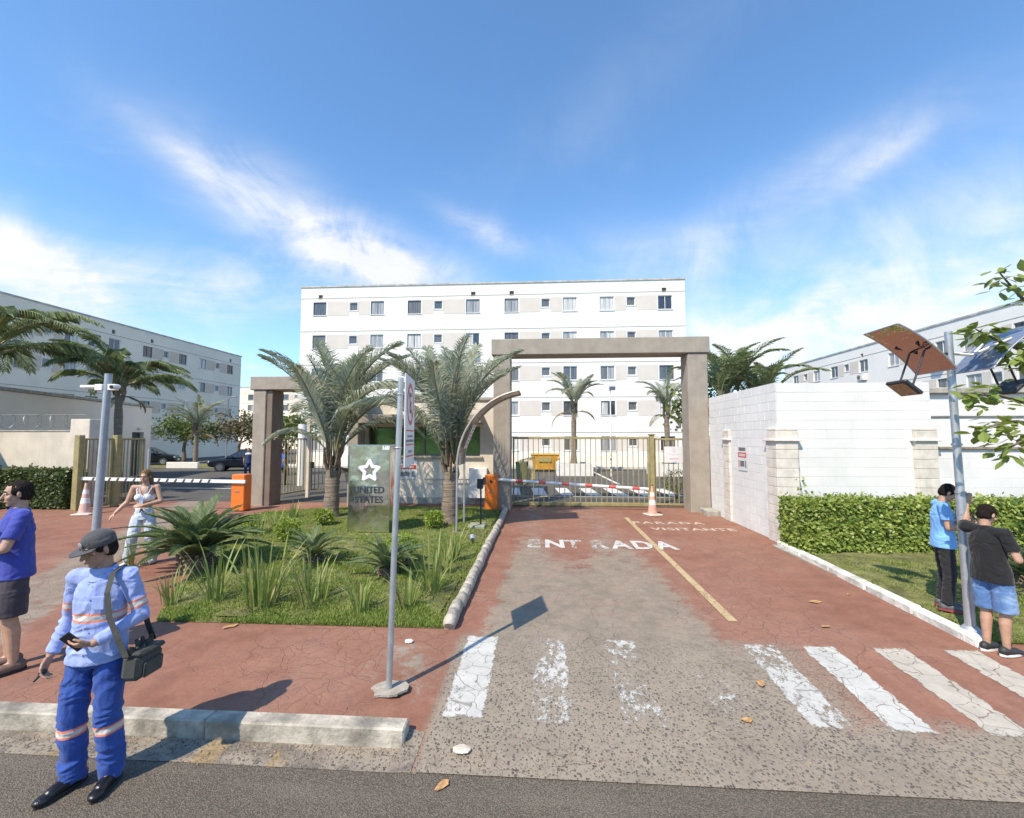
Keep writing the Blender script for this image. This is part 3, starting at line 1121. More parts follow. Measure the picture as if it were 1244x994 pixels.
# gatehouse
gh = thing('gatehouse', 'beige gatehouse with a dark window band tinted like mirrored greenery between the portals', 'gatehouse', (-3.9, 16.5, PZ))
GX0, GX1, GYF, GYB = -6.3, -1.45, 15.25, 18.4
mb = MB()
Mg = Matrix.Translation((GX0, GYF, PZ))
tmp = MB()
facade(tmp, GX1 - GX0, 3.5, [(0.28, 4.20, 1.62, 2.62)], 0, .18)
mb.add([Mg @ v for v in tmp.v], tmp.f)
tmp = MB()
facade(tmp, GYB - GYF, 3.5, [(0.55, 1.45, 0.02, 2.25)], 0, .14)
Mr = Matrix.Translation((GX1, GYF, PZ)) @ Matrix.Rotation(R(90), 4, 'Z')
mb.add([Mr @ v for v in tmp.v], tmp.f)
zt = PZ + 3.5
mb.face([(GX0, GYB, PZ), (GX0, GYF, PZ), (GX0, GYF, zt), (GX0, GYB, zt)])
mb.face([(GX1, GYB, PZ), (GX0, GYB, PZ), (GX0, GYB, zt), (GX1, GYB, zt)])
mb.face([(GX0, GYF, zt), (GX1, GYF, zt), (GX1, GYB, zt), (GX0, GYB, zt)])
ghw = mb.obj('wall', M_GHW, gh)
MB().bbox(GX0 - .12, GX1 - .52, GYF - .75, GYF - .003, PZ + 2.72, PZ + 3.02, .02).obj('window_hood', M_ARCH, gh)
MB().bbox(GX0 + .2, GX0 + 4.3, GYF - .09, GYF - .003, PZ + 1.54, PZ + 1.61, .01).obj('sill', M_ARCH, gh)
MB().bbox(GX0 - .05, GX1 + .05, GYF - .06, GYB + .05, zt + .003, zt + .1, .02).obj('roof_edge', M_ARCH, gh)
MB().box(GX0, GX1 - .002, GYF - .03, GYF - .003, PZ + .005, PZ + .22).obj('skirting', M_CONC, gh)


def greenery_tint_glass():
    m, nt, b = new_mat('greenery_tint_glass')
    b.inputs['Base Color'].default_value = (0.135, 0.215, 0.10, 1)  # green of the mirrored field and trees put into the pane colour
    b.inputs['Metallic'].default_value = .85
    b.inputs['Roughness'].default_value = 0.16
    b.inputs['Specular IOR Level'].default_value = 0.7
    b.inputs['Specular Tint'].default_value = (0.45, 0.75, 0.40, 1)
    vec = nt.add('ShaderNodeNewGeometry').outputs['Position']
    bump(nt, b, nt.noise(vec, 2.0, 2), 0.01)
    return m


M_GG = greenery_tint_glass()
wn = MB().box(GX0 + .28, GX0 + 4.2, GYF + .09, GYF + .13, PZ + 1.62, PZ + 1.67).box(GX0 + .28, GX0 + 4.2, GYF + .09, GYF + .13, PZ + 2.57, PZ + 2.62)
for xx in (0.28, 1.24, 2.22, 3.2, 4.155):
    wn.box(GX0 + xx, GX0 + xx + .045, GYF + .088, GYF + .135, PZ + 1.671, PZ + 2.569)
wno = wn.obj('window', M_DARKF, gh)
for k in range(4):
    MB().box(GX0 + .325 + k * .98, GX0 + .325 + k * .98 + (.912 if k < 3 else .885), GYF + .105, GYF + .115, PZ + 1.67, PZ + 2.57).obj('pane', M_GG, wno)
dr = MB().box(GX1 - .10, GX1 - .06, GYF + .56, GYF + 1.44, PZ + .03, PZ + 2.24).obj('door', M_DARKF, gh)
MB().tube([(GX1 - .055, GYF + .66, PZ + 1.05), (GX1 - .01, GYF + .66, PZ + 1.05), (GX1 - .01, GYF + .78, PZ + 1.05)], .011, 6).obj('handle', mat('steel', (.55, .55, .56), .3, 1.0, .05), dr)
# handrail on the wall
MB().tube([(-3.98, GYF - .003, .97), (-3.98, GYF - .12, .97), (-2.25, GYF - .12, .97), (-2.25, GYF - .12, PZ + .01)], .022, 8).obj('handrail', mat('steel', (.55, .55, .56), .3, 1.0, .05), gh, smooth=True)
# small gabled porch roof behind the exit arch
pr = thing('porch_roof', 'small pitched timber roof seen through the exit portal', 'roof', (-7.6, 17.6, 2.85))
for s_ in (-1, 1):
    MB().cbox((-7.6 + s_ * .68, 17.6, 3.42), (1.55, 2.4, .07), M=Matrix.Rotation(s_ * R(26), 3, 'Y')).obj('roof_slope', M_ARCHD, pr)
MB().bbox(-8.95, -6.25, 16.42, 16.52, 2.98, 3.08, .01).obj('tie_beam', M_GHW, pr)
for xx in (-8.85, -6.45):
    MB().bbox(xx, xx + .12, 16.42, 16.54, PZ, 2.975, .01).obj('post', M_GHW, pr)
    MB().bbox(xx, xx + .12, 18.6, 18.72, PZ, 2.975, .01).obj('post', M_GHW, pr)


# ---- barred gates
def bars_gate(t, a, b, z0, z1, n, rail=.05, bar=.014, frame=True, names=('top_rail', 'bottom_rail')):
    """bars between two ground points; every bar a part"""
    a, b = Vector((a[0], a[1], 0)), Vector((b[0], b[1], 0))
    d = (b - a).normalized()
    L = (b - a).length
    rz = math.atan2(d.y, d.x)
    Mx = Matrix.Translation(a) @ Matrix.Rotation(rz, 4, 'Z')
    MB().bbox(0, L, -.03, .03, z1 - rail, z1, .006, Mx).obj(names[0], M_OLIVE, t)
    MB().bbox(0, L, -.03, .03, z0, z0 + rail, .006, Mx).obj(names[1], M_OLIVE, t)
    if frame:
        for u in (.0, L - .05):
            MB().box(u, u + .05, -.026, .026, z0 + rail, z1 - rail, Mx).obj('stile', M_OLIVE, t)
    for k in range(1, n + 1):
        u = L * k / (n + 1)
        MB().box(u - bar, u + bar, -bar, bar, z0 + rail, z1 - rail, Mx).obj('bar', M_OLIVE, t)


cg = thing('car_gate', 'wide olive sliding gate of upright bars under the tall portal', 'gate', (1.3, 14.95, PZ))
bars_gate(cg, (-0.96, 14.93), (3.48, 14.93), PZ + .07, 2.40, 25, .07, .013)
MB().bbox(-.96, 3.48, 14.90, 14.96, .165, .199, .005).obj('wheel_rail', M_OLIVE, cg)
MB().bbox(1.2, 1.55, 14.885, 14.899, PZ + .03, PZ + .12, .004).obj('latch_plate', M_OLIVE, cg)
fg = thing('fixed_gate', 'short fixed olive bar panel with post and white notice', 'gate', (4.2, 14.9, PZ))
MB().bbox(3.50, 3.64, 14.84, 14.98, PZ, 2.46, .008).obj('post', M_OLIVE, fg)
MB().bbox(3.47, 3.67, 14.81, 15.01, 2.46, 2.50, .006).obj('post_cap', M_OLIVE, fg)
bars_gate(fg, (3.645, 14.93), (4.87, 14.93), PZ + .07, 2.36, 7, .06, .013)
MB().bbox(-.955, 4.9, 14.86, 15.0, PZ + .001, PZ + .028, .004).obj('gate_track', mat('rusty_track', (.10, .085, .06), .8), kind='structure')

pg = thing('pedestrian_gate', 'narrow olive barred gate standing under the exit portal', 'gate', (-8, 15, PZ))
a, b = G(336, 606), G(371, 600)
bars_gate(pg, a, b, PZ + .12, 2.35, 8, .05, .013)
pg2 = thing('pedestrian_gate', 'second short olive barred leaf between the round pillar and first palm', 'gate', (-7, 15.9, PZ))
a, b = G(377, 599), G(401, 598)
bars_gate(pg2, a, b, PZ + .12, 2.38, 4, .05, .014)
c_ = G(373.5, 599.5)
MB().bbox(c_.x - .07, c_.x + .07, c_.y - .07, c_.y + .07, PZ, 2.55, .008).obj('post', M_OLIVE, pg2)
MB().bbox(c_.x + .09, c_.x + .28, c_.y - .16, c_.y - .04, 1.15, 1.4, .01).obj('lock_box', mat('black_plastic', (.02, .02, .02), .5), pg2)
rp = MB()
c2 = G(366, 590)
rp.tube([(c2.x, c2.y, PZ), (c2.x, c2.y, 3.0)], .2, 20)
rp.obj('pillar', M_WHITE, base=(c2.x, c2.y, PZ), smooth=50, label='plain pale round pillar behind the pedestrian gate', cat='pillar')

# exit side barred gate, folded back
eg = thing('exit_gate', 'olive barred exit gate folded back beside the low hedge', 'gate', (-14.2, 13.9, PZ))
a, b = Vector((-14.42, 13.15, 0)), Vector((-13.75, 14.75, 0))
for p in (a, a.lerp(b, .55)):
    MB().bbox(p.x - .09, p.x + .09, p.y - .09, p.y + .09, PZ, 2.46, .01).obj('post', M_OLIVE, eg)
a2 = a.lerp(b, .08)
bars_gate(eg, a2, a.lerp(b, .49), PZ + .08, 2.36, 6, .06, .013)
bars_gate(eg, a.lerp(b, .61), b, PZ + .08, 2.36, 6, .06, .013)
ge = G(158, 617)
gp = MB().tube([(ge.x, ge.y + .6, PZ), (ge.x, ge.y + .6, 2.0)], .045, 10)
gp.obj('gate_post', mat('galvanised', (.42, .44, .46), .45, .6, .1, 8), base=(ge.x, ge.y + .6, PZ), label='thin galvanised post in front of the folded exit gate', cat='post', smooth=60)


# ---- white block wall
M_BLOCK = mat('white_painted_block', (0.71, 0.70, 0.68), 0.85, var=0.05, scale=1.2, streak=.14, bmp=0.006, bscale=55, rnd=0.025)
M_JOINT = mat('wall_joint', (0.50, 0.46, 0.41), 0.95, var=0.12, scale=1.2)
M_PIL = mat('beige_pillar_block', (0.64, 0.59, 0.52), 0.9, var=0.12, scale=5, bmp=0.005, bscale=60, streak=0.35, rnd=0.05)
BL, BHh = 0.40, 0.2
blk = {}


def block(L, hgt, T):
    k = (round(L, 2), round(hgt, 2))
    if k not in blk:
        blk[k] = MB().bbox(.0006, L - .0006, -T, 0, .0022, hgt - .0022, .004).mesh('block', M_BLOCK)
    return blk[k]


def block_wall(name, label, a, b, top, T=.15, seed=1, cat='wall'):
    """blocks from a to b (outer face), each block a part; core set back behind the joints"""
    a, b = Vector((a[0], a[1], PZ)), Vector((b[0], b[1], PZ))
    d = b - a
    L = d.length
    rz = math.atan2(d.y, d.x)
    t = thing(name, label, cat, a, rz)
    r = random.Random(seed)
    MB().box(0.004, L - .004, .006, T, 0, top - .004).obj('wall_core', M_JOINT, t, local=True)
    n = int(round(top / BHh))
    bh = top / n
    for j in range(n):
        u = -0.2 if j % 2 else 0.0
        while u < L - .03:
            u0, u1 = max(0, u), min(L, u + BL)
            if u1 - u0 > .03:
                o = link_mesh('block', block(u1 - u0, bh, .012), t)
                o.location = (u0, .012 + r.uniform(-.0012, .0012), j * bh)
            u += BL
    return t


WTOP = 3.46
XW = 5.10
wallA = block_wall('block_wall', 'white painted block wall running from the portal to its beige corner pillar', (XW, 14.04), (XW, 10.12), WTOP, seed=1)
wallB = block_wall('block_wall', 'tall white painted block wall behind the hedge between two beige pillars', (XW + .02, 10.12), (8.28, 10.12), WTOP - .02, seed=2)
wallC = block_wall('block_wall', 'lower white block wall with dark coping beyond the far beige pillar', (8.30, 10.2), (13.0, 10.2), 2.0, seed=3)
MB().bbox(0, 4.7, -.05, .2, 2.003, 2.06, .01).obj('coping', mat('dirty_coping', (.24, .20, .155), .9, var=.3, scale=6), wallC, local=True)


def pillar(name, label, x, y, sx, sy, top, rz=0.0):
    t = thing(name, label, 'pillar', (x, y, PZ))
    n = int(top / .2)
    for j in range(n):
        MB().bbox(x - sx / 2, x + sx / 2, y - sy / 2, y + sy / 2, PZ + j * .2 + .002, PZ + (j + 1) * .2 - .004, .007).obj('block', M_PIL, t)
    MB().bbox(x - sx / 2 + .002, x + sx / 2 - .002, y - sy / 2 + .002, y + sy / 2 - .002, PZ + n * .2, PZ + top, .01).obj('top', M_PIL, t)
    z = PZ + top - .28
    MB().bbox(x - sx / 2 - .05, x + sx / 2 + .05, y - sy / 2 - .05, y + sy / 2 + .05, z, z + .05, .008).obj('ledge', mat('ledge_white', (.70, .67, .62), .85), t)
    return t


pillar('wall_pillar', 'beige block corner pillar where the white wall turns', 5.26, 10.26, .46, .46, 2.46)
pillar('wall_pillar', 'beige block pillar between the wall notice and the portal', 5.22, 12.75, .34, .42, 2.46)
pillar('wall_pillar', 'beige block pillar at the far end of the hedge wall', 8.09, 10.22, .44, .40, 2.46)
# concrete step at the wall foot
MB().bbox(4.72, 5.09, 13.35, 13.95, PZ - .02, PZ + .16, .02).obj('concrete_step', M_CONC, base=(4.9, 13.65, PZ), label='low grey concrete block at the foot of the white wall beside the portal', cat='block')
# white service building behind the lower wall
sb = thing('service_building', 'low white flat roofed building behind the lower block wall', 'building', (12, 13, PZ))
MB().box(8.36, 19, 10.62, 17, PZ, 3.36).obj('wall', M_BLOCK, sb)
MB().bbox(8.0, 19.2, 10.52, 17.2, 3.363, 3.50, .02).obj('roof_slab', M_CONC, sb)
MB().tube([(8.4, 10.60, 2.86), (19, 10.60, 2.86)], .02, 6).obj('conduit', M_TRIM, sb)

# low building and perimeter wall on the far left
lb0, lb1 = Vector((-20.6, 15.6, PZ)), Vector((-23.9, 26.0, PZ))
d_ = (lb0 - lb1)
lowb = thing('low_building', 'low cream flat roofed building with a dark doorway left of the exit lane', 'building', (lb1.x, lb1.y, PZ), math.atan2(d_.y, d_.x) + math.pi)
mb = MB()
LL = d_.length + 6
# local frame: x from far corner towards the street reversed so that the face looks at the lane
tmp = MB()
facade(tmp, LL, 4.05, [(.75, 1.95, 0.02, 2.55)], 0, .25)
tmp.face([(0, 0, 4.05), (LL, 0, 4.05), (LL, 8, 4.05), (0, 8, 4.05)])
tmp.face([(0, 8, 0), (0, 0, 0), (0, 0, 4.05), (0, 8, 4.05)])
tmp.face([(LL, 0, 0), (LL, 8, 0), (LL, 8, 4.05), (LL, 0, 4.05)])
tmp.face([(LL, 8, 0), (0, 8, 0), (0, 8, 4.05), (LL, 8, 4.05)])
lowb.rotation_euler = (0, 0, math.atan2(d_.y, d_.x))
# the face must look towards +x (the lane): mirror in local y
tmp.v = [Vector((v.x, -v.y, v.z)) for v in tmp.v]
tmp.f = [tuple(reversed(f)) for f in tmp.f]
tmp.obj('wall', M_CREAM, lowb, local=True)
MB().box(.76, 1.94, -.22, -.2, .03, 2.54).obj('door', mat('dark_doorway', (.025, .027, .03), .6), lowb, local=True)
MB().bbox(-.08, LL, -8, .08, 4.06, 4.2, .02).obj('roof_edge', M_CONC, lowb, local=True)
MB().bbox(1.1, 1.5, .003, .12, 2.72, 2.82, .02).obj('door_lamp', M_FRAME, lowb, local=True)

pw = thing('perimeter_wall', 'cream rendered perimeter wall behind the low hedge by the exit', 'wall', (-18, 14.1, PZ))
MB().bbox(-30, -15.15, 14.15, 14.3, PZ, 2.58, .01).obj('wall', mat('perimeter_render', (.60, .54, .45), .9, var=.1, scale=2, streak=.3, bmp=.006, bscale=40), pw)
MB().bbox(-15.75, -15.05, 14.02, 14.42, PZ, 3.0, .015).obj('pillar', M_GHW, pw)
MB().bbox(-30, -15.76, 14.13, 14.32, 2.583, 2.63, .008).obj('coping', M_CONC, pw)
# razor wire coil above the wall
mb = MB()
pts = []
for k in range(420):
    tt = k / 420
    pts.append((-24 + 8.2 * tt, 14.22 + .16 * math.cos(tt * 2 * math.pi * 17), 2.92 + .22 * math.sin(tt * 2 * math.pi * 17)))
mb.tube(pts, .008, 4)
mb.tube([(-24, 14.22, 3.16), (-15.4, 14.22, 3.16)], .006, 4)
mb.obj('razor_wire', mat('wire_steel', (.34, .34, .34), .5, .7), base=(-19, 14.22, 2.63), label='coiled razor wire along the top of the cream perimeter wall', cat='wire')

# ================================================================ VEGETATION
M_PALM = leaf_mat('palm_leaf_grey_green', (0.24, 0.262, 0.19), (0.52, 0.525, 0.42), 0.5, 0.28, 2.0)
M_PALMG = leaf_mat('palm_leaf_green', (0.095, 0.14, 0.06), (0.28, 0.32, 0.16), 0.5, 0.22, 2.0)
M_RACH = mat('palm_rachis', (0.19, 0.185, 0.10), 0.6, var=.2)
M_SAGO = leaf_mat('sago_leaf', (0.08, 0.125, 0.045), (0.20, 0.255, 0.11), 0.4, 0.12, 3.0)
M_IRIS = leaf_mat('strap_leaf', (0.12, 0.185, 0.045), (0.30, 0.35, 0.11), 0.45, 0.25, 3.0)
M_SHRUB = leaf_mat('shrub_leaf', (0.14, 0.22, 0.03), (0.34, 0.42, 0.07), 0.45, 0.25, 4.0)
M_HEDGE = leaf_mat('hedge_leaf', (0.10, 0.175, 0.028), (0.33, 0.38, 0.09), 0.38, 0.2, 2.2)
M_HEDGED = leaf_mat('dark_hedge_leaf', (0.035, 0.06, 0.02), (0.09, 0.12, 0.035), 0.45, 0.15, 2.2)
M_TWIG = mat('twigs', (0.085, 0.062, 0.04), 0.9, var=.3)


def trunk_mat(name, col, rings=30.0):
    m, nt, b = new_mat(name)
    vec = nt.add('ShaderNodeTexCoord').outputs['Object']
    wv_ = nt.vmath('ADD', nt.scale_vec(vec, (1.2, 1.2, rings)), nt.vmath('MULTIPLY', nt.add_noise_col(vec, 6), (0, 0, 3.0)))
    f = nt.noise(wv_, 1.0, 4, .65)
    f2 = nt.noise(vec, 9.0, 5)
    c = nt.mix(nt.ramp(f, .35, .65), tuple(x * .5 for x in col), col)
    c = nt.mix(nt.ramp(f2, .5, .75, 0, .5), c, (.36, .33, .29))
    nt.set(b.inputs['Base Color'], c)
    b.inputs['Roughness'].default_value = .92
    bump(nt, b, f, .03)
    return m


M_TRUNK = trunk_mat('palm_trunk', (.27, .21, .155))
M_BOOT = mat('palm_leaf_base', (.20, .15, .105), .85, var=.4, scale=12, obj=True)
M_BARK = trunk_mat('bark', (.20, .155, .11), 5.0)


def frond_mesh(name, L, e0, e1, nleaf, ll, w, seed, vee=.6, droop=.5, curl=0.0, mats=None, tipfrac=.25, start=.16, sweep=.75):
    """one palm frond: rachis leaves the origin along +x at elevation e0 and bends to e1; leaflets on both sides"""
    r = random.Random(seed)
    n = 12
    pts = [Vector((0, 0, 0))]
    dirs = []
    side = 0.0
    for i in range(n):
        t = (i + .5) / n
        e = R(e0 + (e1 - e0) * t ** 1.4)
        side += curl / n
        d = Vector((math.cos(e) * math.cos(side), math.cos(e) * math.sin(side), math.sin(e)))
        dirs.append(d)
        pts.append(pts[-1] + d * (L / n))
    dirs.append(dirs[-1])
    mb = MB()
    mb.tube(pts, [.032 * (1 - .85 * i / n) * (L / 3) + .004 for i in range(n + 1)], 5)
    mb.k = 1
    for k in range(nleaf):
        t = start + (1 - start) * k / (nleaf - 1)
        q = t * n
        i = min(n - 1, int(q))
        p = pts[i].lerp(pts[i + 1], q - i)
        d = dirs[i].lerp(dirs[i + 1], q - i).normalized()
        sd = d.cross(Vector((0, 0, 1)))
        sd = sd.normalized() if sd.length > 1e-3 else Vector((0, 1, 0))
        up = sd.cross(d).normalized()
        prof = math.sin(math.pi * min(1, .12 + .88 * (t - start) / (1 - start)) ** .8) * (1 - tipfrac) + tipfrac
        for s_ in (-1, 1):
            le = ll * prof * r.uniform(.85, 1.1)
            a = (sd * s_ * (1 - .35 * vee) + up * vee * r.uniform(.7, 1.2) + d * (sweep + .5 * t)).normalized()
            b1 = p + a * le * .5
            a2 = (a + Vector((0, 0, -1)) * droop * r.uniform(.6, 1.4)).normalized()
            tip = b1 + a2 * le * .5
            wd = a.cross(up).normalized() * w * .5 if k % 2 else (up * .7 + d * .5).normalized() * w * .5
            mb.face([p - wd * .6, p + wd * .6, b1 + wd, tip, b1 - wd])
    return mb.mesh(name, mats or [M_RACH, M_PALM])


M_DEADL = leaf_mat('dead_palm_leaf', (.16, .11, .06), (.34, .26, .15), .8, .15, 2.0)
DEADF = frond_mesh('dead_frond', 2.2, 5, -85, 40, .5, .03, 99, .1, 1.4, .2, [M_RACH, M_DEADL])


def place(me, name, parent, loc, az, tilt=0.0, sc=1.0, roll=0.0):
    o = link_mesh(name, me, parent)
    o.location = loc
    o.rotation_euler = (roll, -tilt, az)
    o.scale = (sc, sc, sc)
    return o


def triangle_palm(label, base, lean, trunk_h, fr, meshes, seed, group=None, r0=.2, r1=.17, dead=3, upright=0.0):
    r = random.Random(seed)
    t = thing('palm_tree', label, 'palm', base, 0, group)
    mb = MB()
    n = 9
    pts, rad = [], []
    for i in range(n + 1):
        q = i / n
        pts.append((lean[0] * q, lean[1] * q, -.08 + (trunk_h + .08) * q))
        rad.append((r0 + .05 * math.exp(-q * 9)) * (1 - q) + r1 * q + .012 * math.sin(i * 2.1))
    mb.tube(pts, rad, 14)
    mb.obj('trunk', M_TRUNK, t, local=True, smooth=60)
    top = Vector((lean[0], lean[1], trunk_h))
    # swollen leaf bases
    for k in range(9):
        a = k * 2.4 + r.random() * .3
        d = Vector((math.cos(a), math.sin(a), 0))
        q = MB()
        z0 = -.28 + .07 * k
        q.tube([top + d * .12 + Vector((0, 0, z0)), top + d * (.19 + .004 * k) + Vector((0, 0, z0 + .22)), top + d * (.15 + .02 * k) + Vector((0, 0, z0 + .62))], [.10, .085, .03], 6, flat=.5)
        q.obj('leaf_base', M_BOOT, t, local=True, smooth=60)
    for k in range(dead):
        a = r.uniform(0, 6.28)
        place(DEADF, 'dead_frond', t, top + Vector((math.cos(a) * .14, math.sin(a) * .14, -.05)), a, R(r.uniform(-10, 10)), r.uniform(.5, .8), r.uniform(-.4, .4))
    for (az, tilt, sc, mi) in fr:
        tilt += upright
        a = R(az)
        place(meshes[mi], 'frond', t, top + Vector((math.cos(a) * .10, math.sin(a) * .10, .18 + r.random() * .3)), a, R(tilt), sc, r.uniform(-.25, .25))
    return t


tri = [frond_mesh('frond', 3.7, 80, 18, 92, .95, .036, 1, .7, .75, .1), frond_mesh('frond', 3.6, 84, 45, 92, .95, .036, 2, .75, .7, -.1),
       frond_mesh('frond', 3.5, 70, -25, 88, .9, .035, 3, .6, .9, .15), frond_mesh('frond', 3.3, 60, -45, 82, .85, .034, 4, .55, 1.0, -.15)]
r = random.Random(12)
fr1 = [(185, -2, 1.0, 0), (170, 0, .95, 0), (155, 3, .95, 1), (195, 8, .9, 1), (110, 0, .95, 1), (95, -4, 1.0, 0), (75, 4, .9, 1), (60, -2, 1.0, 0), (20, -3, .95, 0), (5, -6, .95, 2), (-5, 2, 1.0, 0),
       (-20, -3, .98, 2), (-40, 4, .85, 1), (-85, 0, .8, 0), (215, -2, .9, 0), (250, 2, .8, 1), (135, -5, .9, 2), (-30, 6, .9, 0), (30, -10, .85, 3), (200, -12, .6, 3)]
p1 = G(402, 632)
triangle_palm('grey green palm with a thick ringed trunk beside the steel sign and exit portal', (p1.x, p1.y, PZ + .06), (.02, 0), 1.30, fr1, tri, 3, 'feathery palms of the entrance garden', .21, .18, upright=5, dead=1)
p2 = G(545, 640)
fr2 = [(a - 6, t_, s_ * .91, m_) for (a, t_, s_, m_) in [(180, -2, 1.0, 0), (165, 0, .95, 1), (200, -5, 1.0, 2), (150, 3, .95, 1), (190, -8, .95, 2), (110, 0, .95, 1), (90, 2, 1.0, 1), (60, 0, 1.0, 0), (25, -2, .95, 0),
       (5, 0, 1.0, 0), (-5, 2, .8, 0), (-15, 4, 1.0, 1), (-40, 4, .9, 1), (-75, 0, .85, 0), (-120, 0, .85, 0), (215, 0, .9, 0), (240, 4, .8, 1), (130, 6, .95, 1)]]
triangle_palm('grey green palm between the curved canopy and the gatehouse window', (p2.x, p2.y, PZ + .06), (.04, 0), 1.32, fr2, tri, 4, 'feathery palms of the entrance garden', .20, .17, upright=4, dead=0)

# courtyard palms in white planters, in front of the main block
M_PLANTER = mat('planter_white', (.70, .68, .64), .85, var=.06)
cp_mesh = [frond_mesh('frond', 2.5, 80, -5, 44, .55, .05, 21, .5, .5, .1), frond_mesh('frond', 2.4, 72, -45, 42, .5, .05, 22, .4, .7, -.1), frond_mesh('frond', 2.4, 84, 30, 42, .5, .05, 23, .5, .4)]


def yard_palm(label, pl, base, h, nf, seed, planter, sc=1.0):
    r = random.Random(seed)
    fr = [(k * 360 / nf * 1.0 + r.uniform(-14, 14), r.uniform(-8, 6), sc * r.uniform(.85, 1.05), [0, 0, 1, 2][k % 4]) for k in range(nf)]
    t = triangle_palm(label, base, (r.uniform(-.1, .1), 0), h, fr, cp_mesh, seed, None, .17, .14)
    if planter:
        mb = MB()
        x, y, z = base
        for a0, a1, b0, b1 in ((-1.05, 1.05, -1.05, -.95), (-1.05, 1.05, .95, 1.05), (-1.05, -.95, -.949, .949), (.95, 1.05, -.949, .949)):
            mb.box(x + a0, x + a1, y + b0, y + b1, PZ, PZ + .72)
        mb.obj('planter', M_PLANTER, base=(x, y, PZ), label=pl, cat='planter')
        MB().box(x - .949, x + .949, y - .949, y + .949, PZ + .01, PZ + .62).obj('planter_soil', M_TURF, kind='structure')
    return t


yp = AY(697, 560, 27.5)
yard_palm('slender young palm in a white planter behind the sliding gate bars', 'square white planter around the young palm behind the sliding gate', (yp.x, 27.5, PZ + .6), 3.25, 14, 31, True)
yp = AY(812, 560, 27.5)
yard_palm('young palm with sparse drooping fronds behind the gate notice', 'square white planter behind the white gate notice', (yp.x, 27.5, PZ + .6), 3.0, 9, 34, True, 1.05)

# ---- palms and trees on the left
qm = [frond_mesh('frond', 3.6, 55, -40, 60, .9, .05, 41, .25, 1.5, .1, [M_RACH, M_PALMG]), frond_mesh('frond', 3.6, 35, -50, 60, .9, .05, 42, .2, 1.6, -.1, [M_RACH, M_PALMG]),
      frond_mesh('frond', 3.3, 75, -10, 58, .85, .05, 43, .3, 1.4, .05, [M_RACH, M_PALMG])]


def queen_palm(label, base, h, nf, seed, sc, trunk_r=.14):
    r = random.Random(seed)
    fr = [((k * 137.5) % 360, r.uniform(-6, 6), sc * r.uniform(.85, 1.05), [0, 1, 2, 0, 1][k % 5]) for k in range(nf)]
    return triangle_palm(label, base, (r.uniform(-.15, .15), 0), h, fr, qm, seed, None, trunk_r * 1.2, trunk_r)


queen_palm('large dark palm overhanging the perimeter wall and razor wire', (-20.3, 14.9, PZ), 4.95, 18, 51, 1.05)
q = AY(146, 520, 18.5)
queen_palm('bushy green palm rising behind the folded exit gate', (q.x, 18.5, PZ), 4.1, 20, 52, .92)
q = AY(238, 540, 32)
yard_palm('round grey palm on the strip before the shaded block', '', (q.x, 32, PZ), 2.6, 14, 53, False, 1.15)
for s_, k in ((-1, 0),):
    mb = MB()
    mb.bbox(q.x - 1.4, q.x + 1.0, 31.0, 31.2, PZ, PZ + .45, .02)
    mb.obj('planter', M_PLANTER, base=(q.x, 31.1, PZ), label='low white kerb block at the foot of the round grey palm', cat='planter')
sheet('verge', [(-34, 31.2), (-22, 31.2), (-22, 36), (-34, 36)], PZ + .02, M_TURF)


def leafy_tree(name, label, base, trunk_h, blobs, leaf, nleaf, lm, seed, tr=.16, limbs=True, group=None, lshape=1.0):
    """tree: tapered trunk, limbs to each clump, crown of leaf faces"""
    r = np.random.default_rng(seed)
    t = thing(name, label, 'tree', base, 0, group)
    mb = MB()
    k = Vector((.06, .03, trunk_h))
    mb.tube([(0, 0, -.1), (.02, .03, trunk_h * .3), (-.03, 0, trunk_h * .65), k], [tr * 1.35, tr, tr * .85, tr * .7], 10)
    for (c, rad) in blobs:
        c = Vector(c)
        m = k.lerp(c, .55) + Vector(((r.random() - .5) * .3, (r.random() - .5) * .3, (r.random() - .2) * .3))
        mb.tube([k, m, c], [tr * .5, tr * .28, tr * .08], 6)
        for _ in range(5):
            e = c + Vector(((r.random() - .5) * 1.5 * rad[0], (r.random() - .5) * 1.5 * rad[1], (r.random() - .4) * 1.4 * rad[2]))
            mb.tube([m.lerp(c, .6), c.lerp(e, .5) + Vector((0, 0, .05)), e], [tr * .14, tr * .09, tr * .03], 5)
    mb.obj('trunk', M_BARK, t, local=True, smooth=60)
    vs, fs = [], []
    vol = sum(b[1][0] * b[1][1] * b[1][2] for b in blobs)
    for (c, rad) in blobs:
        nn = int(nleaf * rad[0] * rad[1] * rad[2] / vol)
        ncl = max(5, nn // 14)
        for _ in range(ncl):
            d = r.normal(size=3)
            d /= np.linalg.norm(d) + 1e-6
            q = (.35 + .65 * r.random() ** .5)
            cc = Vector(c) + Vector((d[0] * rad[0] * q, d[1] * rad[1] * q, d[2] * rad[2] * q))
            for _ in range(14):
                o = r.normal(size=3) * leaf * 1.6
                p = cc + Vector(o)
                a = Vector(r.normal(size=3)).normalized()
                b_ = a.cross(Vector(r.normal(size=3))).normalized()
                L = leaf * (.7 + .6 * r.random())
                w = L * .42 * lshape
                i = len(vs)
                vs += [p - a * L * .5, p - a * L * .1 + b_ * w, p + a * L * .5, p - a * L * .1 - b_ * w]
                fs.append((i, i + 1, i + 2, i + 3))
    me = bpy.data.meshes.new('crown')
    me.from_pydata([tuple(v) for v in vs], [], fs)
    me.materials.append(lm)
    link_mesh('crown', me, t)
    return t


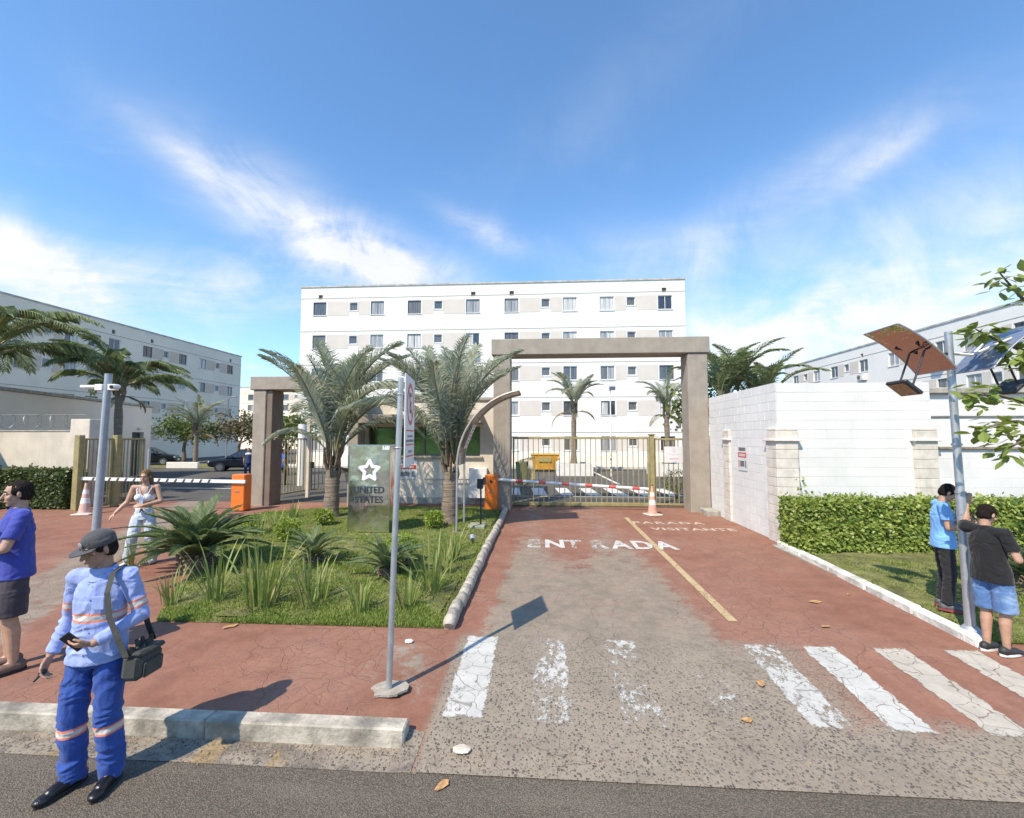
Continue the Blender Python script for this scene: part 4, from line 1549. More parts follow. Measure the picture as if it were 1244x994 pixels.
M_LEAFR = leaf_mat('reddish_leaf', (.085, .075, .04), (.21, .17, .10), .5, .2, 2.0)
M_LEAFG = leaf_mat('tree_leaf', (.06, .10, .025), (.17, .20, .06), .5, .25, 2.0)
q = AY(290, 545, 38)
leafy_tree('small_tree', 'small reddish green tree in the car park beside the shaded block', (q.x, 38, PZ), 1.7, [((-1.3, 0, 2.9), (1.3, 1.1, .8)), ((.7, .3, 3.3), (1.4, 1.2, 1.0)), ((1.8, -.2, 2.6), (1.1, 1, .8))], .22, 2400, M_LEAFR, 5)
q = AY(218, 545, 36)
leafy_tree('small_tree', 'dark spreading tree behind the bushy palm by the exit', (q.x, 36.5, PZ), 1.9, [((-.9, 0, 3.0), (1.4, 1.2, .9)), ((.9, .3, 2.8), (1.3, 1.2, .9))], .22, 1700, M_LEAFG, 6)
q = AY(332, 540, 26)
leafy_tree('small_tree', 'yellowish tree seen through the exit portal', (q.x + .8, 26, PZ), 1.4, [((-.4, 0, 2.5), (.9, .9, .8)), ((.7, .3, 2.9), (.9, .8, .8))], .2, 1200, M_LEAFG, 7)
q = AY(830, 500, 20)
leafy_tree('small_tree', 'slender tree with pale foliage just behind the right portal column', (q.x + .55, 20, PZ), 2.4, [((-.75, 0, 3.6), (.75, .6, .55)), ((-.35, 0, 3.0), (.6, .5, .4)), ((.5, .3, 3.9), (.9, .8, .7)), ((.3, .2, 3.0), (.7, .6, .5))], .16, 1500, M_LEAFG, 8, .09)

# feathery palm clump behind the white wall
am = [frond_mesh('frond', 2.6, 70, -20, 40, .55, .045, 61, .4, .6, .1, [M_RACH, M_PALMG]), frond_mesh('frond', 2.6, 82, 10, 40, .55, .045, 62, .45, .5, -.1, [M_RACH, M_PALMG])]
q = AY(900, 470, 18.5)
ac_ = thing('palm_tree', 'clumping green palm spilling above the white block wall beside the portal', 'palm', (q.x, 18.5, PZ))
r = random.Random(66)
tops = []
for k in range(5):
    bx, by = (k - 2) * .45, r.uniform(-.3, .3)
    hh = 3.75 + r.uniform(-.3, .45)
    MB().tube([(bx * .5, by, -.05), (bx * .8, by, hh * .5), (bx, by, hh)], [.07, .06, .05], 8).obj('stem', M_TRUNK, ac_, local=True, smooth=True)
    for j in range(8):
        a = R(j * 45 + r.uniform(-20, 20))
        place(am[j % 2], 'frond', ac_, Vector((bx, by, hh)), a, R(r.uniform(-6, 8)), r.uniform(.85, 1.1))

# ---- sago palms (cycads)
sg = [frond_mesh('frond', 1.05, 50, -8, 60, .20, .020, 71, .35, .15, .1, [M_RACH, M_SAGO], .3, .1), frond_mesh('frond', 1.05, 30, -18, 60, .20, .020, 72, .3, .2, -.1, [M_RACH, M_SAGO], .3, .1),
      frond_mesh('frond', 1.0, 70, 15, 58, .19, .020, 73, .4, .1, 0, [M_RACH, M_SAGO], .3, .1)]


def sago(label, base, sc, n, seed, stump=.45):
    r = random.Random(seed)
    t = thing('sago_palm', label, 'sago palm', base)
    mb = MB()
    mb.tube([(0, 0, -.08), (0, 0, stump * .4), (0, 0, stump * .8), (0, 0, stump)], [.19 * sc, .23 * sc, .19 * sc, .1 * sc], 12)
    for k in range(60):
        a = k * 2.4
        z = stump * k / 60
        d = Vector((math.cos(a), math.sin(a), 0))
        mb.tube([d * .16 * sc + Vector((0, 0, z)), d * .27 * sc + Vector((0, 0, z + .05))], [.035 * sc, .018 * sc], 5)
    mb.obj('trunk', M_BOOT, t, local=True)
    for k in range(n):
        a = (k * 137.5) % 360
        q = k / n
        place(sg[[1, 0, 0, 2][int(q * 3.99)]], 'frond', t, Vector((0, 0, stump * .9 + .05 * q)), R(a), R(r.uniform(-9, 7)), sc * r.uniform(.88, 1.1), r.uniform(-.2, .2))
    return t


q = G(238, 694)
sago('large dark sago palm at the corner of the garden beside the exit lane', (q.x, q.y, PZ + .05), 1.06, 50, 81, .24)
q = G(470, 706)
sago('small bright sago palm in front of the steel sign', (q.x, q.y, PZ + .08), .62, 26, 82, .12)
q = G(380, 690)
sago('small dark sago palm in the lawn between clumps of strap leaves', (q.x, q.y, PZ + .08), .62, 20, 83, .12)
q = G(1240, 722)
sago('dark sago palm on the grass behind the man in denim shorts', (q.x + .15, q.y, PZ + .08), .62, 24, 84, .15)
q = G(398, 640)
# ---- strap-leaf clumps: every leaf a part
strap = []
for k in range(5):
    rr_ = random.Random(90 + k)
    mb = MB()
    L = 1.0
    lean0 = [.05, .16, .28, .12, .4][k]
    pl_, prof = [], [.5, 1, 1, .85, .55, .02]
    for i in range(6):
        tq = i / 5
        bend = [0.1, .35, .5, .15, .75][k]
        x = lean0 * tq + bend * .35 * tq ** 3
        z = tq * (1 - .12 * bend * tq ** 2) * (1 if k != 4 else (1 - .25 * tq))
        pl_.append(Vector((x * L, 0, z * L)))
    for i in range(5):
        w0, w1 = .016 * prof[i], .016 * prof[i + 1]
        mb.face([pl_[i] + Vector((0, -w0, 0)), pl_[i] + Vector((0, w0, 0)), pl_[i + 1] + Vector((0, w1, 0)), pl_[i + 1] + Vector((0, -w1, 0))])
    strap.append(mb.mesh('leaf', M_IRIS))
    if k in (2, 4):
        strap.append(mb.mesh('leaf', leaf_mat('dry_strap_leaf', (.22, .18, .07), (.40, .33, .15), .7, .2, 3.0)))


def strap_clump(label, px, py, h, n, seed, spread=.14):
    r = random.Random(seed)
    b = G(px, py)
    t = thing('strap_leaf_plant', label, 'plant', (b.x, b.y, PZ + .06), 0, 'strap leaved clumps in the entrance garden')
    for k in range(n):
        a = r.uniform(0, 6.283)
        rad = spread * r.random() ** .6
        o = link_mesh('leaf', strap[r.choice([0, 0, 1, 1, 1, 2, 2, 2, 4, 4, 4, 5, 5, 3, 6])], t)
        o.location = (math.cos(a) * rad, math.sin(a) * rad, -.03)
        o.rotation_euler = (0, 0, a + r.uniform(-.7, .7))
        s_ = h * .88 * r.uniform(.55, 1.1)
        o.scale = (s_ * r.uniform(.8, 1.3), max(.75, s_), s_)


for args in [('broad clump of upright strap leaves at the street edge before the steel sign', 318, 742, 1.05, 46, 1, .19), ('thin strap leaf clump next to the large sago palm', 262, 735, .95, 28, 2, .12),
             ('full strap leaf clump between the broad clump and the sign pole', 379, 740, .82, 42, 3, .18), ('sparse low strap leaf clump just left of the parking sign pole', 437, 748, .62, 20, 4, .10),
             ('narrow upright strap leaf clump just past the parking sign pole', 494, 744, .66, 22, 5, .10), ('tall strap leaf clump near the rounded edging', 524, 725, .98, 32, 6, .13),
             ('strap leaf clump before the intercom canopy posts', 549, 686, .72, 34, 7, .14), ('strap leaf clump by the canopy post near the entrance edging', 541, 700, .75, 24, 71, .10), ('small strap leaf clump behind the worker at the garden corner', 207, 738, .62, 18, 8, .10),
             ('grey strap leaf clump beside the pole with cameras', 160, 690, .62, 22, 9, .12), ('strap leaf clump in front of the exit barrier cabinet', 313, 655, .62, 18, 10, .12),
             ('strap leaf clump at the exit portal column', 334, 644, .62, 18, 11, .12), ('strap leaf clump nearest the first palm trunk', 358, 634, .66, 20, 12, .12), ('strap leaf clump at the lane side of the large sago palm', 296, 662, .5, 14, 13, .10)]:
    strap_clump(*args)


# ---- small clipped shrubs
def shrub(label, px, py, rad, hgt, n, seed, m=None):
    r = np.random.default_rng(seed)
    b = G(px, py)
    t = thing('shrub', label, 'shrub', (b.x, b.y, PZ + .05), 0, 'small clipped shrubs of the entrance garden')
    mb = MB()
    for k in range(7):
        a = k * .9
        mb.tube([(0, 0, -.05), (math.cos(a) * rad * .35, math.sin(a) * rad * .35, hgt * .4), (math.cos(a) * rad * .7, math.sin(a) * rad * .7, hgt * .8)], [.014, .01, .004], 5)
    mb.obj('stem', M_TWIG, t, local=True)
    vs, fs = [], []
    for _ in range(n):
        d = r.normal(size=3)
        d /= np.linalg.norm(d)
        q = .55 + .5 * r.random()
        p = Vector((d[0] * rad * q, d[1] * rad * q, hgt * .62 + d[2] * hgt * .42 * q))
        a = (Vector(d) + Vector(r.normal(size=3)) * .6).normalized()
        c = a.cross(Vector(r.normal(size=3))).normalized()
        L = .045 + .03 * r.random()
        i = len(vs)
        vs += [p, p + a * L * .5 + c * L * .3, p + a * L, p + a * L * .5 - c * L * .3]
        fs.append((i, i + 1, i + 2, i + 3))
    me = bpy.data.meshes.new('foliage')
    me.from_pydata([tuple(v) for v in vs], [], fs)
    me.materials.append(m or M_SHRUB)
    link_mesh('foliage', me, t)


for args in [('bright green rounded shrub in the lawn left of the steel sign', 349, 664, .24, .50, 900, 1), ('small lime shrub at the foot of the first palm', 393, 642, .22, .40, 800, 2), ('lime shrub at the foot of the palm by the canopy', 527, 646, .23, .42, 800, 3),
             ('green shrub just behind the parking sign pole', 487, 690, .24, .50, 900, 4), ('dark shrub by the exit portal column', 309, 652, .2, .42, 500, 5)]:
    shrub(*args)


# ---- hedges
def hedge(label, x0, x1, y0, y1, h, n, lm, seed, leaf=.05):
    r = np.random.default_rng(seed)
    t = thing('hedge', label, 'hedge', ((x0 + x1) / 2, (y0 + y1) / 2, PZ))
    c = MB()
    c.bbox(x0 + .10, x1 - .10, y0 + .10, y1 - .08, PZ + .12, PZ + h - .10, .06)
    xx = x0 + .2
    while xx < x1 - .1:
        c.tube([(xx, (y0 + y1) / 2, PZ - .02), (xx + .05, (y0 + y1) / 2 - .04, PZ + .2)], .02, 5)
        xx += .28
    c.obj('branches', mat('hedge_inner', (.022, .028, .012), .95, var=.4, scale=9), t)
    vs, fs = [], []
    W, D = x1 - x0, y1 - y0
    ax, ay = W * h, W * D
    for _ in range(n):
        u = r.random()
        bul = .055 * mnoise.noise(Vector((r.random(), 0, 0)))
        x = x0 + W * r.random()
        z = PZ + .06 + (h - .06) * r.random()
        y = y0 + D * r.random()
        lump = .07 * mnoise.noise(Vector((x * 1.7, z * 2.2, y * 2.0))) + .04 * mnoise.noise(Vector((x * 6, z * 6, y * 6)))
        dep = r.random() ** 2 * .11
        if u < .55:
            p, nrm = Vector((x, y0 + dep - lump - (.04 if z < PZ + h * .6 else 0), z)), Vector((0, -1, .25))
        elif u < .84:
            p, nrm = Vector((x, y, PZ + h - dep + lump + (.10 * r.random() if r.random() < .12 else 0))), Vector((0, -.1, 1))
        elif u < .92:
            p, nrm = Vector((x0 + dep - lump, y, z)), Vector((-1, 0, .2))
        else:
            p, nrm = Vector((x1 - dep, y, z)), Vector((1, 0, .2))
        nrm = (nrm + Vector(r.normal(size=3)) * .55).normalized()
        a = nrm.cross(Vector(r.normal(size=3))).normalized()
        a = (a + nrm * .45).normalized()
        c_ = a.cross(nrm).normalized()
        L = leaf * (.5 + 1.0 * r.random())
        i = len(vs)
        vs += [p, p + a * L * .5 + c_ * L * .33, p + a * L, p + a * L * .5 - c_ * L * .33]
        fs.append((i, i + 1, i + 2, i + 3))
    org = ORG[t.name]
    me = bpy.data.meshes.new('foliage')
    me.from_pydata([tuple(v - org) for v in vs], [], fs)
    me.materials.append(lm)
    link_mesh('foliage', me, t)


hedge('clipped green hedge along the white block wall behind the two men', 4.98, 11.8, 9.12, 9.85, 1.0, 46000, M_HEDGE, 1, .068)
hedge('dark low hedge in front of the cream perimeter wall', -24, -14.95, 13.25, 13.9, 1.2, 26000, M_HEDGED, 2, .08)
# creeper sprout above the hedge, on the wall
sp = thing('creeper', 'thin creeper sprig climbing the white wall above the hedge', 'plant', (5.55, 10.02, 1.1))
MB().tube([(5.5, 10.0, 1.1), (5.53, 10.04, 1.3), (5.49, 10.06, 1.55), (5.52, 10.08, 1.75)], [.006, .005, .004, .003], 5).obj('stem', M_TWIG, sp)
for k in range(7):
    a = k * 1.9
    p = Vector((5.52 + .05 * math.cos(a), 10.03 + .01 * k * .3, 1.2 + .06 * k))
    d = Vector((math.cos(a), -.35, math.sin(a) * .5)).normalized()
    s_ = d.cross(Vector((0, 1, 0))).normalized()
    MB().face([p, p + d * .04 + s_ * .028, p + d * .085, p + d * .04 - s_ * .028]).obj('leaf', M_SHRUB, sp)

# planting strip inside the gate
shrub('green shrub in the bed inside the gate behind the notice', 822, 607, .5, 1.0, 700, 41, M_LEAFG)

# ---- broad-leaved tree reaching in from the right
M_BROAD = leaf_mat('broad_leaf', (.12, .185, .04), (.31, .37, .10), .4, .35, 3.0)
bt = thing('broad_leaf_tree', 'round leaved tree reaching in over the lamp and the white wall', 'tree', (7.15, 6.1, PZ))
mb = MB()
mb.tube([(7.15, 6.1, 0.05), (7.12, 6.05, 1.2), (7.05, 6.1, 2.0), (6.95, 6.0, 2.6)], [.13, .10, .09, .075], 10)
limbs = []


def limb(pts, r0_):
    mb.tube(pts, [r0_ * (1 - .8 * i / (len(pts) - 1)) for i in range(len(pts))], 6)
    limbs.append(pts)


base_l = Vector((6.95, 6.0, 2.6))
tg = [AY(1213, 330, 5.3), AY(1185, 400, 5.2), AY(1178, 480, 5.1), AY(1196, 520, 5.0), AY(1230, 435, 5.25), AY(1225, 545, 5.0)]
for tp in tg:
    mid_ = base_l.lerp(tp, .5) + Vector((.1, 0, .18 if tp.z > 3 else -.02))
    limb([base_l, mid_, base_l.lerp(tp, .82) + Vector((0, 0, .06)), tp], .035)
for tp in [(8.1, 6.5, 4.6), (7.4, 5.2, 4.9), (8.4, 6.2, 4.7), (8.7, 7.0, 4.8), (7.5, 5.9, 5.3), (8.8, 7.2, 4.0), (7.9, 5.0, 4.0)]:
    tp = Vector(tp)
    limb([base_l, base_l.lerp(tp, .5) + Vector((.1, 0, .1)), tp], .05)
mb.obj('trunk', M_BARK, bt, smooth=60)
# leaf: a small folded heart
lf = MB()
hp = [(0, 0), (.35, .26), (.62, .30), (.86, .18), (1.06, 0)]
for s_ in (-1, 1):
    pts = [Vector((x, s_ * y, .16 * y)) for x, y in hp]
    lf.face([pts[0], pts[1], pts[2], pts[3], pts[4]] if s_ > 0 else [pts[4], pts[3], pts[2], pts[1], pts[0]])
leaf_me = lf.mesh('leaf', M_BROAD)
r = random.Random(77)
near_leaf = 0
vs_all = MB()
for li, pts in enumerate(limbs):
    infr = li < 6
    n = [42, 60, 56, 56, 50, 36][li] if infr else 150
    for k in range(n):
        tq = 1 - (r.random() ** 1.6) * (.5 if infr else .62)
        L = len(pts) - 1
        i = min(L - 1, int(tq * L))
        p = Vector(pts[i]).lerp(Vector(pts[i + 1]), tq * L - i)
        sp_ = .085 if infr else .38
        p = p + Vector((r.gauss(0, sp_), r.gauss(0, sp_ * .9), r.gauss(-.01, sp_ * .75)))
        s_ = r.uniform(.10, .155)
        az, el, ro = r.uniform(0, 6.283), r.uniform(-1.0, .25), r.uniform(-.5, .5)
        Mx = Matrix.Translation(p) @ Matrix.Rotation(az, 4, 'Z') @ Matrix.Rotation(-el, 4, 'Y') @ Matrix.Rotation(ro, 4, 'X') @ Matrix.Scale(s_, 4)
        if infr:
            o = link_mesh('leaf', leaf_me, bt)
            o.matrix_local = Matrix.Translation(-ORG[bt.name]) @ Mx
        else:
            for s2 in (-1, 1):
                q_ = [Mx @ Vector((x, s2 * y, .16 * y)) for x, y in hp]
                vs_all.face(q_ if s2 > 0 else q_[::-1])
vs_all.obj('crown', M_BROAD, bt, kind='stuff')

# ---- trees on the far side of the street: what the steel sign and the gatehouse glass mirror
proto = leafy_tree('street_tree', 'leafy tree across the street mirrored in the steel sign and gatehouse glass', (-14, -24, 0), 2.2, [((-1.6, 0, 4.2), (1.9, 1.7, 1.5)), ((1.5, .5, 4.6), (2.0, 1.8, 1.6)), ((0, -.5, 5.6), (1.8, 1.7, 1.3)), ((.3, .2, 3.4), (1.8, 1.6, 1.0))], .34, 2600, M_LEAFG, 9, .22, group='trees across the street')
for k, (x, y, s_) in enumerate([(-9, -26, 1.1), (-4.5, -23, .9), (0.5, -27, 1.15), (5.5, -24, .95), (-20, -25, 1.05), (-27, -24, 1.0), (11, -26, 1.1)]):
    c = copy_tree(proto)
    c.location = (x, y, 0)
    c.rotation_euler = (0, 0, k * 1.7)
    c.scale = (s_, s_, s_)

# ================================================================ STREET OBJECTS
M_GALV = mat('galvanised', (.42, .44, .46), .45, .6, .1, 8)
M_GREY = mat('grey_pole_paint', (.33, .36, .40), .5, .3, .08, 8)
M_PANELW = mat('sign_white', (.66, .66, .67), .45, 0, .05, 3)
M_REDS = mat('sign_red', (.55, .06, .05), .5, 0, .08)
M_BLK = mat('sign_black', (.03, .03, .035), .5, 0, .08)
M_ORANGE = mat('orange_paint', (.72, .17, .02), .42, 0, .08, 3)
M_STEELP = mat('brushed_steel_edge', (.52, .52, .52), .28, 1.0, .06)
M_BLACKP = mat('black_plastic', (.02, .02, .02), .5)
M_WPLAST = mat('white_plastic', (.74, .74, .73), .45, 0, .04)

# ---- parking sign on a pole
b = Vector((-1.385, 4.11, PZ))
sg_ = thing('parking_sign', 'no parking sign turned nearly edge on, on a thin galvanised pole in the red pavement', 'street sign', b)
top = Vector((-1.325, 4.14, 2.96))
MB().tube([b + Vector((0, 0, -.05)), top], .027, 14).obj('pole', M_GALV, sg_, smooth=50)
pa, pb = Vector((-1.285, 4.03, 0)), Vector((-1.365, 4.59, 0))
dxy = (pb - pa).normalized()
nrm = Vector((dxy.y, -dxy.x, 0))
Mp = frame_mat((pa + pb) / 2 + Vector((0, 0, 2.555)) + nrm * .036, dxy, (0, 0, 1))
panel = MB().bbox(-.285, .285, -.435, .435, -.006, .006, .003, Mp).obj('panel', M_PANELW, sg_)


def ring(mb, M, c, r0_, r1_, n=40, z=.0072):
    for k in range(n):
        a, a2 = 2 * math.pi * k / n, 2 * math.pi * (k + 1) / n
        mb.face([M @ Vector((c[0] + math.cos(q) * rr, c[1] + math.sin(q) * rr, z)) for q, rr in ((a, r0_), (a, r1_), (a2, r1_), (a2, r0_))])


q = MB()
ring(q, Mp, (.0, .165), .165, .208)
dv = Vector((.7071, -.7071))
for s_ in (1,):
    c0, c1 = Vector((-.118, .283)), Vector((.118, .047))
    nv = Vector((.7071, .7071)) * .02
    q.face([Mp @ Vector((p.x, p.y, .0076)) for p in (c0 - nv, c1 - nv, c1 + nv, c0 + nv)])
q.obj('prohibition_ring', M_REDS, panel)
text_mesh('letter', 'E', .27, M_BLK, Mp @ Matrix.Translation((0, .165, .0069)), panel, bold=.006)
for zz in (-.10, -.235, -.345):
    MB().face([Mp @ Vector((x, zz + dy, .007)) for x, dy in ((-.25, 0), (.25, 0), (.25, .014), (-.25, .014))]).obj('red_rule', M_REDS, panel)
rr_ = random.Random(4)
for zz, hw, hh in ((-.148, .16, .02), (-.192, .24, .024), (-.295, .10, .024)):
    x = -hw
    q = MB()
    while x < hw:
        w = rr_.uniform(.012, .024)
        q.face([Mp @ Vector((xx, zz + dy, .007)) for xx, dy in ((x, -hh / 2), (x + w, -hh / 2), (x + w, hh / 2), (x, hh / 2))])
        x += w + .009
    q.obj('small_print', mat('grey_print', (.22, .22, .24), .6), panel)
for zz in (2.3, 2.8):
    MB().tube([Vector((-1.385 + .06 * (zz - PZ) / 2.83, 4.11 + .03 * (zz - PZ) / 2.83, zz)) + Vector((math.cos(a) * .031, math.sin(a) * .031, 0)) for a in [k * .6 for k in range(11)]], .006, 5).obj('clamp', M_GALV, sg_)
q = MB()
rr_ = random.Random(5)
poly = [(b.x + math.cos(k * .4488) * .17 * rr_.uniform(.7, 1.2), b.y + math.sin(k * .4488) * .14 * rr_.uniform(.7, 1.2)) for k in range(14)]
q.prism(poly, PZ - .01, PZ + .010)
q.obj('footing', mat('footing_cement', (.36, .32, .265), .95, 0, .2, 12, .006, 60), sg_)

# ---- steel totem
def steel_mirror():
    m, nt, b_ = new_mat('polished_steel')
    vec = nt.add('ShaderNodeNewGeometry').outputs['Position']
    b_.inputs['Base Color'].default_value = (.86, .86, .85, 1)
    b_.inputs['Metallic'].default_value = 1.0
    nt.set(b_.inputs['Roughness'], nt.ramp(nt.noise(vec, 5, 4), .3, .7, .13, .22))
    bump(nt, b_, nt.noise(vec, 2.2, 2, .4), .025)
    return m


M_MIRROR = steel_mirror()
ta, tb = G(422, 652), G(472.5, 653)
tl = (tb - ta)
tl.z = 0
tw = tl.length
tot_ = thing('sign_totem', 'polished steel totem with a white star standing in the entrance lawn', 'sign', (ta + tb) / 2)
dx_ = tl.normalized()
Mt = frame_mat(Vector(((ta.x + tb.x) / 2, (ta.y + tb.y) / 2, PZ)), dx_, (0, 0, 1))      # x along the face, y up, z towards the street
Hh_ = 2.09
MB().box(-tw / 2 + .03, tw / 2 - .03, .02, .11, -.27, -.03, Mt).obj('base', M_BLK, tot_)
body_ = MB().bbox(-tw / 2, tw / 2, .11, Hh_, -.30, 0, .006, Mt).obj('body', M_MIRROR, tot_)
for s_ in (-1, 1):
    MB().box(s_ * tw / 2 - (.0 if s_ < 0 else .018), s_ * tw / 2 + (.018 if s_ < 0 else .0), .115, Hh_ - .006, .0005, .007, Mt).obj('edge_trim', M_STEELP, body_)
# star: white raised outline with rounded corners
pts = []
for k in range(10):
    a = R(90 + 36 * k)
    rd = .235 if k % 2 == 0 else .118
    pts.append(Vector((math.cos(a) * rd + .005, math.sin(a) * rd + 1.50, 0)))
q = MB()
for k in range(10):
    a, c = pts[k], pts[(k + 1) % 10]
    d = (c - a).normalized()
    nn = Vector((-d.y, d.x, 0)) * .034
    q.add([Mt @ Vector((p.x, p.y, zz)) for zz in (.001, .022) for p in (a - nn, c - nn, c + nn, a + nn)], [(4, 5, 6, 7), (0, 1, 5, 4), (1, 2, 6, 5), (2, 3, 7, 6), (3, 0, 4, 7)])
    disc = [Vector((a.x + math.cos(t) * .034, a.y + math.sin(t) * .034, 0)) for t in [i * math.pi / 6 for i in range(12)]]
    q.add([Mt @ Vector((p.x, p.y, zz)) for zz in (.001, .0225) for p in disc], [tuple(range(12, 24))] + [(i, (i + 1) % 12, (i + 1) % 12 + 12, i + 12) for i in range(12)])
q.obj('star', mat('star_white', (.82, .80, .82), .4, 0, .02), body_)
M_CUT = mat('dark_letter', (.045, .055, .075), .35, .3, .05)
text_mesh('lettering', 'UNITED', .215, M_CUT, Mt @ Matrix.Translation((.0, 1.055, .008)), body_, extrude=.006, sx=.93, spacing=1.02, bold=.004)
text_mesh('lettering', 'STATES', .215, M_CUT, Mt @ Matrix.Translation((.0, .835, .008)), body_, extrude=.006, sx=.93, spacing=1.02, bold=.004)
text_mesh('lettering', 'PARQUE', .07, M_CUT, Mt @ Matrix.Translation((.0, .68, .006)), body_, extrude=.004, spacing=1.5)
text_mesh('house_number', '160', .12, mat('star_white', (.82, .80, .82), .4), Mt @ Matrix.Translation((tw / 2 - .11, Hh_ - .075, .006)), body_, extrude=.004, bold=.006)
MB().box(-.13, .33, .943, .953, .001, .006, Mt).obj('rule', M_STEELP, body_)
# garden spotlights by the totem
for k, (px, py, lab) in enumerate([(492, 697, 'small caged garden light in the lawn before the steel sign'), (574, 664, 'small grey garden light in the lawn near the intercom')]):
    p = G(px, py)
    t = thing('garden_light', lab, 'garden light', (p.x, p.y, PZ + .06))
    MB().tube([(p.x, p.y, PZ + .02), (p.x, p.y, PZ + .16)], .012, 6).obj('spike', M_BLK, t)
    MB().tube([(p.x, p.y, PZ + .14), (p.x - .02, p.y + .09, PZ + .19)], [.05, .06], 12).obj('lamp_head', M_BLACKP if k == 0 else M_GREY, t, smooth=40)

# ---- camera pole
pb_ = Vector((-10.8, 10.36, PZ))
ptp = Vector((-10.69, 10.35, 3.95))
cpole = thing('camera_pole', 'grey steel pole carrying two white cameras beside the exit lane', 'pole', pb_)
MB().tube([pb_ - Vector((0, 0, .05)), ptp], [.088, .078], 18).obj('pole', M_GREY, cpole, smooth=50)
MB().tube([ptp, ptp + Vector((0, 0, .012))], .082, 18).obj('cap', M_GREY, cpole, smooth=50)
zc = 3.60
for s_ in (-1, 1):
    q = MB()
    q.bbox(-.10, .10, -.06, .06, -.075, .075, .01, Matrix.Translation(Vector((ptp.x + s_ * .17, ptp.y - .03, zc + .02))))
    br = q.obj('junction_box', M_WPLAST, cpole)
    dcam = Vector((s_ * .9, -.5, -.08)).normalized() if s_ < 0 else Vector((.35, -.93, -.12)).normalized()
    c0 = Vector((ptp.x + s_ * .30, ptp.y - .05, zc + .03))
    cm = MB().tube([c0 - dcam * .05, c0 + dcam * .26], [.05, .055], 14).obj('camera_body', M_WPLAST, cpole, smooth=40)
    MB().tube([c0 + dcam * .261, c0 + dcam * .268], .042, 12).obj('lens', M_BLK, cm)
MB().tube([Vector((ptp.x + .02, ptp.y - .1, 3.5)), Vector((ptp.x, ptp.y - .102, 2.9)), Vector((ptp.x - .03, ptp.y - .104, 1.8))], .009, 5).obj('cable', M_WPLAST, cpole)

# ---- solar street lamp with two curved wings
lb_ = Vector((4.86, 5.58, PZ))
lt = Vector((4.795, 5.56, 3.64))
lamp = thing('solar_street_lamp', 'galvanised street lamp with two curved solar wings in the right hand lawn', 'street lamp', lb_)
MB().tube([lb_ - Vector((0, 0, .05)), lb_.lerp(lt, .45), lb_.lerp(lt, .46), lt], [.05, .047, .04, .037], 18).obj('pole', M_GALV, lamp, smooth=40)
MB().tube([lb_ + Vector((0, 0, .004)), lb_ + Vector((0, 0, .05)), lb_ + Vector((0, 0, .13))], [.15, .13, .06], 14).obj('foot', M_GREY, lamp, smooth=40)
for zz in (1.5, 1.75, 2.3):
    f = (zz - PZ) / (3.64 - PZ)
    c0 = lb_.lerp(lt, f)
    MB().tube([c0, c0 + Vector((0, 0, .025))], .05, 16).obj('band', M_GALV, lamp)


def wing_mirror():
    m, nt, b_ = new_mat('glossy_wing_underside')
    b_.inputs['Base Color'].default_value = (.50, .44, .40, 1)
    b_.inputs['Metallic'].default_value = 1.0
    b_.inputs['Roughness'].default_value = .07
    vec = nt.add('ShaderNodeNewGeometry').outputs['Position']
    bump(nt, b_, nt.noise(vec, 6, 3), .01)
    return m


def solar_mat():
    m, nt, b_ = new_mat('solar_cells')
    vec = nt.add('ShaderNodeNewGeometry').outputs['Position']
    br = nt.add('ShaderNodeTexBrick')
    nt.l.new(vec, br.inputs['Vector'])
    br.offset = 0
    br.inputs['Scale'].default_value = 8
    br.inputs['Mortar Size'].default_value = .012
    br.inputs['Color1'].default_value = (.13, .16, .22, 1)
    br.inputs['Color2'].default_value = (.15, .18, .25, 1)
    br.inputs['Mortar'].default_value = (.27, .30, .38, 1)
    nt.l.new(br.outputs['Color'], b_.inputs['Base Color'])
    b_.inputs['Roughness'].default_value = .18
    return m


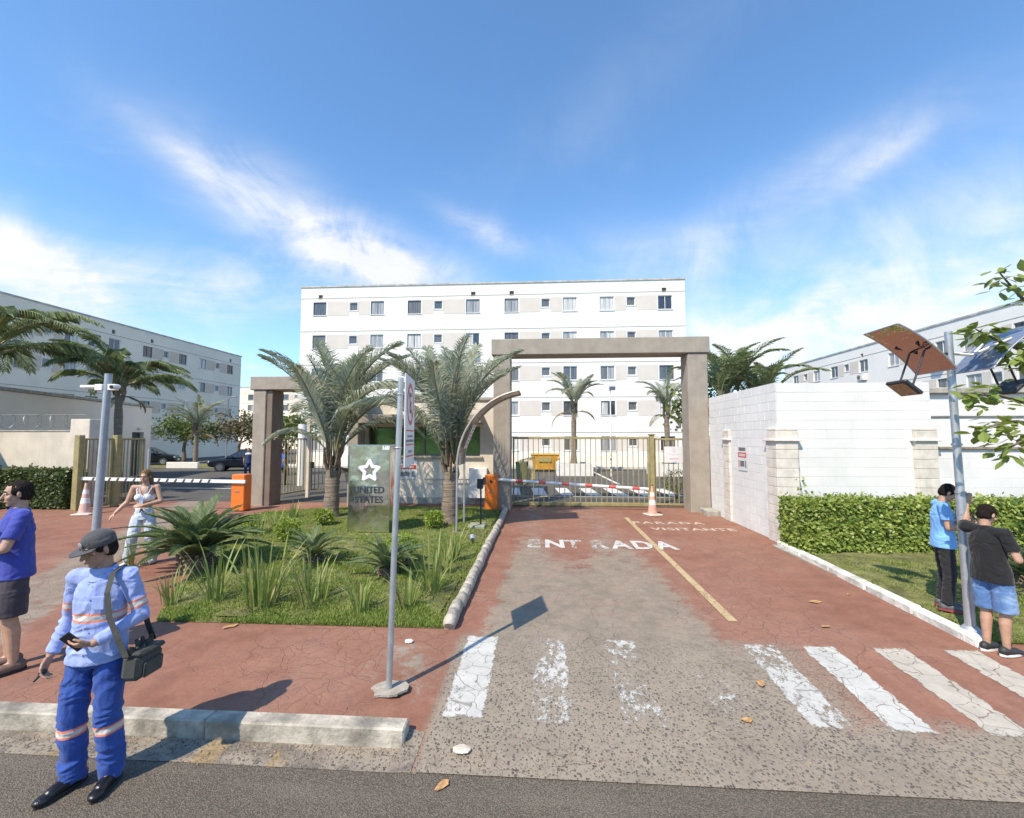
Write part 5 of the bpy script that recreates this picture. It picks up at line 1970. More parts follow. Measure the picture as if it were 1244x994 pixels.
M_WING, M_SOLAR = wing_mirror(), solar_mat()
for s_ in (-1, 1):
    # profile in x-z, steep at the pole and flatter outside
    prof = []
    for k in range(13):
        t = k / 12
        prof.append((4.82 + s_ * (.19 + .60 * (.82 * t + .18 * t * t)), 3.16 + .66 * (t - .22 * t * t)))
    under, upper = MB(), MB()
    for k in range(12):
        (xa, za), (xb, zb) = prof[k], prof[k + 1]
        for mb_, dz_ in ((under, 0.0), (upper, .012)):
            mb_.face([(xa, 5.29, za + dz_), (xb, 5.29, zb + dz_), (xb, 5.82, zb + dz_), (xa, 5.82, za + dz_)])
    wg = under.obj('wing', M_WING, lamp, smooth=80)
    upper.obj('solar_cells', M_SOLAR, wg, smooth=80)
    rim = MB()
    for yy in (5.285, 5.825):
        rim.tube([(x, yy, z + .006) for x, z in prof], .009, 6)
    for (x, z) in (prof[0], prof[-1]):
        rim.tube([(x, 5.285, z + .006), (x, 5.825, z + .006)], .009, 6)
    rim.obj('rim', M_GALV, wg)
    xm, zm = prof[5]
    arm = MB()
    armm = M_BLK if s_ < 0 else M_WPLAST
    arm.tube([(4.80 + s_ * .03, 5.56, 3.38), (4.82 + s_ * .22, 5.56, 3.36), (xm, 5.56, zm - .012 if s_ < 0 else zm + .03)], .018, 7)
    for yy in (5.40, 5.72):
        arm.tube([(4.82 + s_ * .22, 5.56, 3.36), (prof[7][0], yy, prof[7][1] + (.03 if s_ > 0 else -.014))], .013, 6)
    arm.obj('bracket', armm, lamp, smooth=40)
    hd = thing if False else None
    xh = 4.82 + s_ * .58
    head = MB().bbox(xh - .12, xh + .12, 5.38, 5.68, 2.955, 2.995, .008, Matrix.Translation((xh, 5.5, 2.97)) @ Matrix.Rotation(-s_ * R(40), 4, 'Y') @ Matrix.Translation((-xh, -5.5, -2.97))).obj('lamp_head', M_BLK, lamp)
    MB().box(xh - .095, xh + .095, 5.41, 5.65, 2.948, 2.9545, Matrix.Translation((xh, 5.5, 2.97)) @ Matrix.Rotation(-s_ * R(40), 4, 'Y') @ Matrix.Translation((-xh, -5.5, -2.97))).obj('lens', mat('lamp_lens', (.30, .19, .11), .2, 0, .2, 20), head)
    rod = MB()
    for yy in (5.42, 5.63):
        rod.tube([(prof[5][0], yy, prof[5][1] - .01), (xh - s_ * .02, yy, 3.0)], .011, 6)
    rod.obj('hanger', M_BLK, lamp)

# ---- intercom canopy
cn = thing('intercom_canopy', 'curved bronze canopy on two thin posts reaching over the entrance lane edge', 'canopy', (-1.95, 10.9, PZ))
c_x, c_z = -1.98, 1.72
arc = []
for k in range(15):
    a = R(180 - 82 * k / 14)
    arc.append((-1.98 + 1.62 * (1 + math.cos(a)) * 1.04, 1.72 + 1.78 * math.sin(a)))
q = MB()
for k in range(14):
    (xa, za), (xb, zb) = arc[k], arc[k + 1]
    q.face([(xa, 10.45, za), (xb, 10.45, zb), (xb, 11.45, zb), (xa, 11.45, za)])
    q.face([(xa - .006, 10.45, za + .008), (xa - .006, 11.45, za + .008), (xb - .006, 11.45, zb + .008), (xb - .006, 10.45, zb + .008)])


def poly_mat():
    m, nt, b_ = new_mat('bronze_polycarbonate')
    b_.inputs['Base Color'].default_value = (.16, .125, .095, 1)
    b_.inputs['Roughness'].default_value = .25
    b_.inputs['Alpha'].default_value = .9
    return m


q.obj('roof_sheet', poly_mat(), cn, smooth=80)
for yy in (10.45, 11.45):
    MB().tube([(x, yy, z) for x, z in arc], .026, 8).obj('arched_rib', mat('canopy_frame', (.40, .36, .31), .45, .4), cn, smooth=60)
    MB().tube([(-1.98, yy, PZ - .02), (-1.98, yy, 1.74)], .026, 10).obj('post', M_GALV, cn, smooth=60)
for k in (5, 14):
    MB().tube([(arc[k][0], 10.45, arc[k][1]), (arc[k][0], 11.45, arc[k][1])], .018, 8).obj('cross_bar', mat('canopy_frame', (.40, .36, .31), .45, .4), cn, smooth=60)


def notice(name, label, M, w, h, style, cat='sign', parent=None):
    """flat notice: white plate, coloured band, rows of print too small to read"""
    t = MB().bbox(-w / 2, w / 2, -h / 2, h / 2, -.004, .004, .002, M)
    if parent is None:
        o = t.obj(name, M_PANELW, base=M.translation, label=label, cat=cat)
    else:
        o = t.obj(name, M_PANELW, parent)
    rr = random.Random(int(w * 1000) + style)

    def bar(x0_, x1_, y0_, y1_, m, nm):
        MB().face([M @ Vector((x * w, y * h, .0052)) for x, y in ((x0_, y0_), (x1_, y0_), (x1_, y1_), (x0_, y1_))]).obj(nm, m, o)

    def words(y0_, y1_, x0_, x1_, m, nm='print'):
        q_ = MB()
        x = x0_
        while x < x1_:
            ww = rr.uniform(.012, .03)
            q_.face([M @ Vector((xx * w, y * h, .0056)) for xx, y in ((x, y0_), (min(x1_, x + ww), y0_), (min(x1_, x + ww), y1_), (x, y1_))])
            x += ww + .010
        q_.obj(nm, m, o)
    if style == 1:                      # dark line, red band, print
        words(.30, .44, -.38, .38, M_BLK)
        bar(-.47, .47, .03, .24, M_REDS, 'red_band')
        words(.08, .19, -.36, .36, M_PANELW)
        words(-.34, -.10, -.24, .22, M_BLK)
        bar(-.44, -.32, -.38, -.08, mat('sign_pink', (.5, .2, .18), .6), 'emblem')
        bar(.30, .44, -.38, -.08, mat('sign_slate', (.16, .2, .24), .6), 'emblem')
    elif style == 2:                    # pale notice with grey emblem and small red line
        q_ = MB()
        for k in range(24):
            a, a2 = 2 * math.pi * k / 24, 2 * math.pi * (k + 1) / 24
            q_.face([M @ Vector((math.cos(t_) * r_ * w * .105, math.sin(t_) * r_ * w * .105 + h * .26, .0056)) for t_, r_ in ((a, .86), (a, 1), (a2, 1), (a2, .86))])
        q_.obj('emblem', mat('pale_print', (.42, .42, .44), .6), o)
        bar(-.01, .015, .17, .35, mat('pale_print', (.42, .42, .44), .6), 'emblem')
        words(.0, .035, -.4, .4, mat('faint_print', (.52, .52, .54), .6))
        words(-.09, -.06, -.1, .02, mat('faint_print', (.52, .52, .54), .6))
        words(-.29, -.23, -.24, .24, mat('sign_pinkred', (.6, .16, .17), .6))
        bar(-.08, .12, -.47, -.42, mat('pale_print', (.42, .42, .44), .6), 'print')
    else:                               # red rules and print
        for k in range(6):
            words(.40 - k * .15, .46 - k * .15, -.36, .36, M_REDS if k in (0, 3, 5) else mat('grey_print', (.22, .22, .24), .6))
    return o


xm, zm = arc[4]
d_arc = Vector((arc[6][0] - arc[2][0], 0, arc[6][1] - arc[2][1])).normalized()
notice('notice', '', frame_mat((xm + .085, 10.95, zm - .02), (0, 1, 0), d_arc), .42, .62, 3, parent=cn)
xm, zm = arc[1]
notice('notice', '', frame_mat((xm + .03, 10.62, zm - .02), (0, 1, 0), (.05, 0, 1)), .2, .28, 3, parent=cn)

# intercom post
ip = G(584, 643)
ic = thing('intercom_post', 'black intercom pedestal on a small concrete base beside the entrance', 'intercom', (ip.x, ip.y, PZ))
MB().bbox(ip.x - .30, ip.x + .12, ip.y - .22, ip.y + .25, PZ - .01, PZ + .12, .02).obj('base', mat('mossy_concrete', (.27, .29, .21), .9, 0, .25, 8), ic)
MB().tube([(ip.x, ip.y, PZ + .12), (ip.x, ip.y, PZ + .9), (ip.x - .01, ip.y, 1.28)], .022, 8).obj('post', M_BLK, ic, smooth=60)
MB().bbox(ip.x - .09, ip.x + .05, ip.y - .05, ip.y + .07, 1.12, 1.36, .01).obj('handset', M_BLACKP, ic)
MB().bbox(ip.x + .052, ip.x + .12, ip.y - .05, ip.y + .05, 1.22, 1.40, .01).obj('visor', M_BLACKP, ic)

# white cabinet on the gatehouse
wc = AY(581, 588, 15.1)
MB().bbox(wc.x - .30, wc.x + .30, 15.0, 15.245, .36, 1.36, .012).obj('meter_cabinet', M_WPLAST, base=(wc.x, 15.12, .36), label='plain white meter cabinet on the gatehouse wall behind the orange cabinet', cat='cabinet')


# ---- barriers
def barrier(label, x, y, zh, w, d, face):
    t = thing('barrier_cabinet', label, 'barrier', (x, y, PZ))
    MB().bbox(x - w / 2, x + w / 2, y - d / 2, y + d / 2, PZ + .02, PZ + zh, .02).obj('cabinet', M_ORANGE, t)
    MB().box(x - w / 2 + .01, x + w / 2 - .01, y - d / 2 + .01, y + d / 2 - .01, PZ, PZ + .02).obj('plinth', M_BLK, t)
    MB().tube([(x, y - d / 2 - .003, PZ + zh * .82), (x, y - d / 2 - .02, PZ + zh * .82)], .045, 14).obj('lock', M_BLK, t)
    MB().bbox(x - .07, x + .05, y - d / 2 - .012, y - d / 2 - .002, PZ + zh * .52, PZ + zh * .56, .003).obj('maker_plate', M_STEELP, t)
    return t


t = barrier('orange barrier cabinet at the entrance with a red and white arm', -1.56, 14.02, 1.10, .40, .34, 1)
a, c = Vector((-1.36, 13.98, 1.08)), Vector((3.22, 13.98, .82))
arm_ = MB().tube([a, c], .045, 8).obj('arm', M_WPLAST, t, smooth=40)
d = (c - a)
for k in range(6):
    f0 = .12 + k * .155
    MB().tube([a + d * f0, a + d * (f0 + .048)], .0465, 8).obj('red_band', mat('reflective_red', (.62, .10, .08), .4), arm_, smooth=40)
t = barrier('orange barrier cabinet at the exit with a long thin striped arm', -9.27, 13.42, 1.12, .42, .36, 1)
a, c = Vector((-9.15, 13.2, 1.02)), Vector((-14.35, 13.2, 1.14))
arm_ = MB().bbox(-14.35, -9.0, 13.17, 13.23, .99, 1.09, .008, Matrix.Translation((-9.15, 13.2, 1.04)) @ Matrix.Rotation(R(.7), 4, 'Y') @ Matrix.Translation((9.15, -13.2, -1.04))).obj('arm', M_WPLAST, t)
for k in range(15):
    x = -10.2 - k * .27
    z = 1.04 - (x + 9.15) * math.tan(R(-.7)) * -1
    z = 1.04 + (-(x + 9.15)) * math.tan(R(.7))
    q = MB()
    q.face([(x, 13.166, z - .048), (x + .07, 13.166, z - .048), (x + .12, 13.166, z + .048), (x + .05, 13.166, z + .048)])
    q.obj('dark_band', mat('band_dark', (.06, .055, .05), .5), arm_)


# ---- cones
def cone(label, p, h, group=None, worn=False):
    t = thing('traffic_cone', label, 'traffic cone', p, 0.3, group)
    M_C = mat('cone_faded' if worn else 'cone_orange', (.62, .40, .34) if worn else (.60, .33, .25), .7, 0, .15, 14, obj=True)
    s = h / .84
    MB().bbox(-.21 * s, .21 * s, -.21 * s, .21 * s, 0, .035 * s, .012).obj('base', mat('cone_base', (.60, .52, .47), .8, 0, .15, 14, obj=True), t, local=True)

    def rad(z):
        return (.145 * (1 - z / .84) + .026 * z / .84) * s
    MB().tube([(0, 0, .035 * s), (0, 0, .06 * s), (0, 0, .84 * s)], [.17 * s, rad(.06), rad(.84)], 18).obj('body', M_C, t, local=True, smooth=40)
    for z0, z1 in ((.30, .44), (.54, .66)):
        MB().tube([(0, 0, z0 * s), (0, 0, z1 * s)], [rad(z0) + .003, rad(z1) + .003], 18).obj('white_band', mat('cone_white', (.74, .72, .70), .5, 0, .1), t, local=True, smooth=40)
    MB().tube([(0, 0, .84 * s), (0, 0, .89 * s)], [rad(.84), .012], 10).obj('tip', M_BLK, t, local=True)


cone('faded orange traffic cone with white bands at the gate post', (3.22, 13.5, PZ), .84)
cone('washed out traffic cone beside the folded exit gate', (-13.42, 12.5, PZ), .92, worn=True)

# notices
notice('gate_notice', 'white notice with a grey emblem hung on the fixed gate panel', frame_mat((4.27, 14.89, 1.83), (1, 0, 0), (0, 0, 1)), .62, .52, 2)
notice('wall_notice', 'small white notice with a red band on the white block wall', frame_mat((XW - .012, 11.82, 1.86), (0, -1, 0), (0, 0, 1)), .50, .62, 1)
nq = AY(490, 567, 15.2)
notice('gatehouse_notice', 'white notice with a red band on the gatehouse below its window', frame_mat((nq.x, GYF - .012, 1.28), (1, 0, 0), (0, 0, 1)), .95, .66, 1)

# ---- courtyard
sk = AY(662, 578, 30.2)
dm = thing('skip_container', 'yellow orange waste skip inside the courtyard behind the gate', 'skip', (sk.x, 30.2, PZ))
M_SKIP = mat('skip_yellow', (.60, .30, .03), .55, 0, .2, 2)
q = MB()
x_, y_ = sk.x, 30.2
bot = [(x_ - .72, y_ - .6), (x_ + .72, y_ - .6), (x_ + .72, y_ + .6), (x_ - .72, y_ + .6)]
tp_ = [(x_ - .92, y_ - .72), (x_ + .92, y_ - .72), (x_ + .92, y_ + .72), (x_ - .92, y_ + .72)]
q.add([(*p, PZ + .15) for p in bot] + [(*p, PZ + 1.12) for p in tp_], [(3, 2, 1, 0), (0, 1, 5, 4), (1, 2, 6, 5), (2, 3, 7, 6), (3, 0, 4, 7)])
q.obj('tub', M_SKIP, dm)
q = MB()
for (p, p2) in zip(tp_, tp_[1:] + tp_[:1]):
    q.tube([(*p, PZ + 1.12), (*p2, PZ + 1.12)], .045, 6)
q.obj('rim', M_SKIP, dm)
for s_ in (-1, 1):
    MB().bbox(x_ + s_ * .5 - .06, x_ + s_ * .5 + .06, y_ - .55, y_ + .55, PZ, PZ + .148, .01).obj('skid', M_BLK, dm)
    MB().tube([(x_ + s_ * .88, y_ - .2, PZ + .8), (x_ + s_ * 1.02, y_ - .2, PZ + .8)], .05, 8).obj('lifting_pin', M_SKIP, dm)
MB().box(x_ - .42, x_ + .42, y_ - .725, y_ - .70, PZ + .66, PZ + .93).obj('label_plate', mat('skip_plate', (.33, .27, .10), .6), dm)
bn = AY(634, 582, 22)
wb = thing('wheelie_bin', 'dark green wheeled bin inside the gate next to the gatehouse', 'bin', (bn.x, 22, PZ))
q = MB()
q.add([(bn.x + a_ * .22, 22 + b_ * .24, PZ + .06) for a_, b_ in ((-1, -1), (1, -1), (1, 1), (-1, 1))] + [(bn.x + a_ * .29, 22 + b_ * .34, PZ + 1.0) for a_, b_ in ((-1, -1), (1, -1), (1, 1), (-1, 1))],
      [(3, 2, 1, 0), (0, 1, 5, 4), (1, 2, 6, 5), (2, 3, 7, 6), (3, 0, 4, 7), (4, 5, 6, 7)])
M_BIN = mat('bin_green', (.015, .06, .035), .5)
q.obj('body', M_BIN, wb)
MB().bbox(bn.x - .31, bn.x + .31, 21.63, 22.4, PZ + 1.003, PZ + 1.07, .02).obj('lid', M_BIN, wb)
for s_ in (-1, 1):
    MB().tube([(bn.x + s_ * .25, 22.3, PZ + .09), (bn.x + s_ * .3, 22.3, PZ + .09)], .09, 12).obj('wheel', M_BLK, wb)
ra = AY(646, 590, 21.5)
rl = thing('ramp_railing', 'short olive railing beside the bin inside the gate', 'railing', (ra.x, 22, PZ))
a, b = (ra.x - .5, 20.2), (ra.x + .1, 23.8)
bars_gate(rl, a, b, PZ + .05, PZ + 1.25, 12, .04, .012)
fl = AY(741, 590, 27)
fp = thing('floodlight_pole', 'slim floodlight pole in the courtyard before the main block', 'lamp post', (fl.x, 26.4, PZ))
MB().tube([(fl.x, 26.4, PZ), (fl.x, 26.4, 5.2)], [.05, .035], 8).obj('pole', M_WPLAST, fp, smooth=60)
MB().cbox((fl.x + .1, 26.3, 5.25), (.34, .2, .22), M=Matrix.Rotation(R(28), 3, 'X')).obj('floodlight', M_GREY, fp)
for k in range(5):
    MB().tube([(fl.x, 26.4, PZ + .2 + k * .24), (fl.x, 26.4, PZ + .32 + k * .24)], .054, 8).obj('warning_band', M_BLK if k % 2 else mat('warn_yellow', (.6, .42, .03), .5), fp)
lp = AY(277, 490, 44)
lp2 = thing('car_park_lamp', 'thin car park lamp post before the shaded block', 'lamp post', (lp.x, 44, PZ))
MB().tube([(lp.x, 44, PZ), (lp.x, 44, 6.1), (lp.x + .3, 43.8, 6.4), (lp.x + .8, 43.6, 6.5)], [.07, .05, .04, .04], 8).obj('pole', M_GALV, lp2, smooth=60)
MB().bbox(lp.x + .7, lp.x + 1.2, 43.45, 43.75, 6.44, 6.54, .02).obj('lamp_head', M_GREY, lp2)


# ---- parked cars
def car(label, loc, rz, paint, group):
    t = thing('parked_car', label, 'car', loc, rz, group)
    # side profile along x (nose at +x), loft across y
    M_P = mat('car_paint_' + paint, {'dark': (.018, .022, .035), 'black': (.012, .012, .014)}[paint], .22, .35, .05, obj=True, spec=.6)
    secs = [(-2.0, .38, .80, .72), (-1.92, .30, .92, .78), (-1.2, .24, .96, .82), (-.3, .22, .93, .83), (.75, .22, .92, .83), (1.45, .24, .86, .80), (1.92, .30, .74, .74), (2.02, .38, .62, .64)]
    mb = MB()
    n = 12
    ring_ = []
    for (x, zb, ztp, hw) in secs:
        row = []
        for k in range(n):
            a = 2 * math.pi * (k + .5) / n
            c, s = math.cos(a), math.sin(a)
            e = .45
            row.append(Vector((x, math.copysign(abs(c) ** e, c) * hw, (zb + ztp) / 2 + math.copysign(abs(s) ** e, s) * (ztp - zb) / 2)))
        ring_.append(row)
    vs = [p for row in ring_ for p in row]
    fs = [tuple(range(n)), tuple(reversed(range((len(secs) - 1) * n, len(secs) * n)))]
    for i in range(len(secs) - 1):
        for k in range(n):
            fs.append((i * n + k, (i + 1) * n + k, (i + 1) * n + (k + 1) % n, i * n + (k + 1) % n))
    mb.add(vs, fs)
    body = mb.obj('body', M_P, t, local=True, smooth=35)
    cab = MB()
    c0 = [(-1.75, .70), (1.05, .74)]
    lo = [Vector((-1.72, -.74, .9)), Vector((1.0, -.76, .9)), Vector((1.0, .76, .9)), Vector((-1.72, .74, .9))]
    hi = [Vector((-1.25, -.56, 1.42)), Vector((.15, -.58, 1.42)), Vector((.15, .58, 1.42)), Vector((-1.25, .56, 1.42))]
    cab.add(lo + hi, [(0, 1, 5, 4), (1, 2, 6, 5), (2, 3, 7, 6), (3, 0, 4, 7), (4, 5, 6, 7)])
    cab.obj('cabin', M_P, t, local=True)
    M_CG = glass('car_glass', (.03, .035, .04), .04)

    def pane(q, nm, sh=.86, off=.006):
        c = sum(q, Vector()) / 4
        nn = (q[1] - q[0]).cross(q[3] - q[0]).normalized()
        MB().face([c + (p - c) * sh + nn * off for p in q]).obj(nm, M_CG, t, local=True)
    pane([lo[1], lo[2], hi[2], hi[1]], 'windscreen')
    pane([lo[3], lo[0], hi[0], hi[3]], 'rear_window')
    ml, mh = lo[0].lerp(lo[1], .5), hi[0].lerp(hi[1], .45)
    pane([lo[0], ml, mh, hi[0]], 'side_window', .82)
    pane([ml, lo[1], hi[1], mh], 'side_window', .82)
    ml, mh = lo[3].lerp(lo[2], .5), hi[3].lerp(hi[2], .45)
    pane([ml, lo[3], hi[3], mh], 'side_window', .82)
    pane([lo[2], ml, mh, hi[2]], 'side_window', .82)
    for x in (-1.22, 1.3):
        for s_ in (-1, 1):
            w = MB().tube([(x, s_ * .66, .30), (x, s_ * .86, .30)], .30, 20).obj('wheel', M_BLK, t, local=True, smooth=40)
            MB().tube([(x, s_ * .855, .30), (x, s_ * .868, .30)], .19, 14).obj('rim', M_STEELP, w, local=True, smooth=40)
    for s_ in (-1, 1):
        MB().ell((1.93, s_ * .52, .62), (.09, .17, .08)).obj('headlight', mat('headlight', (.75, .76, .78), .15), t, local=True, smooth=True)
        MB().ell((-1.96, s_ * .58, .74), (.06, .13, .10)).obj('tail_light', mat('tail_light', (.4, .02, .02), .2), t, local=True, smooth=True)
        MB().ell((.62, s_ * .88, .98), (.09, .09, .06)).obj('wing_mirror', M_P, t, local=True, smooth=True)
    MB().cbox((2.035, 0, .44), (.02, .40, .13)).obj('number_plate', M_WPLAST, t, local=True)
    MB().cbox((2.0, 0, .60), (.06, .62, .07)).obj('grille', M_BLK, t, local=True)
    return t


cpos = G(278, 572)
car('dark blue hatchback with pale headlights crossing the car park lane', (cpos.x + .9, cpos.y + .3, PZ), R(205), 'dark', 'parked cars')
q = AY(192, 553, 34)
car('black car almost hidden behind the low cream building', (q.x - 1.2, 34.5, PZ), R(20), 'black', 'parked cars')

# ---- litter and fallen leaves
M_DRY = mat('dry_leaf', (.42, .24, .10), .8, 0, .3, 20, obj=True)
M_LITTER = mat('litter_white', (.72, .70, .66), .7, 0, .1, 12)


def ground_z(x, y):
    if y < 3.31:
        return 0.0
    if x > -.95 and y < 5.25:
        return ramp_z(y) - .003
    return PZ if y > 3.7 else .008


for k, (px, py, s_, lab) in enumerate([(925, 832, .05, 'curled tan leaf on the grey apron between crossing stripes'), (907, 872, .05, 'tan leaf on the pebbled apron near the street'), (990, 732, .075, 'large dry leaf on the red driveway near the lawn kerb'),
                                       (1003, 762, .055, 'small dry leaf on the red driveway above the crossing'), (1031, 723, .035, 'tiny dry leaf on the red driveway'), (537, 955, .05, 'brown leaf on the asphalt at the apron edge'), (280, 762, .07, 'pale dry leaf on the red pavement at the lawn edge')]):
    zq = .01 if py > 940 else (PZ if py < 790 else .08)
    p = G(px, py, zq)
    z = ground_z(p.x, p.y) + .006
    rr = random.Random(k)
    q = MB()
    n = 7
    up_ = [Vector((math.cos(2 * math.pi * i / n) * s_ * rr.uniform(.6, 1.1) * 1.35, math.sin(2 * math.pi * i / n) * s_ * rr.uniform(.4, .8), rr.uniform(.002, .014))) for i in range(n)]
    c = Vector((0, 0, .003))
    for i in range(n):
        q.face([c, up_[i], up_[(i + 1) % n]])
    o = q.obj('dry_leaf', M_DRY, local=True, label=lab, cat='leaf', group='fallen leaves')
    o.location = (p.x, p.y, z)
    o.rotation_euler = (0, 0, rr.uniform(0, 6))
for k, (px, py, s_, lab) in enumerate([(561, 914, .075, 'flat pale stone lying on the gutter concrete beside the kerb end'), (497, 781, .05, 'crumpled white paper scrap on the red pavement behind the sign pole')]):
    p = G(px, py, .02 if py > 850 else PZ)
    rr = random.Random(40 + k)
    q = MB()
    q.ell((0, 0, .012), (s_, s_ * .72, .014 if k == 0 else .02), seg=9, rings=5)
    for v in q.v:
        v += Vector((rr.uniform(-.15, .15), rr.uniform(-.15, .15), rr.uniform(-.1, .2))) * s_ * .35
    o = q.obj('pale_stone' if k == 0 else 'paper_scrap', mat('pale_stone', (.58, .50, .42), .85, 0, .15, 30, obj=True) if k == 0 else M_LITTER, local=True, label=lab, cat='stone' if k == 0 else 'litter')
    o.location = (p.x, p.y, ground_z(p.x, p.y) + .006)

# grit and leaf crumbs gathered in the gutter
r = np.random.default_rng(17)
q = MB()
for k in range(900):
    x = -6.5 + 6.2 * r.random() if k < 700 else -.9 + 5 * r.random()
    y = 3.52 - abs(r.normal()) * .09 if k < 700 else 3.34 + .25 * r.random()
    s_ = .004 + .011 * r.random() ** 3
    z = ground_z(x, y) + .003 if x > -.95 else .009
    a = r.random() * 6.28
    c_, d_2 = math.cos(a) * s_, math.sin(a) * s_
    q.add([(x - c_, y - d_2, z), (x + d_2, y - c_, z), (x + c_, y + d_2, z), (x - d_2, y + c_, z), (x, y, z + s_ * .8)], [(0, 1, 4), (1, 2, 4), (2, 3, 4), (3, 0, 4)])
q.obj('gutter_debris', mat('grit', (.24, .19, .13), .95, 0, .6, 40), label='brown grit and leaf crumbs gathered in the gutter along the kerb', cat='debris', kind='stuff')

# ================================================================ PEOPLE
def skin_mat(name, col):
    m, nt, b_ = new_mat(name)
    vec = nt.add('ShaderNodeTexCoord').outputs['Object']
    f = nt.noise(vec, 22, 4)
    nt.set(b_.inputs['Base Color'], nt.mix(nt.ramp(f, .3, .7), tuple(c * .88 for c in col), tuple(c * 1.08 for c in col)))
    b_.inputs['Roughness'].default_value = .5
    b_.inputs['Subsurface Weight'].default_value = .08
    b_.inputs['Subsurface Radius'].default_value = (.012, .005, .003)
    return m


def cloth_mat(name, col, rough=.85, var=.12, weave=220.0, band=None, wash=None):
    """woven cloth; `band` draws the reflective tape where the mesh attribute bd is near zero"""
    m, nt, b_ = new_mat(name)
    vec = nt.add('ShaderNodeTexCoord').outputs['Object']
    f = nt.noise(vec, 7, 5, .6)
    c = nt.mix(nt.ramp(f, .3, .7), tuple(x * (1 - var) for x in col), tuple(min(1, x * (1 + var)) for x in col))
    if wash:
        c = nt.mix(nt.ramp(nt.noise(vec, 3.2, 4, .6), .42, .68), c, wash)
    if band:
        at = nt.add('ShaderNodeAttribute')
        at.attribute_name = 'bd'
        d = nt.math('ABSOLUTE', at.outputs['Fac'])
        c = nt.mix(nt.math('LESS_THAN', d, .030), c, (.75, .22, .12))
        c = nt.mix(nt.math('LESS_THAN', d, .0165), c, (.55, .53, .50))
    nt.set(b_.inputs['Base Color'], c)
    b_.inputs['Roughness'].default_value = rough
    b_.inputs['Sheen Weight'].default_value = .15
    b_.inputs['Specular IOR Level'].default_value = .25
    h = nt.math('ADD', nt.math('MULTIPLY', nt.noise(vec, weave, 2), .25), nt.noise(nt.scale_vec(vec, (1, 1, .55)), 26, 4, .6))
    bump(nt, b_, h, .007)
    return m


def remeshed(name, mb, m, parent, voxel=.006, it=4, fold=0.0, fscale=(7, 7, 12), seed=0.0, attr=None):
    me = mb.mesh(name, m)
    tmp = bpy.data.objects.new('tmp_' + name, me)
    md = tmp.modifiers.new('r', 'REMESH')
    md.mode = 'VOXEL'
    md.voxel_size = voxel
    ms = tmp.modifiers.new('s', 'SMOOTH')
    ms.iterations = it
    ms.factor = .5
    out = evaluated_mesh(tmp)
    bpy.data.meshes.remove(me)
    out.name = name
    out.materials.clear()
    out.materials.append(m)
    if fold:
        n = len(out.vertices)
        co, no = np.empty(n * 3), np.empty(n * 3)
        out.vertices.foreach_get('co', co)
        out.vertex_normals.foreach_get('vector', no)
        res = np.empty(n * 3)
        for i in range(n):
            c, nrm = Vector(co[3 * i:3 * i + 3]), Vector(no[3 * i:3 * i + 3])
            q = Vector((c.x * fscale[0] + seed, c.y * fscale[1], c.z * fscale[2] + 2.2 * mnoise.noise(c * 5)))
            n1_ = 1 - abs(mnoise.noise(q)) * 2.2
            n2_ = mnoise.noise(q * 2.3 + Vector((9, 3, seed)))
            res[3 * i:3 * i + 3] = c + nrm * fold * (n1_ * .75 + n2_ * .45)
        out.vertices.foreach_set('co', res)
    out.polygons.foreach_set('use_smooth', [True] * len(out.polygons))
    if attr is not None:
        a = out.attributes.new('bd', 'FLOAT', 'POINT')
        a.data.foreach_set('value', [attr(v.co) for v in out.vertices])
    out.update()
    return link_mesh(name, out, parent)


def seg_t(p, a, b):
    ab = b - a
    return (p - a).dot(ab) / ab.length_squared


def hand(mb, w, d, nrm, u, curl=.45, s=1.0, spread=.06, pinch=0.0):
    """palm, four unequal fingers and a thumb; d = along the hand, nrm = where the palm looks, u = thumb side"""
    d, nrm = d.normalized(), nrm.normalized()
    nrm = (nrm - d * nrm.dot(d)).normalized()
    u = (u - d * u.dot(d))
    u = (u - nrm * u.dot(nrm)).normalized()
    Mh = Matrix((d, u, nrm)).transposed()
    mb.ell(w + d * .05 * s, (.056 * s, .042 * s, .017 * s), Mh)
    mb.ell(w + d * .075 * s, (.03 * s, .043 * s, .015 * s), Mh)
    for k, (off, ln) in enumerate(((.031, .074), (.0105, .083), (-.0105, .077), (-.031, .060))):
        p = w + d * .088 * s + u * off * s
        dd = (d + u * off * spread * 40 * .05).normalized()
        c = curl * (1 + .12 * k)
        for j, fr in enumerate((.44, .32, .26)):
            c_ = c * (.7 + .3 * j)
            dd = (dd * math.cos(c_) + nrm * math.sin(c_)).normalized()
            q = p + dd * ln * fr * s
            mb.cap(p, q, (.0092 - .0007 * j) * s, (.0086 - .0008 * j) * s, 8)
            p = q
    p = w + d * .022 * s + u * .030 * s
    dd = (u * .75 + d * .75 + nrm * (.25 + pinch)).normalized()
    q = p + dd * .045 * s
    mb.cap(p, q, .0125 * s, .0105 * s, 8)
    dd = (dd * .55 + d * .75 + nrm * (.25 + pinch)).normalized()
    mb.cap(q, q + dd * .034 * s, .0105 * s, .0085 * s, 8)


def head_parts(J, s=1.0):
    """rotation of the head frame (face looks along -y)"""
    return Matrix.Rotation(J['hyaw'], 3, 'Z') @ Matrix.Rotation(J['hpitch'], 3, 'X') @ Matrix.Rotation(J.get('hroll', 0), 3, 'Y')


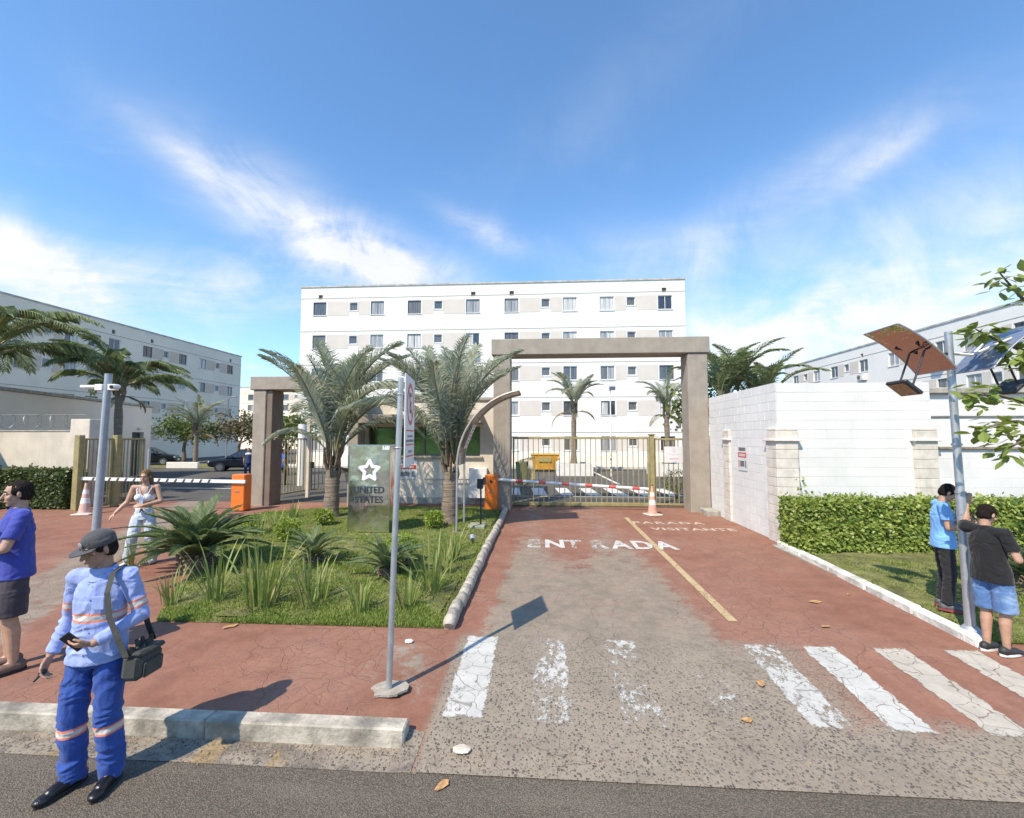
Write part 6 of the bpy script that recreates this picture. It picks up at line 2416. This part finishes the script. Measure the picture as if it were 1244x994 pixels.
def default_pose():
    V = Vector
    return dict(pel=V((0, 0, .95)), waist=V((0, 0, 1.10)), chest=V((0, .0, 1.29)), neck=V((0, .015, 1.485)), head=V((0, -.012, 1.635)), hyaw=0.0, hpitch=0.0,
                shR=V((-.185, .01, 1.435)), elR=V((-.24, .03, 1.15)), wrR=V((-.25, -.04, .90)), shL=V((.185, .01, 1.435)), elL=V((.24, .03, 1.15)), wrL=V((.25, -.04, .90)),
                hipR=V((-.092, 0, .92)), knR=V((-.10, -.02, .50)), anR=V((-.105, .02, .085)), toR=V((-.13, -.17, .03)), hipL=V((.092, 0, .92)), knL=V((.10, -.02, .50)), anL=V((.105, .02, .085)), toL=V((.13, -.17, .03)),
                hdR=V((0, -.15, -1)), hnR=V((1, 0, 0)), huR=V((0, -1, 0)), hdL=V((0, -.15, -1)), hnL=V((-1, 0, 0)), huL=V((0, -1, 0)), cR=.4, cL=.4, girth=1.0)


def build_body(mb, J, fem=False):
    g = J['girth']
    mb.ell(J['pel'], (.155 * g, .105 * g, .12))
    mb.ell(J['waist'], (.13 * g, .095 * g, .15))
    mb.ell(J['chest'], (.150 * g, .104 * g, .18))
    up = (J['neck'] - J['chest']).normalized()
    for s_ in 'RL':
        mb.cap(J['neck'] - up * .06, J['sh' + s_], .050, .050 * g)
        mb.cap(J['sh' + s_], J['el' + s_], .047 * g, .040 * g)
        e, w = J['el' + s_], J['wr' + s_]
        mb.cap(e, e.lerp(w, .35), .040 * g, .041 * g)
        mb.cap(e.lerp(w, .35), w, .041 * g, .026)
        hand(mb, w, J['hd' + s_], J['hn' + s_], J['hu' + s_], J['c' + s_])
        h, k, a, t = J['hip' + s_], J['kn' + s_], J['an' + s_], J['to' + s_]
        mb.cap(h, k, .082 * g, .055 * g)
        mb.cap(k, k.lerp(a, .3) + Vector((0, .012, 0)), .053 * g, .056 * g)
        mb.cap(k.lerp(a, .3) + Vector((0, .012, 0)), a, .056 * g, .034)
        mb.cap(a + (a - t).normalized() * .02 - Vector((0, 0, .04)), a.lerp(t, .72), .026, .022)
        mb.cap(a, a.lerp(t, .45), .030, .026)
    # neck and head
    Rh = head_parts(J)
    hc = J['head']
    mb.cap(J['neck'] - up * .05, hc + Rh @ Vector((0, .02, -.06)), .058, .05)
    mb.ell(hc + Rh @ Vector((0, .012, .022)), (.074, .093, .095), Rh, 18, 12)
    mb.ell(hc + Rh @ Vector((0, -.022, -.045)), (.056, .066, .072), Rh, 16, 10)
    mb.ell(hc + Rh @ Vector((0, -.062, -.098)), (.026, .02, .018), Rh)
    mb.cap(hc + Rh @ Vector((0, -.083, .012)), hc + Rh @ Vector((0, -.105, -.030)), .009, .014, 10)
    mb.ell(hc + Rh @ Vector((0, -.078, .034)), (.05, .012, .010), Rh)
    mb.ell(hc + Rh @ Vector((0, -.083, -.066)), (.022, .010, .010), Rh)
    for s_ in (-1, 1):
        mb.ell(hc + Rh @ Vector((s_ * .075, .010, -.008)), (.010, .019, .031), Rh @ Matrix.Rotation(s_ * .35, 3, 'Z'))
        mb.ell(hc + Rh @ Vector((s_ * .043, -.058, -.03)), (.022, .02, .022), Rh)


def face_details(t, J, lips=(.30, .13, .10), brow=(.03, .02, .015)):
    Rh, hc = head_parts(J), J['head']
    M_EYE, M_IRISE = mat('eye_white', (.75, .73, .70), .25), mat('eye_dark', (.03, .02, .015), .2)
    for s_ in (-1, 1):
        e = MB().ell(hc + Rh @ Vector((s_ * .030, -.0745, .012)), (.0125, .007, .0065), Rh, 10, 7).obj('eye', M_EYE, t, local=True, smooth=True)
        MB().ell(hc + Rh @ Vector((s_ * .030, -.0800, .012)), (.0052, .003, .0052), Rh, 8, 6).obj('iris', M_IRISE, e, local=True, smooth=True)
        MB().tube([hc + Rh @ Vector((s_ * .013, -.090, .034)), hc + Rh @ Vector((s_ * .032, -.087, .039)), hc + Rh @ Vector((s_ * .051, -.074, .033))], [.0045, .005, .003], 6).obj('eyebrow', mat('brow', brow, .8), t, local=True)
    MB().tube([hc + Rh @ Vector((-.023, -.084, -.066)), hc + Rh @ Vector((0, -.0935, -.066)), hc + Rh @ Vector((.023, -.084, -.066))], [.003, .0055, .003], 6).obj('mouth', mat('lips', lips, .5), t, local=True)


def hair_cap(J, t, col, extra=(), grow=1.0, seed=1, name='hair'):
    Rh, hc = head_parts(J), J['head']
    mb = MB()
    mb.ell(hc + Rh @ Vector((0, .024, .036)), (.0775 * grow, .088 * grow, .086 * grow), Rh, 18, 12)
    mb.ell(hc + Rh @ Vector((0, .050, -.005)), (.072 * grow, .060 * grow, .078 * grow), Rh, 16, 10)
    mb.ell(hc + Rh @ Vector((0, -.016, .084)), (.050, .040, .026), Rh, 14, 8)
    for s_ in (-1, 1):
        mb.ell(hc + Rh @ Vector((s_ * .064, -.012, .022)), (.013, .032, .038), Rh, 12, 8)
        mb.ell(hc + Rh @ Vector((s_ * .062, .034, -.012)), (.014, .034, .05), Rh, 12, 8)
    for (c, r_) in extra:
        mb.ell(hc + Rh @ Vector(c), r_, Rh, 14, 9)
    return remeshed(name, mb, mat('hair_%d' % seed, col, .9, 0, .5, 60, .006, 160, spec=.15, obj=True), t, .006, 2, .006, (45, 45, 18), seed)


def tee(mb, J, g=1.0, sleeve=.55, hem=.86, loose=.018, collar=.075):
    """short-sleeved shirt volume"""
    gg = J['girth']
    up = (J['neck'] - J['chest']).normalized()
    mb.ell(J['chest'], (.155 * gg + loose, .108 * gg + loose, .185))
    n = 12
    pts, secs = [], []
    # trunk as lofted ellipses from hem to arm pit
    lv = [(Vector((J['pel'].x, J['pel'].y, hem)), .180 * gg + loose, .131 * gg + loose), (J['pel'].lerp(J['waist'], .35), .168 * gg + loose, .121 * gg + loose), (J['waist'], .142 * gg + loose, .106 * gg + loose * 1.2), (J['chest'], .156 * gg + loose, .110 * gg + loose)]
    vs, fs = [], []
    m = 20
    for c, a, b_ in lv:
        for k in range(m):
            q = 2 * math.pi * k / m
            vs.append(c + Vector((math.cos(q) * a, math.sin(q) * b_, 0)))
    for i in range(len(lv) - 1):
        for k in range(m):
            fs.append((i * m + k, i * m + (k + 1) % m, (i + 1) * m + (k + 1) % m, (i + 1) * m + k))
    fs.append(tuple(reversed(range(m))))
    fs.append(tuple((len(lv) - 1) * m + k for k in range(m)))
    mb.add(vs, fs)
    for s_ in 'RL':
        sh, el, wr = J['sh' + s_], J['el' + s_], J['wr' + s_]
        mb.cap(J['neck'] - up * .055, sh, .062, .064 * gg)
        d = (el - sh).normalized()
        if sleeve <= 1:
            e = sh.lerp(el, sleeve)
            mb.tube([sh - d * .03, sh.lerp(e, .3), e], [.058 * gg, .061 * gg, .063 * gg], 14)
        else:
            mb.cap(sh, el, .060 * gg, .050 * gg)
            d2 = (wr - el).normalized()
            mb.tube([el - d2 * .02, el.lerp(wr, .4), el.lerp(wr, .93)], [.050 * gg, .047 * gg, .038 * gg], 14)
    mb.tube([J['neck'] - up * .06, J['neck'] + up * .008], [.078, collar - .008], 16)


def legs_cloth(mb, J, stop=1.0, loose=.014, bell=1.0, waist=.98):
    g = J['girth']
    mb.ell(J['pel'] + Vector((0, 0, -.01)), (.155 * g + .004, .106 * g + .004, .115))
    m, vs, fs = 20, [], []
    for z, a, b_ in ((waist, .140, .098), (.90, .158, .108), (.84, .160, .110)):
        for k in range(m):
            q = 2 * math.pi * k / m
            vs.append(Vector((J['pel'].x, J['pel'].y, 0)) + Vector((math.cos(q) * (a * g + .003), math.sin(q) * (b_ * g + .003), z)))
    for i in range(2):
        for k in range(m):
            fs.append((i * m + k, (i + 1) * m + k, (i + 1) * m + (k + 1) % m, i * m + (k + 1) % m))
    fs += [tuple(range(m)), tuple(reversed(range(2 * m, 3 * m)))]
    mb.add(vs, fs)
    for s_ in 'RL':
        h, k, a = J['hip' + s_], J['kn' + s_], J['an' + s_]
        mb.cap(h.lerp(k, .16), h.lerp(k, .55), .084 * g + loose * .5, .074 * g + loose)
        if stop <= .5:
            e = h.lerp(k, stop * 2)
            mb.tube([h.lerp(k, .4), e], [.080 * g + loose, (.074 * g + loose) * bell], 16)
        else:
            mb.cap(h.lerp(k, .5), k, .076 * g + loose, .062 * g + loose)
            e = k.lerp(a, (stop - .5) * 2)
            mb.tube([k - (a - k).normalized() * .03, k.lerp(e, .5), e], [.060 * g + loose, (.060 * g + loose) * (1 + bell) / 2, (.055 * g + loose) * bell], 16)


def shoes(t, J, m, sole, hi=.10, w=1.0):
    for s_ in 'RL':
        a, to = J['an' + s_], J['to' + s_]
        f = Vector((to.x - a.x, to.y - a.y, 0)).normalized()
        sd = Vector((-f.y, f.x, 0))
        b0 = Vector((a.x, a.y, 0)) - f * .045
        Mf = Matrix((f, sd, Vector((0, 0, 1)))).transposed()
        z0 = a.z - .085
        mb = MB()
        mb.ell(b0 + f * .015 + Vector((0, 0, z0 + .055)), (.064, .047 * w, .056), Mf)
        mb.cap(b0 + f * .05 + Vector((0, 0, z0 + .055)), b0 + f * .17 + Vector((0, 0, z0 + .042)), .048 * w, .042 * w)
        mb.ell(b0 + f * .205 + Vector((0, 0, z0 + .034)), (.065, .045 * w, .030), Mf)
        mb.tube([Vector((a.x, a.y, z0 + .04)), Vector((a.x, a.y, z0 + hi + .03))], [.05, .048], 14)
        sh = remeshed('shoe', mb, m, t, .006, 3)
        ol = []
        for k in range(20):
            q = 2 * math.pi * k / 20
            ex = .155 * math.cos(q)
            ol.append(b0 + f * (.105 + ex) + sd * (math.sin(q) * .047 * w * (1 - .12 * math.cos(q + .5))))
        so = MB()
        so.prism([(p.x, p.y) for p in ol], z0 + .002, z0 + .028)
        so.obj('sole', sole, sh, local=True)


def new_person(label, loc, rz, scale, group=None):
    t = thing('person', label, 'person', loc, rz, group)
    t.scale = (scale,) * 3
    return t


M_SKIN1 = skin_mat('skin_tan', (.40, .225, .15))
M_SKIN2 = skin_mat('skin_light_brown', (.46, .27, .185))
M_SHOE = mat('black_leather', (.012, .012, .014), .28, 0, .2, 20, .002, 90, obj=True)
M_SOLEB = mat('black_sole', (.02, .02, .02), .8)
V = Vector

# ---- 1: worker in blue with reflective tape
wl = G(110, 955, 0.0)
t = new_person('person in light blue work shirt and blue trousers with reflective tape standing in the street', (wl.x, wl.y, 0.0), R(10), .985)
J = default_pose()
J.update(girth=.93, shR=V((-.168, .01, 1.435)), shL=V((.168, .01, 1.435)), elR=V((-.225, .05, 1.16)), wrR=V((-.265, -.05, .925)), hdR=V((-.15, -.45, -1)), hnR=V((1, .1, -.2)), huR=V((.1, -1, -.2)), cR=.75,
         elL=V((.265, .02, 1.155)), wrL=V((.10, -.185, 1.045)), hdL=V((-1, -.25, -.02)), hnL=V((.1, .55, .75)), huL=V((-.1, .35, .9)), cL=.7,
         hyaw=R(-30), hpitch=R(16), head=V((-.012, -.03, 1.64)), toR=V((-.19, -.17, .03)), toL=V((.14, -.18, .03)), anR=V((-.125, .01, .085)), knR=V((-.12, -.03, .50)), anL=V((.115, .03, .085)))
mb = MB()
build_body(mb, J)
remeshed('body', mb, M_SKIN1, t, .0052, 3)
face_details(t, J)
mb = MB()
tee(mb, J, sleeve=2, hem=.875, loose=.016, collar=.082)


def bands_shirt(p):
    best = p.z - 1.185 + .02 * p.x
    for s_ in 'RL':
        sh, el, wr = J['sh' + s_], J['el' + s_], J['wr' + s_]
        tt = seg_t(p, sh, el)
        ds = (p - sh.lerp(el, max(0, min(1, tt)))).length
        t2 = seg_t(p, el, wr)
        d2 = (p - el.lerp(wr, max(0, min(1, t2)))).length
        out = abs(p.x) > .178
        if d2 < ds and d2 < .085 and (out or p.y < -.145):
            return 1.0
        if out and ds < .1:
            best = (tt - .70) * (el - sh).length
    return best


M_SHIRT = cloth_mat('work_shirt', (.30, .37, .66), band=True)
M_SHIRTP = cloth_mat('work_shirt_plain', (.30, .37, .66))
remeshed('shirt', mb, M_SHIRT, t, .0058, 2, .011, (8, 8, 12), 1.3, bands_shirt)
# collar
q = MB()
n = 22
for k in range(n):
    for kk in (0,):
        a0, a1 = R(-60 + 300 * k / n) + R(-90 + 30), R(-60 + 300 * (k + 1) / n) + R(-90 + 30)
        pr_ = []
        for a in (a0, a1):
            c, s = math.cos(a), math.sin(a)
            drop = .035 * max(0, -s)
            pr_.append((V((c * .072, s * .068 + .012, 1.515 - drop)), V((c * .098, s * .098 + .008, 1.468 - drop * 1.3))))
        q.face([pr_[0][0], pr_[0][1], pr_[1][1], pr_[1][0]])
q.obj('collar', M_SHIRTP, t, local=True, smooth=True)
q = MB()
q.bbox(.045, .125, -.146, -.136, 1.25, 1.34, .004)
q.obj('chest_pocket', M_SHIRTP, t, local=True)
for zz in (.95, 1.04, 1.12, 1.25, 1.34, 1.42):
    MB().ell((0.0, -.140 if zz < 1.38 else -.118, zz), (.006, .004, .006), None, 8, 5).obj('button', mat('button', (.45, .48, .62), .4), t, local=True)
mb = MB()
legs_cloth(mb, J, 1.04, .017, 1.02)


def bands_leg(p):
    return p.z - .405


M_TROUS = cloth_mat('work_trousers', (.030, .075, .30), band=True)
remeshed('trousers', mb, M_TROUS, t, .006, 2, .014, (8, 8, 14), 4.1, bands_leg)
shoes(t, J, M_SHOE, M_SOLEB, .13)
hair_cap(J, t, (.02, .016, .012), seed=1, grow=.985)
# cap with brim
Rh, hc = head_parts(J), J['head']
M_CAPC = cloth_mat('cap_cloth', (.075, .072, .075))
q = MB()
q.ell(hc + Rh @ V((0, .014, .062)), (.085, .101, .076), Rh, 20, 14)
q.tube([hc + Rh @ V((0, .012, .030)), hc + Rh @ V((0, .014, .070))], [.094, .092], 22)
capo = remeshed('cap', q, M_CAPC, t, .006, 4)
q = MB()
for k in range(12):
    for zz, rev in ((.0, 0), (-.005, 1)):
        pr_ = []
        for a in (R(-150 + 120 * k / 12), R(-150 + 120 * (k + 1) / 12)):
            c, s = math.cos(a), math.sin(a)
            pr_.append((hc + Rh @ V((c * .088, s * .094 + .01, .034 + zz)), hc + Rh @ V((c * .112, s * .158 + .0, .018 + zz + .012 * abs(c)))))
        f = [pr_[0][0], pr_[0][1], pr_[1][1], pr_[1][0]]
        q.face(f[::-1] if rev else f)
q.obj('brim', M_CAPC, capo, local=True, smooth=True)
MB().ell(hc + Rh @ V((0, -.090, .066)), (.024, .008, .024), Rh, 12, 6).obj('badge', mat('cap_badge', (.25, .25, .27), .5), capo, local=True)
# things he holds
Mw = Matrix.Translation((wl.x, wl.y, 0)) @ Matrix.Rotation(R(10), 4, 'Z') @ Matrix.Scale(.985, 4)
hp_ = J['wrL'] + J['hdL'].normalized() * .105 + V((0.0, -.004, .03))
q = MB().bbox(-.036, .036, -.0045, .0045, -.072, .072, .003, Mw @ Matrix.Translation(hp_) @ Matrix.Rotation(R(-38), 4, 'Y') @ Matrix.Rotation(R(18), 4, 'X'))
ph = q.obj('mobile_phone', M_BLACKP, base=Mw @ hp_, label='black phone in the hand of the person in work clothes', cat='phone')
MB().box(-.033, .033, -.0055, -.0047, -.066, .066, Mw @ Matrix.Translation(hp_) @ Matrix.Rotation(R(-38), 4, 'Y') @ Matrix.Rotation(R(18), 4, 'X')).obj('screen', mat('phone_screen', (.02, .015, .02), .15), ph)
hr_ = J['wrR'] + J['hdR'].normalized() * .10 + V((.012, -.01, -.0))
kq = MB()
kq.ell((0, 0, 0), (.018, .03, .022), None, 10, 7)
kq.tube([(0, -.02, -.01), (0, -.06, -.03)], [.009, .007], 6)
kq.v = [Mw @ (hr_ + v) for v in kq.v]
kq.obj('keys', mat('key_metal', (.05, .05, .055), .4, .5), base=Mw @ hr_, label='dark bunch of keys in the lowered hand of the worker', cat='keys', smooth=True)
# shoulder bag
bc = V((.295, .00, .82))
bag = thing('shoulder_bag', 'dark olive shoulder bag hanging at the hip of the worker', 'bag', Mw @ bc)
bagm = cloth_mat('bag_canvas', (.045, .047, .042), .7)


def toworld(qm_):
    qm_.v = [Mw @ v for v in qm_.v]
    return qm_


q = MB().bbox(-.065, .065, -.13, .13, -.085, .09, .03, Matrix.Translation(bc) @ Matrix.Rotation(R(-6), 4, 'X'))
toworld(q).obj('bag_body', bagm, bag)
q = MB().bbox(.067, .085, -.10, .10, -.07, .03, .012, Matrix.Translation(bc) @ Matrix.Rotation(R(-6), 4, 'X'))
toworld(q).obj('pocket', bagm, bag)
q = MB().bbox(-.07, .072, -.135, .135, .075, .112, .015, Matrix.Translation(bc) @ Matrix.Rotation(R(-6), 4, 'X'))
toworld(q).obj('flap', cloth_mat('bag_flap', (.032, .034, .03), .6), bag)
q = MB()
rr_ = random.Random(9)
for k in range(9):
    p0 = bc + V((rr_.uniform(-.04, .04), -.10 + .025 * k, .10))
    q.cap(p0, p0 + V((rr_.uniform(-.03, .03), rr_.uniform(-.03, .03), rr_.uniform(.02, .06))), .022, .012, 8)
toworld(q).obj('contents', mat('bag_contents', (.05, .045, .035), .8, 0, .4, 30), bag, smooth=True)
q = MB()
sp1 = [bc + V((-.02, -.14, .10)), V((.225, -.150, 1.05)), V((.165, -.152, 1.20)), V((.135, -.140, 1.36)), V((.120, -.075, 1.480)), V((.120, .01, 1.505)), V((.125, .10, 1.45)), V((.16, .145, 1.30)), V((.225, .14, 1.05)), bc + V((-.02, .14, .10))]
wid = V((.018, 0, .004))
for i in range(len(sp1) - 1):
    for s_ in (0, 1):
        o_ = V((.004, 0, .004)) * s_
        f = [sp1[i] - wid + o_, sp1[i] + wid + o_, sp1[i + 1] + wid + o_, sp1[i + 1] - wid + o_]
        q.face(f if s_ else f[::-1])
toworld(q).obj('strap', cloth_mat('bag_strap', (.06, .06, .055), .8), bag, smooth=True)

# ---- 2: person with crossed arms at the left edge
pl_ = G(9, 814)
t = new_person('person in violet blue t-shirt and dark shorts standing with folded arms on the pavement', (pl_.x, pl_.y, PZ), R(-32), 1.045)
J = default_pose()
J.update(girth=1.0, elR=V((-.245, -.10, 1.17)), wrR=V((.02, -.225, 1.215)), hdR=V((1, .0, .10)), hnR=V((0, 1, 0)), huR=V((0, .2, 1)), cR=.35, elL=V((.245, -.10, 1.165)), wrL=V((-.02, -.20, 1.150)), hdL=V((-1, .10, .05)), hnL=V((0, 1, -.1)), huL=V((0, .1, 1)), cL=.4,
         hpitch=R(6), hyaw=R(-5))
mb = MB()
build_body(mb, J)
remeshed('body', mb, M_SKIN2, t, .0058, 3)
face_details(t, J)
mb = MB()
tee(mb, J, sleeve=.72, hem=.86, loose=.015)
remeshed('shirt', mb, cloth_mat('violet_tee', (.055, .07, .34)), t, .0066, 3, .006, (8, 8, 11), 2.2)
q = MB()
q.face([(.065, -.158, 1.31), (.11, -.152, 1.31), (.11, -.150, 1.35), (.065, -.156, 1.35)])
q.obj('chest_print', mat('print_white', (.6, .6, .66), .6), t, local=True)
mb = MB()
legs_cloth(mb, J, .47, .026, 1.10)
remeshed('shorts', mb, cloth_mat('dark_shorts', (.055, .045, .055)), t, .0066, 3, .007, (8, 8, 12), 5.2)
shoes(t, J, mat('brown_sandal', (.16, .10, .075), .7, 0, .2, 20, obj=True), M_SOLEB, .015, 1.03)
hair_cap(J, t, (.022, .017, .014), seed=2)

# ---- 3: person in white top and wide jeans
wm = G(172, 686)
t = new_person('person in white crop top and wide pale jeans walking beside the garden', (wm.x, wm.y, PZ), R(24), .955)
J = default_pose()
J.update(girth=.96, elR=V((-.255, -.03, 1.175)), wrR=V((-.385, -.16, .99)), hdR=V((-.6, -.4, -.8)), hnR=V((.3, .2, -.9)), huR=V((.1, -1, -.1)), cR=.5,
         elL=V((.265, -.03, 1.165)), wrL=V((.04, -.20, 1.115)), hdL=V((-1, -.1, .02)), hnL=V((0, .6, -.6)), huL=V((0, .3, .9)), cL=.5, hpitch=R(14), hyaw=R(-14),
         knR=V((-.13, -.10, .51)), anR=V((-.19, -.05, .085)), toR=V((-.26, -.22, .03)), knL=V((.12, -.02, .50)), anL=V((.14, .14, .10)), toL=V((.15, -.05, .03)))
mb = MB()
build_body(mb, J)
remeshed('body', mb, M_SKIN2, t, .0058, 3)
face_details(t, J, (.40, .12, .11), (.10, .06, .03))
q = MB()
q.ell(J['chest'] + V((0, 0, -.05)), (.166, .120, .085))
for s_ in (-1, 1):
    q.ell(J['chest'] + V((s_ * .068, -.085, -.035)), (.068, .058, .066))
top_o = remeshed('crop_top', q, cloth_mat('white_top', (.74, .74, .78)), t, .006, 4, .003, (10, 10, 14), 3)
q = MB()
for s_ in (-1, 1):
    q.tube([J['chest'] + V((s_ * .085, -.115, .02)), J['chest'] + V((s_ * .105, -.088, .10)), J['neck'] + V((s_ * .115, .01, -.028)), J['chest'] + V((s_ * .09, .11, .02))], .007, 6)
q.obj('shoulder_strap', cloth_mat('white_top_strap', (.74, .74, .78)), top_o, local=True)
mb = MB()
legs_cloth(mb, J, .97, .022, 1.18, 1.05)
remeshed('jeans', mb, cloth_mat('pale_jeans', (.46, .52, .62), wash=(.62, .66, .72)), t, .0068, 3, .010, (8, 8, 12), 6.2)
q = MB()
q.tube([J['waist'] + V((.0, -.135, -.05)), J['waist'] + V((-.02, -.15, -.12))], [.018, .008], 8)
q.tube([J['waist'] + V((.0, -.135, -.05)), J['waist'] + V((.035, -.15, -.11))], [.018, .008], 8)
q.obj('tie_belt', cloth_mat('dark_belt', (.10, .11, .15)), t, local=True)
q = MB()
q.tube([J['neck'] + V((-.07, -.02, .0)), J['chest'] + V((-.045, -.135, .06)), J['chest'] + V((0, -.155, -.06))], .006, 5)
q.tube([J['neck'] + V((.07, -.02, .0)), J['chest'] + V((.045, -.135, .06)), J['chest'] + V((0, -.155, -.06))], .006, 5)
q.cbox(J['chest'] + V((0, -.162, -.11)), (.055, .006, .085))
q.obj('lanyard', mat('lanyard_blue', (.35, .5, .68), .6), t, local=True)
shoes(t, J, mat('white_trainer', (.66, .66, .66), .6, 0, .08, 20, obj=True), mat('white_sole', (.7, .7, .68), .7), .05)
hair_cap(J, t, (.17, .10, .05), [((0, .075, -.05), (.06, .045, .10)), ((.055, .05, -.07), (.035, .045, .10)), ((-.055, .05, -.06), (.03, .045, .09)), ((0, .09, -.12), (.06, .035, .10))], 1.06, 3)

# ---- 4: person in light blue t-shirt
lbp = G(1146, 746)
t = new_person('person in light blue t-shirt and black trousers looking down at a phone on the grass', (lbp.x + .05, lbp.y, PZ + .07), R(62), .915)
J = default_pose()
J.update(girth=.97, elR=V((-.215, -.02, 1.15)), wrR=V((-.10, -.25, 1.185)), hdR=V((.25, -.9, .35)), hnR=V((.6, .2, .6)), huR=V((.3, .2, .8)), cR=.6, elL=V((.215, -.04, 1.15)), wrL=V((.09, -.25, 1.22)), hdL=V((-.2, -.8, .5)), hnL=V((-.6, .2, .6)), huL=V((-.3, .2, .8)), cL=.6,
         hpitch=R(32), head=V((0, -.085, 1.615)), neck=V((0, -.005, 1.48)), knR=V((-.10, -.03, .5)), toR=V((-.12, -.18, .03)))
mb = MB()
build_body(mb, J)
remeshed('body', mb, M_SKIN2, t, .0058, 3)
face_details(t, J)
mb = MB()
tee(mb, J, sleeve=.62, hem=.86, loose=.016)
remeshed('shirt', mb, cloth_mat('light_blue_tee', (.19, .42, .78)), t, .0064, 3, .007, (8, 8, 10), 3.2)
q = MB()
q.face([(-.06, -.152, 1.22), (.06, -.152, 1.22), (.06, -.146, 1.38), (-.06, -.146, 1.38)])
q.obj('chest_print', mat('print_pale', (.5, .66, .86), .7, 0, .3, 40), t, local=True)
mb = MB()
legs_cloth(mb, J, .99, .012, .98)
remeshed('trousers', mb, cloth_mat('black_trousers', (.022, .022, .025)), t, .0064, 3, .008, (9, 9, 20), 1.2)
shoes(t, J, mat('grey_trainer', (.10, .10, .105), .6, 0, .3, 20, obj=True), mat('red_sole', (.35, .05, .06), .7), .04)
hair_cap(J, t, (.014, .011, .009), seed=6)
Mw4 = Matrix.Translation(t.location) @ Matrix.Rotation(R(62), 4, 'Z') @ Matrix.Scale(.915, 4)
hp_ = V((-.005, -.345, 1.27))
MB().bbox(-.036, .036, -.0045, .0045, -.072, .072, .003, Mw4 @ Matrix.Translation(hp_) @ Matrix.Rotation(R(-35), 4, 'X')).obj('mobile_phone', M_BLACKP, base=Mw4 @ hp_, label='dark phone held up by the person in the light blue t-shirt', cat='phone')

# ---- 5: person in black t-shirt leaning on the lamp pole
bk = G(1206, 792)
t = new_person('person in black t-shirt and denim shorts leaning an arm against the lamp pole', (bk.x + .04, bk.y + .0, PZ), R(104), .875)
J = default_pose()
lean = V((0.05, -.03, 0))
J.update(girth=1.03, waist=V((.012, .0, 1.10)), chest=V((.045, -.02, 1.29)), neck=V((.06, -.03, 1.49)), head=V((.055, -.075, 1.632)), shR=V((-.150, -.01, 1.43)), shL=V((.262, -.02, 1.445)), hpitch=R(22), hyaw=R(-6),
         elL=V((.335, -.12, 1.47)), wrL=V((.345, -.18, 1.71)), hdL=V((-.12, -.18, 1)), hnL=V((.6, -.6, .1)), huL=V((-.7, -.5, .2)), cL=.35,
         elR=V((-.25, -.03, 1.15)), wrR=V((-.10, -.25, 1.16)), hdR=V((.6, -.7, .25)), hnR=V((.5, .3, .5)), huR=V((.2, .1, .9)), cR=.6,
         anR=V((-.10, -.0, .085)), anL=V((.06, .05, .085)), knL=V((.07, .0, .5)), toL=V((.06, -.14, .03)), toR=V((-.11, -.19, .03)))
mb = MB()
build_body(mb, J)
remeshed('body', mb, M_SKIN2, t, .0055, 3)
face_details(t, J)
mb = MB()
tee(mb, J, sleeve=.66, hem=.85, loose=.017)
remeshed('shirt', mb, cloth_mat('black_tee', (.014, .014, .016)), t, .0066, 3, .008, (8, 8, 9), 7.2)
mb = MB()
legs_cloth(mb, J, .49, .026, 1.06)
remeshed('shorts', mb, cloth_mat('denim', (.085, .17, .36), wash=(.24, .36, .56)), t, .0066, 3, .007, (8, 8, 12), 8.2)
shoes(t, J, mat('black_trainer', (.028, .028, .03), .6, 0, .3, 30, obj=True), mat('white_sole', (.7, .7, .68), .7), .04, 1.05)
hair_cap(J, t, (.016, .012, .010), seed=4)


# ---- two small figures in the background
def walker(label, loc, rz, shirt_col, leg_col, sc=1.0, swing=.14):
    t = new_person(label, loc, rz, sc)
    J = default_pose()
    J.update(knR=V((-.10, -swing, .50)), anR=V((-.10, -swing * .9, .10)), toR=V((-.11, -swing * .9 - .18, .05)), knL=V((.10, swing * .3, .5)), anL=V((.10, swing * 1.4, .12)), toL=V((.11, swing * 1.4 - .16, .03)),
             elR=V((-.25, .10, 1.16)), wrR=V((-.25, .02, .93)), elL=V((.25, -.02, 1.16)), wrL=V((.24, -.2, 1.0)))
    mb = MB()
    build_body(mb, J)
    remeshed('body', mb, M_SKIN1, t, .010, 3)
    face_details(t, J)
    mb = MB()
    tee(mb, J, sleeve=.6, loose=.02)
    remeshed('shirt', mb, cloth_mat('walker_shirt', shirt_col), t, .011, 3)
    mb = MB()
    legs_cloth(mb, J, .98, .016)
    remeshed('trousers', mb, cloth_mat('walker_trousers', leg_col), t, .011, 3)
    shoes(t, J, M_SHOE, M_SOLEB, .04)
    hair_cap(J, t, (.02, .016, .013), seed=5)
    return t, J


q = AY(302, 556, 24)
t, J = walker('small figure in navy clothes with a pale collar walking past the parked hatchback', (q.x, 24, PZ), R(20), (.03, .05, .13), (.03, .045, .10), .95)
mb = MB()
mb.ell(J['chest'] + V((0, -.01, .10)), (.19, .14, .10))
remeshed('pale_yoke', mb, cloth_mat('yoke_white', (.62, .62, .64)), t, .012, 3)
q = AY(342, 556, 20.5)
walker('small figure in bright blue shirt behind the pedestrian gate bars', (q.x, 20.5, PZ), R(160), (.03, .14, .55), (.03, .03, .035), .98)

# ---------------------------------------------------------------- render settings
scene.cycles.max_bounces = 8
scene.cycles.transparent_max_bounces = 16
scene.cycles.use_denoising = True
bpy.data.scenes.remove(TMP)
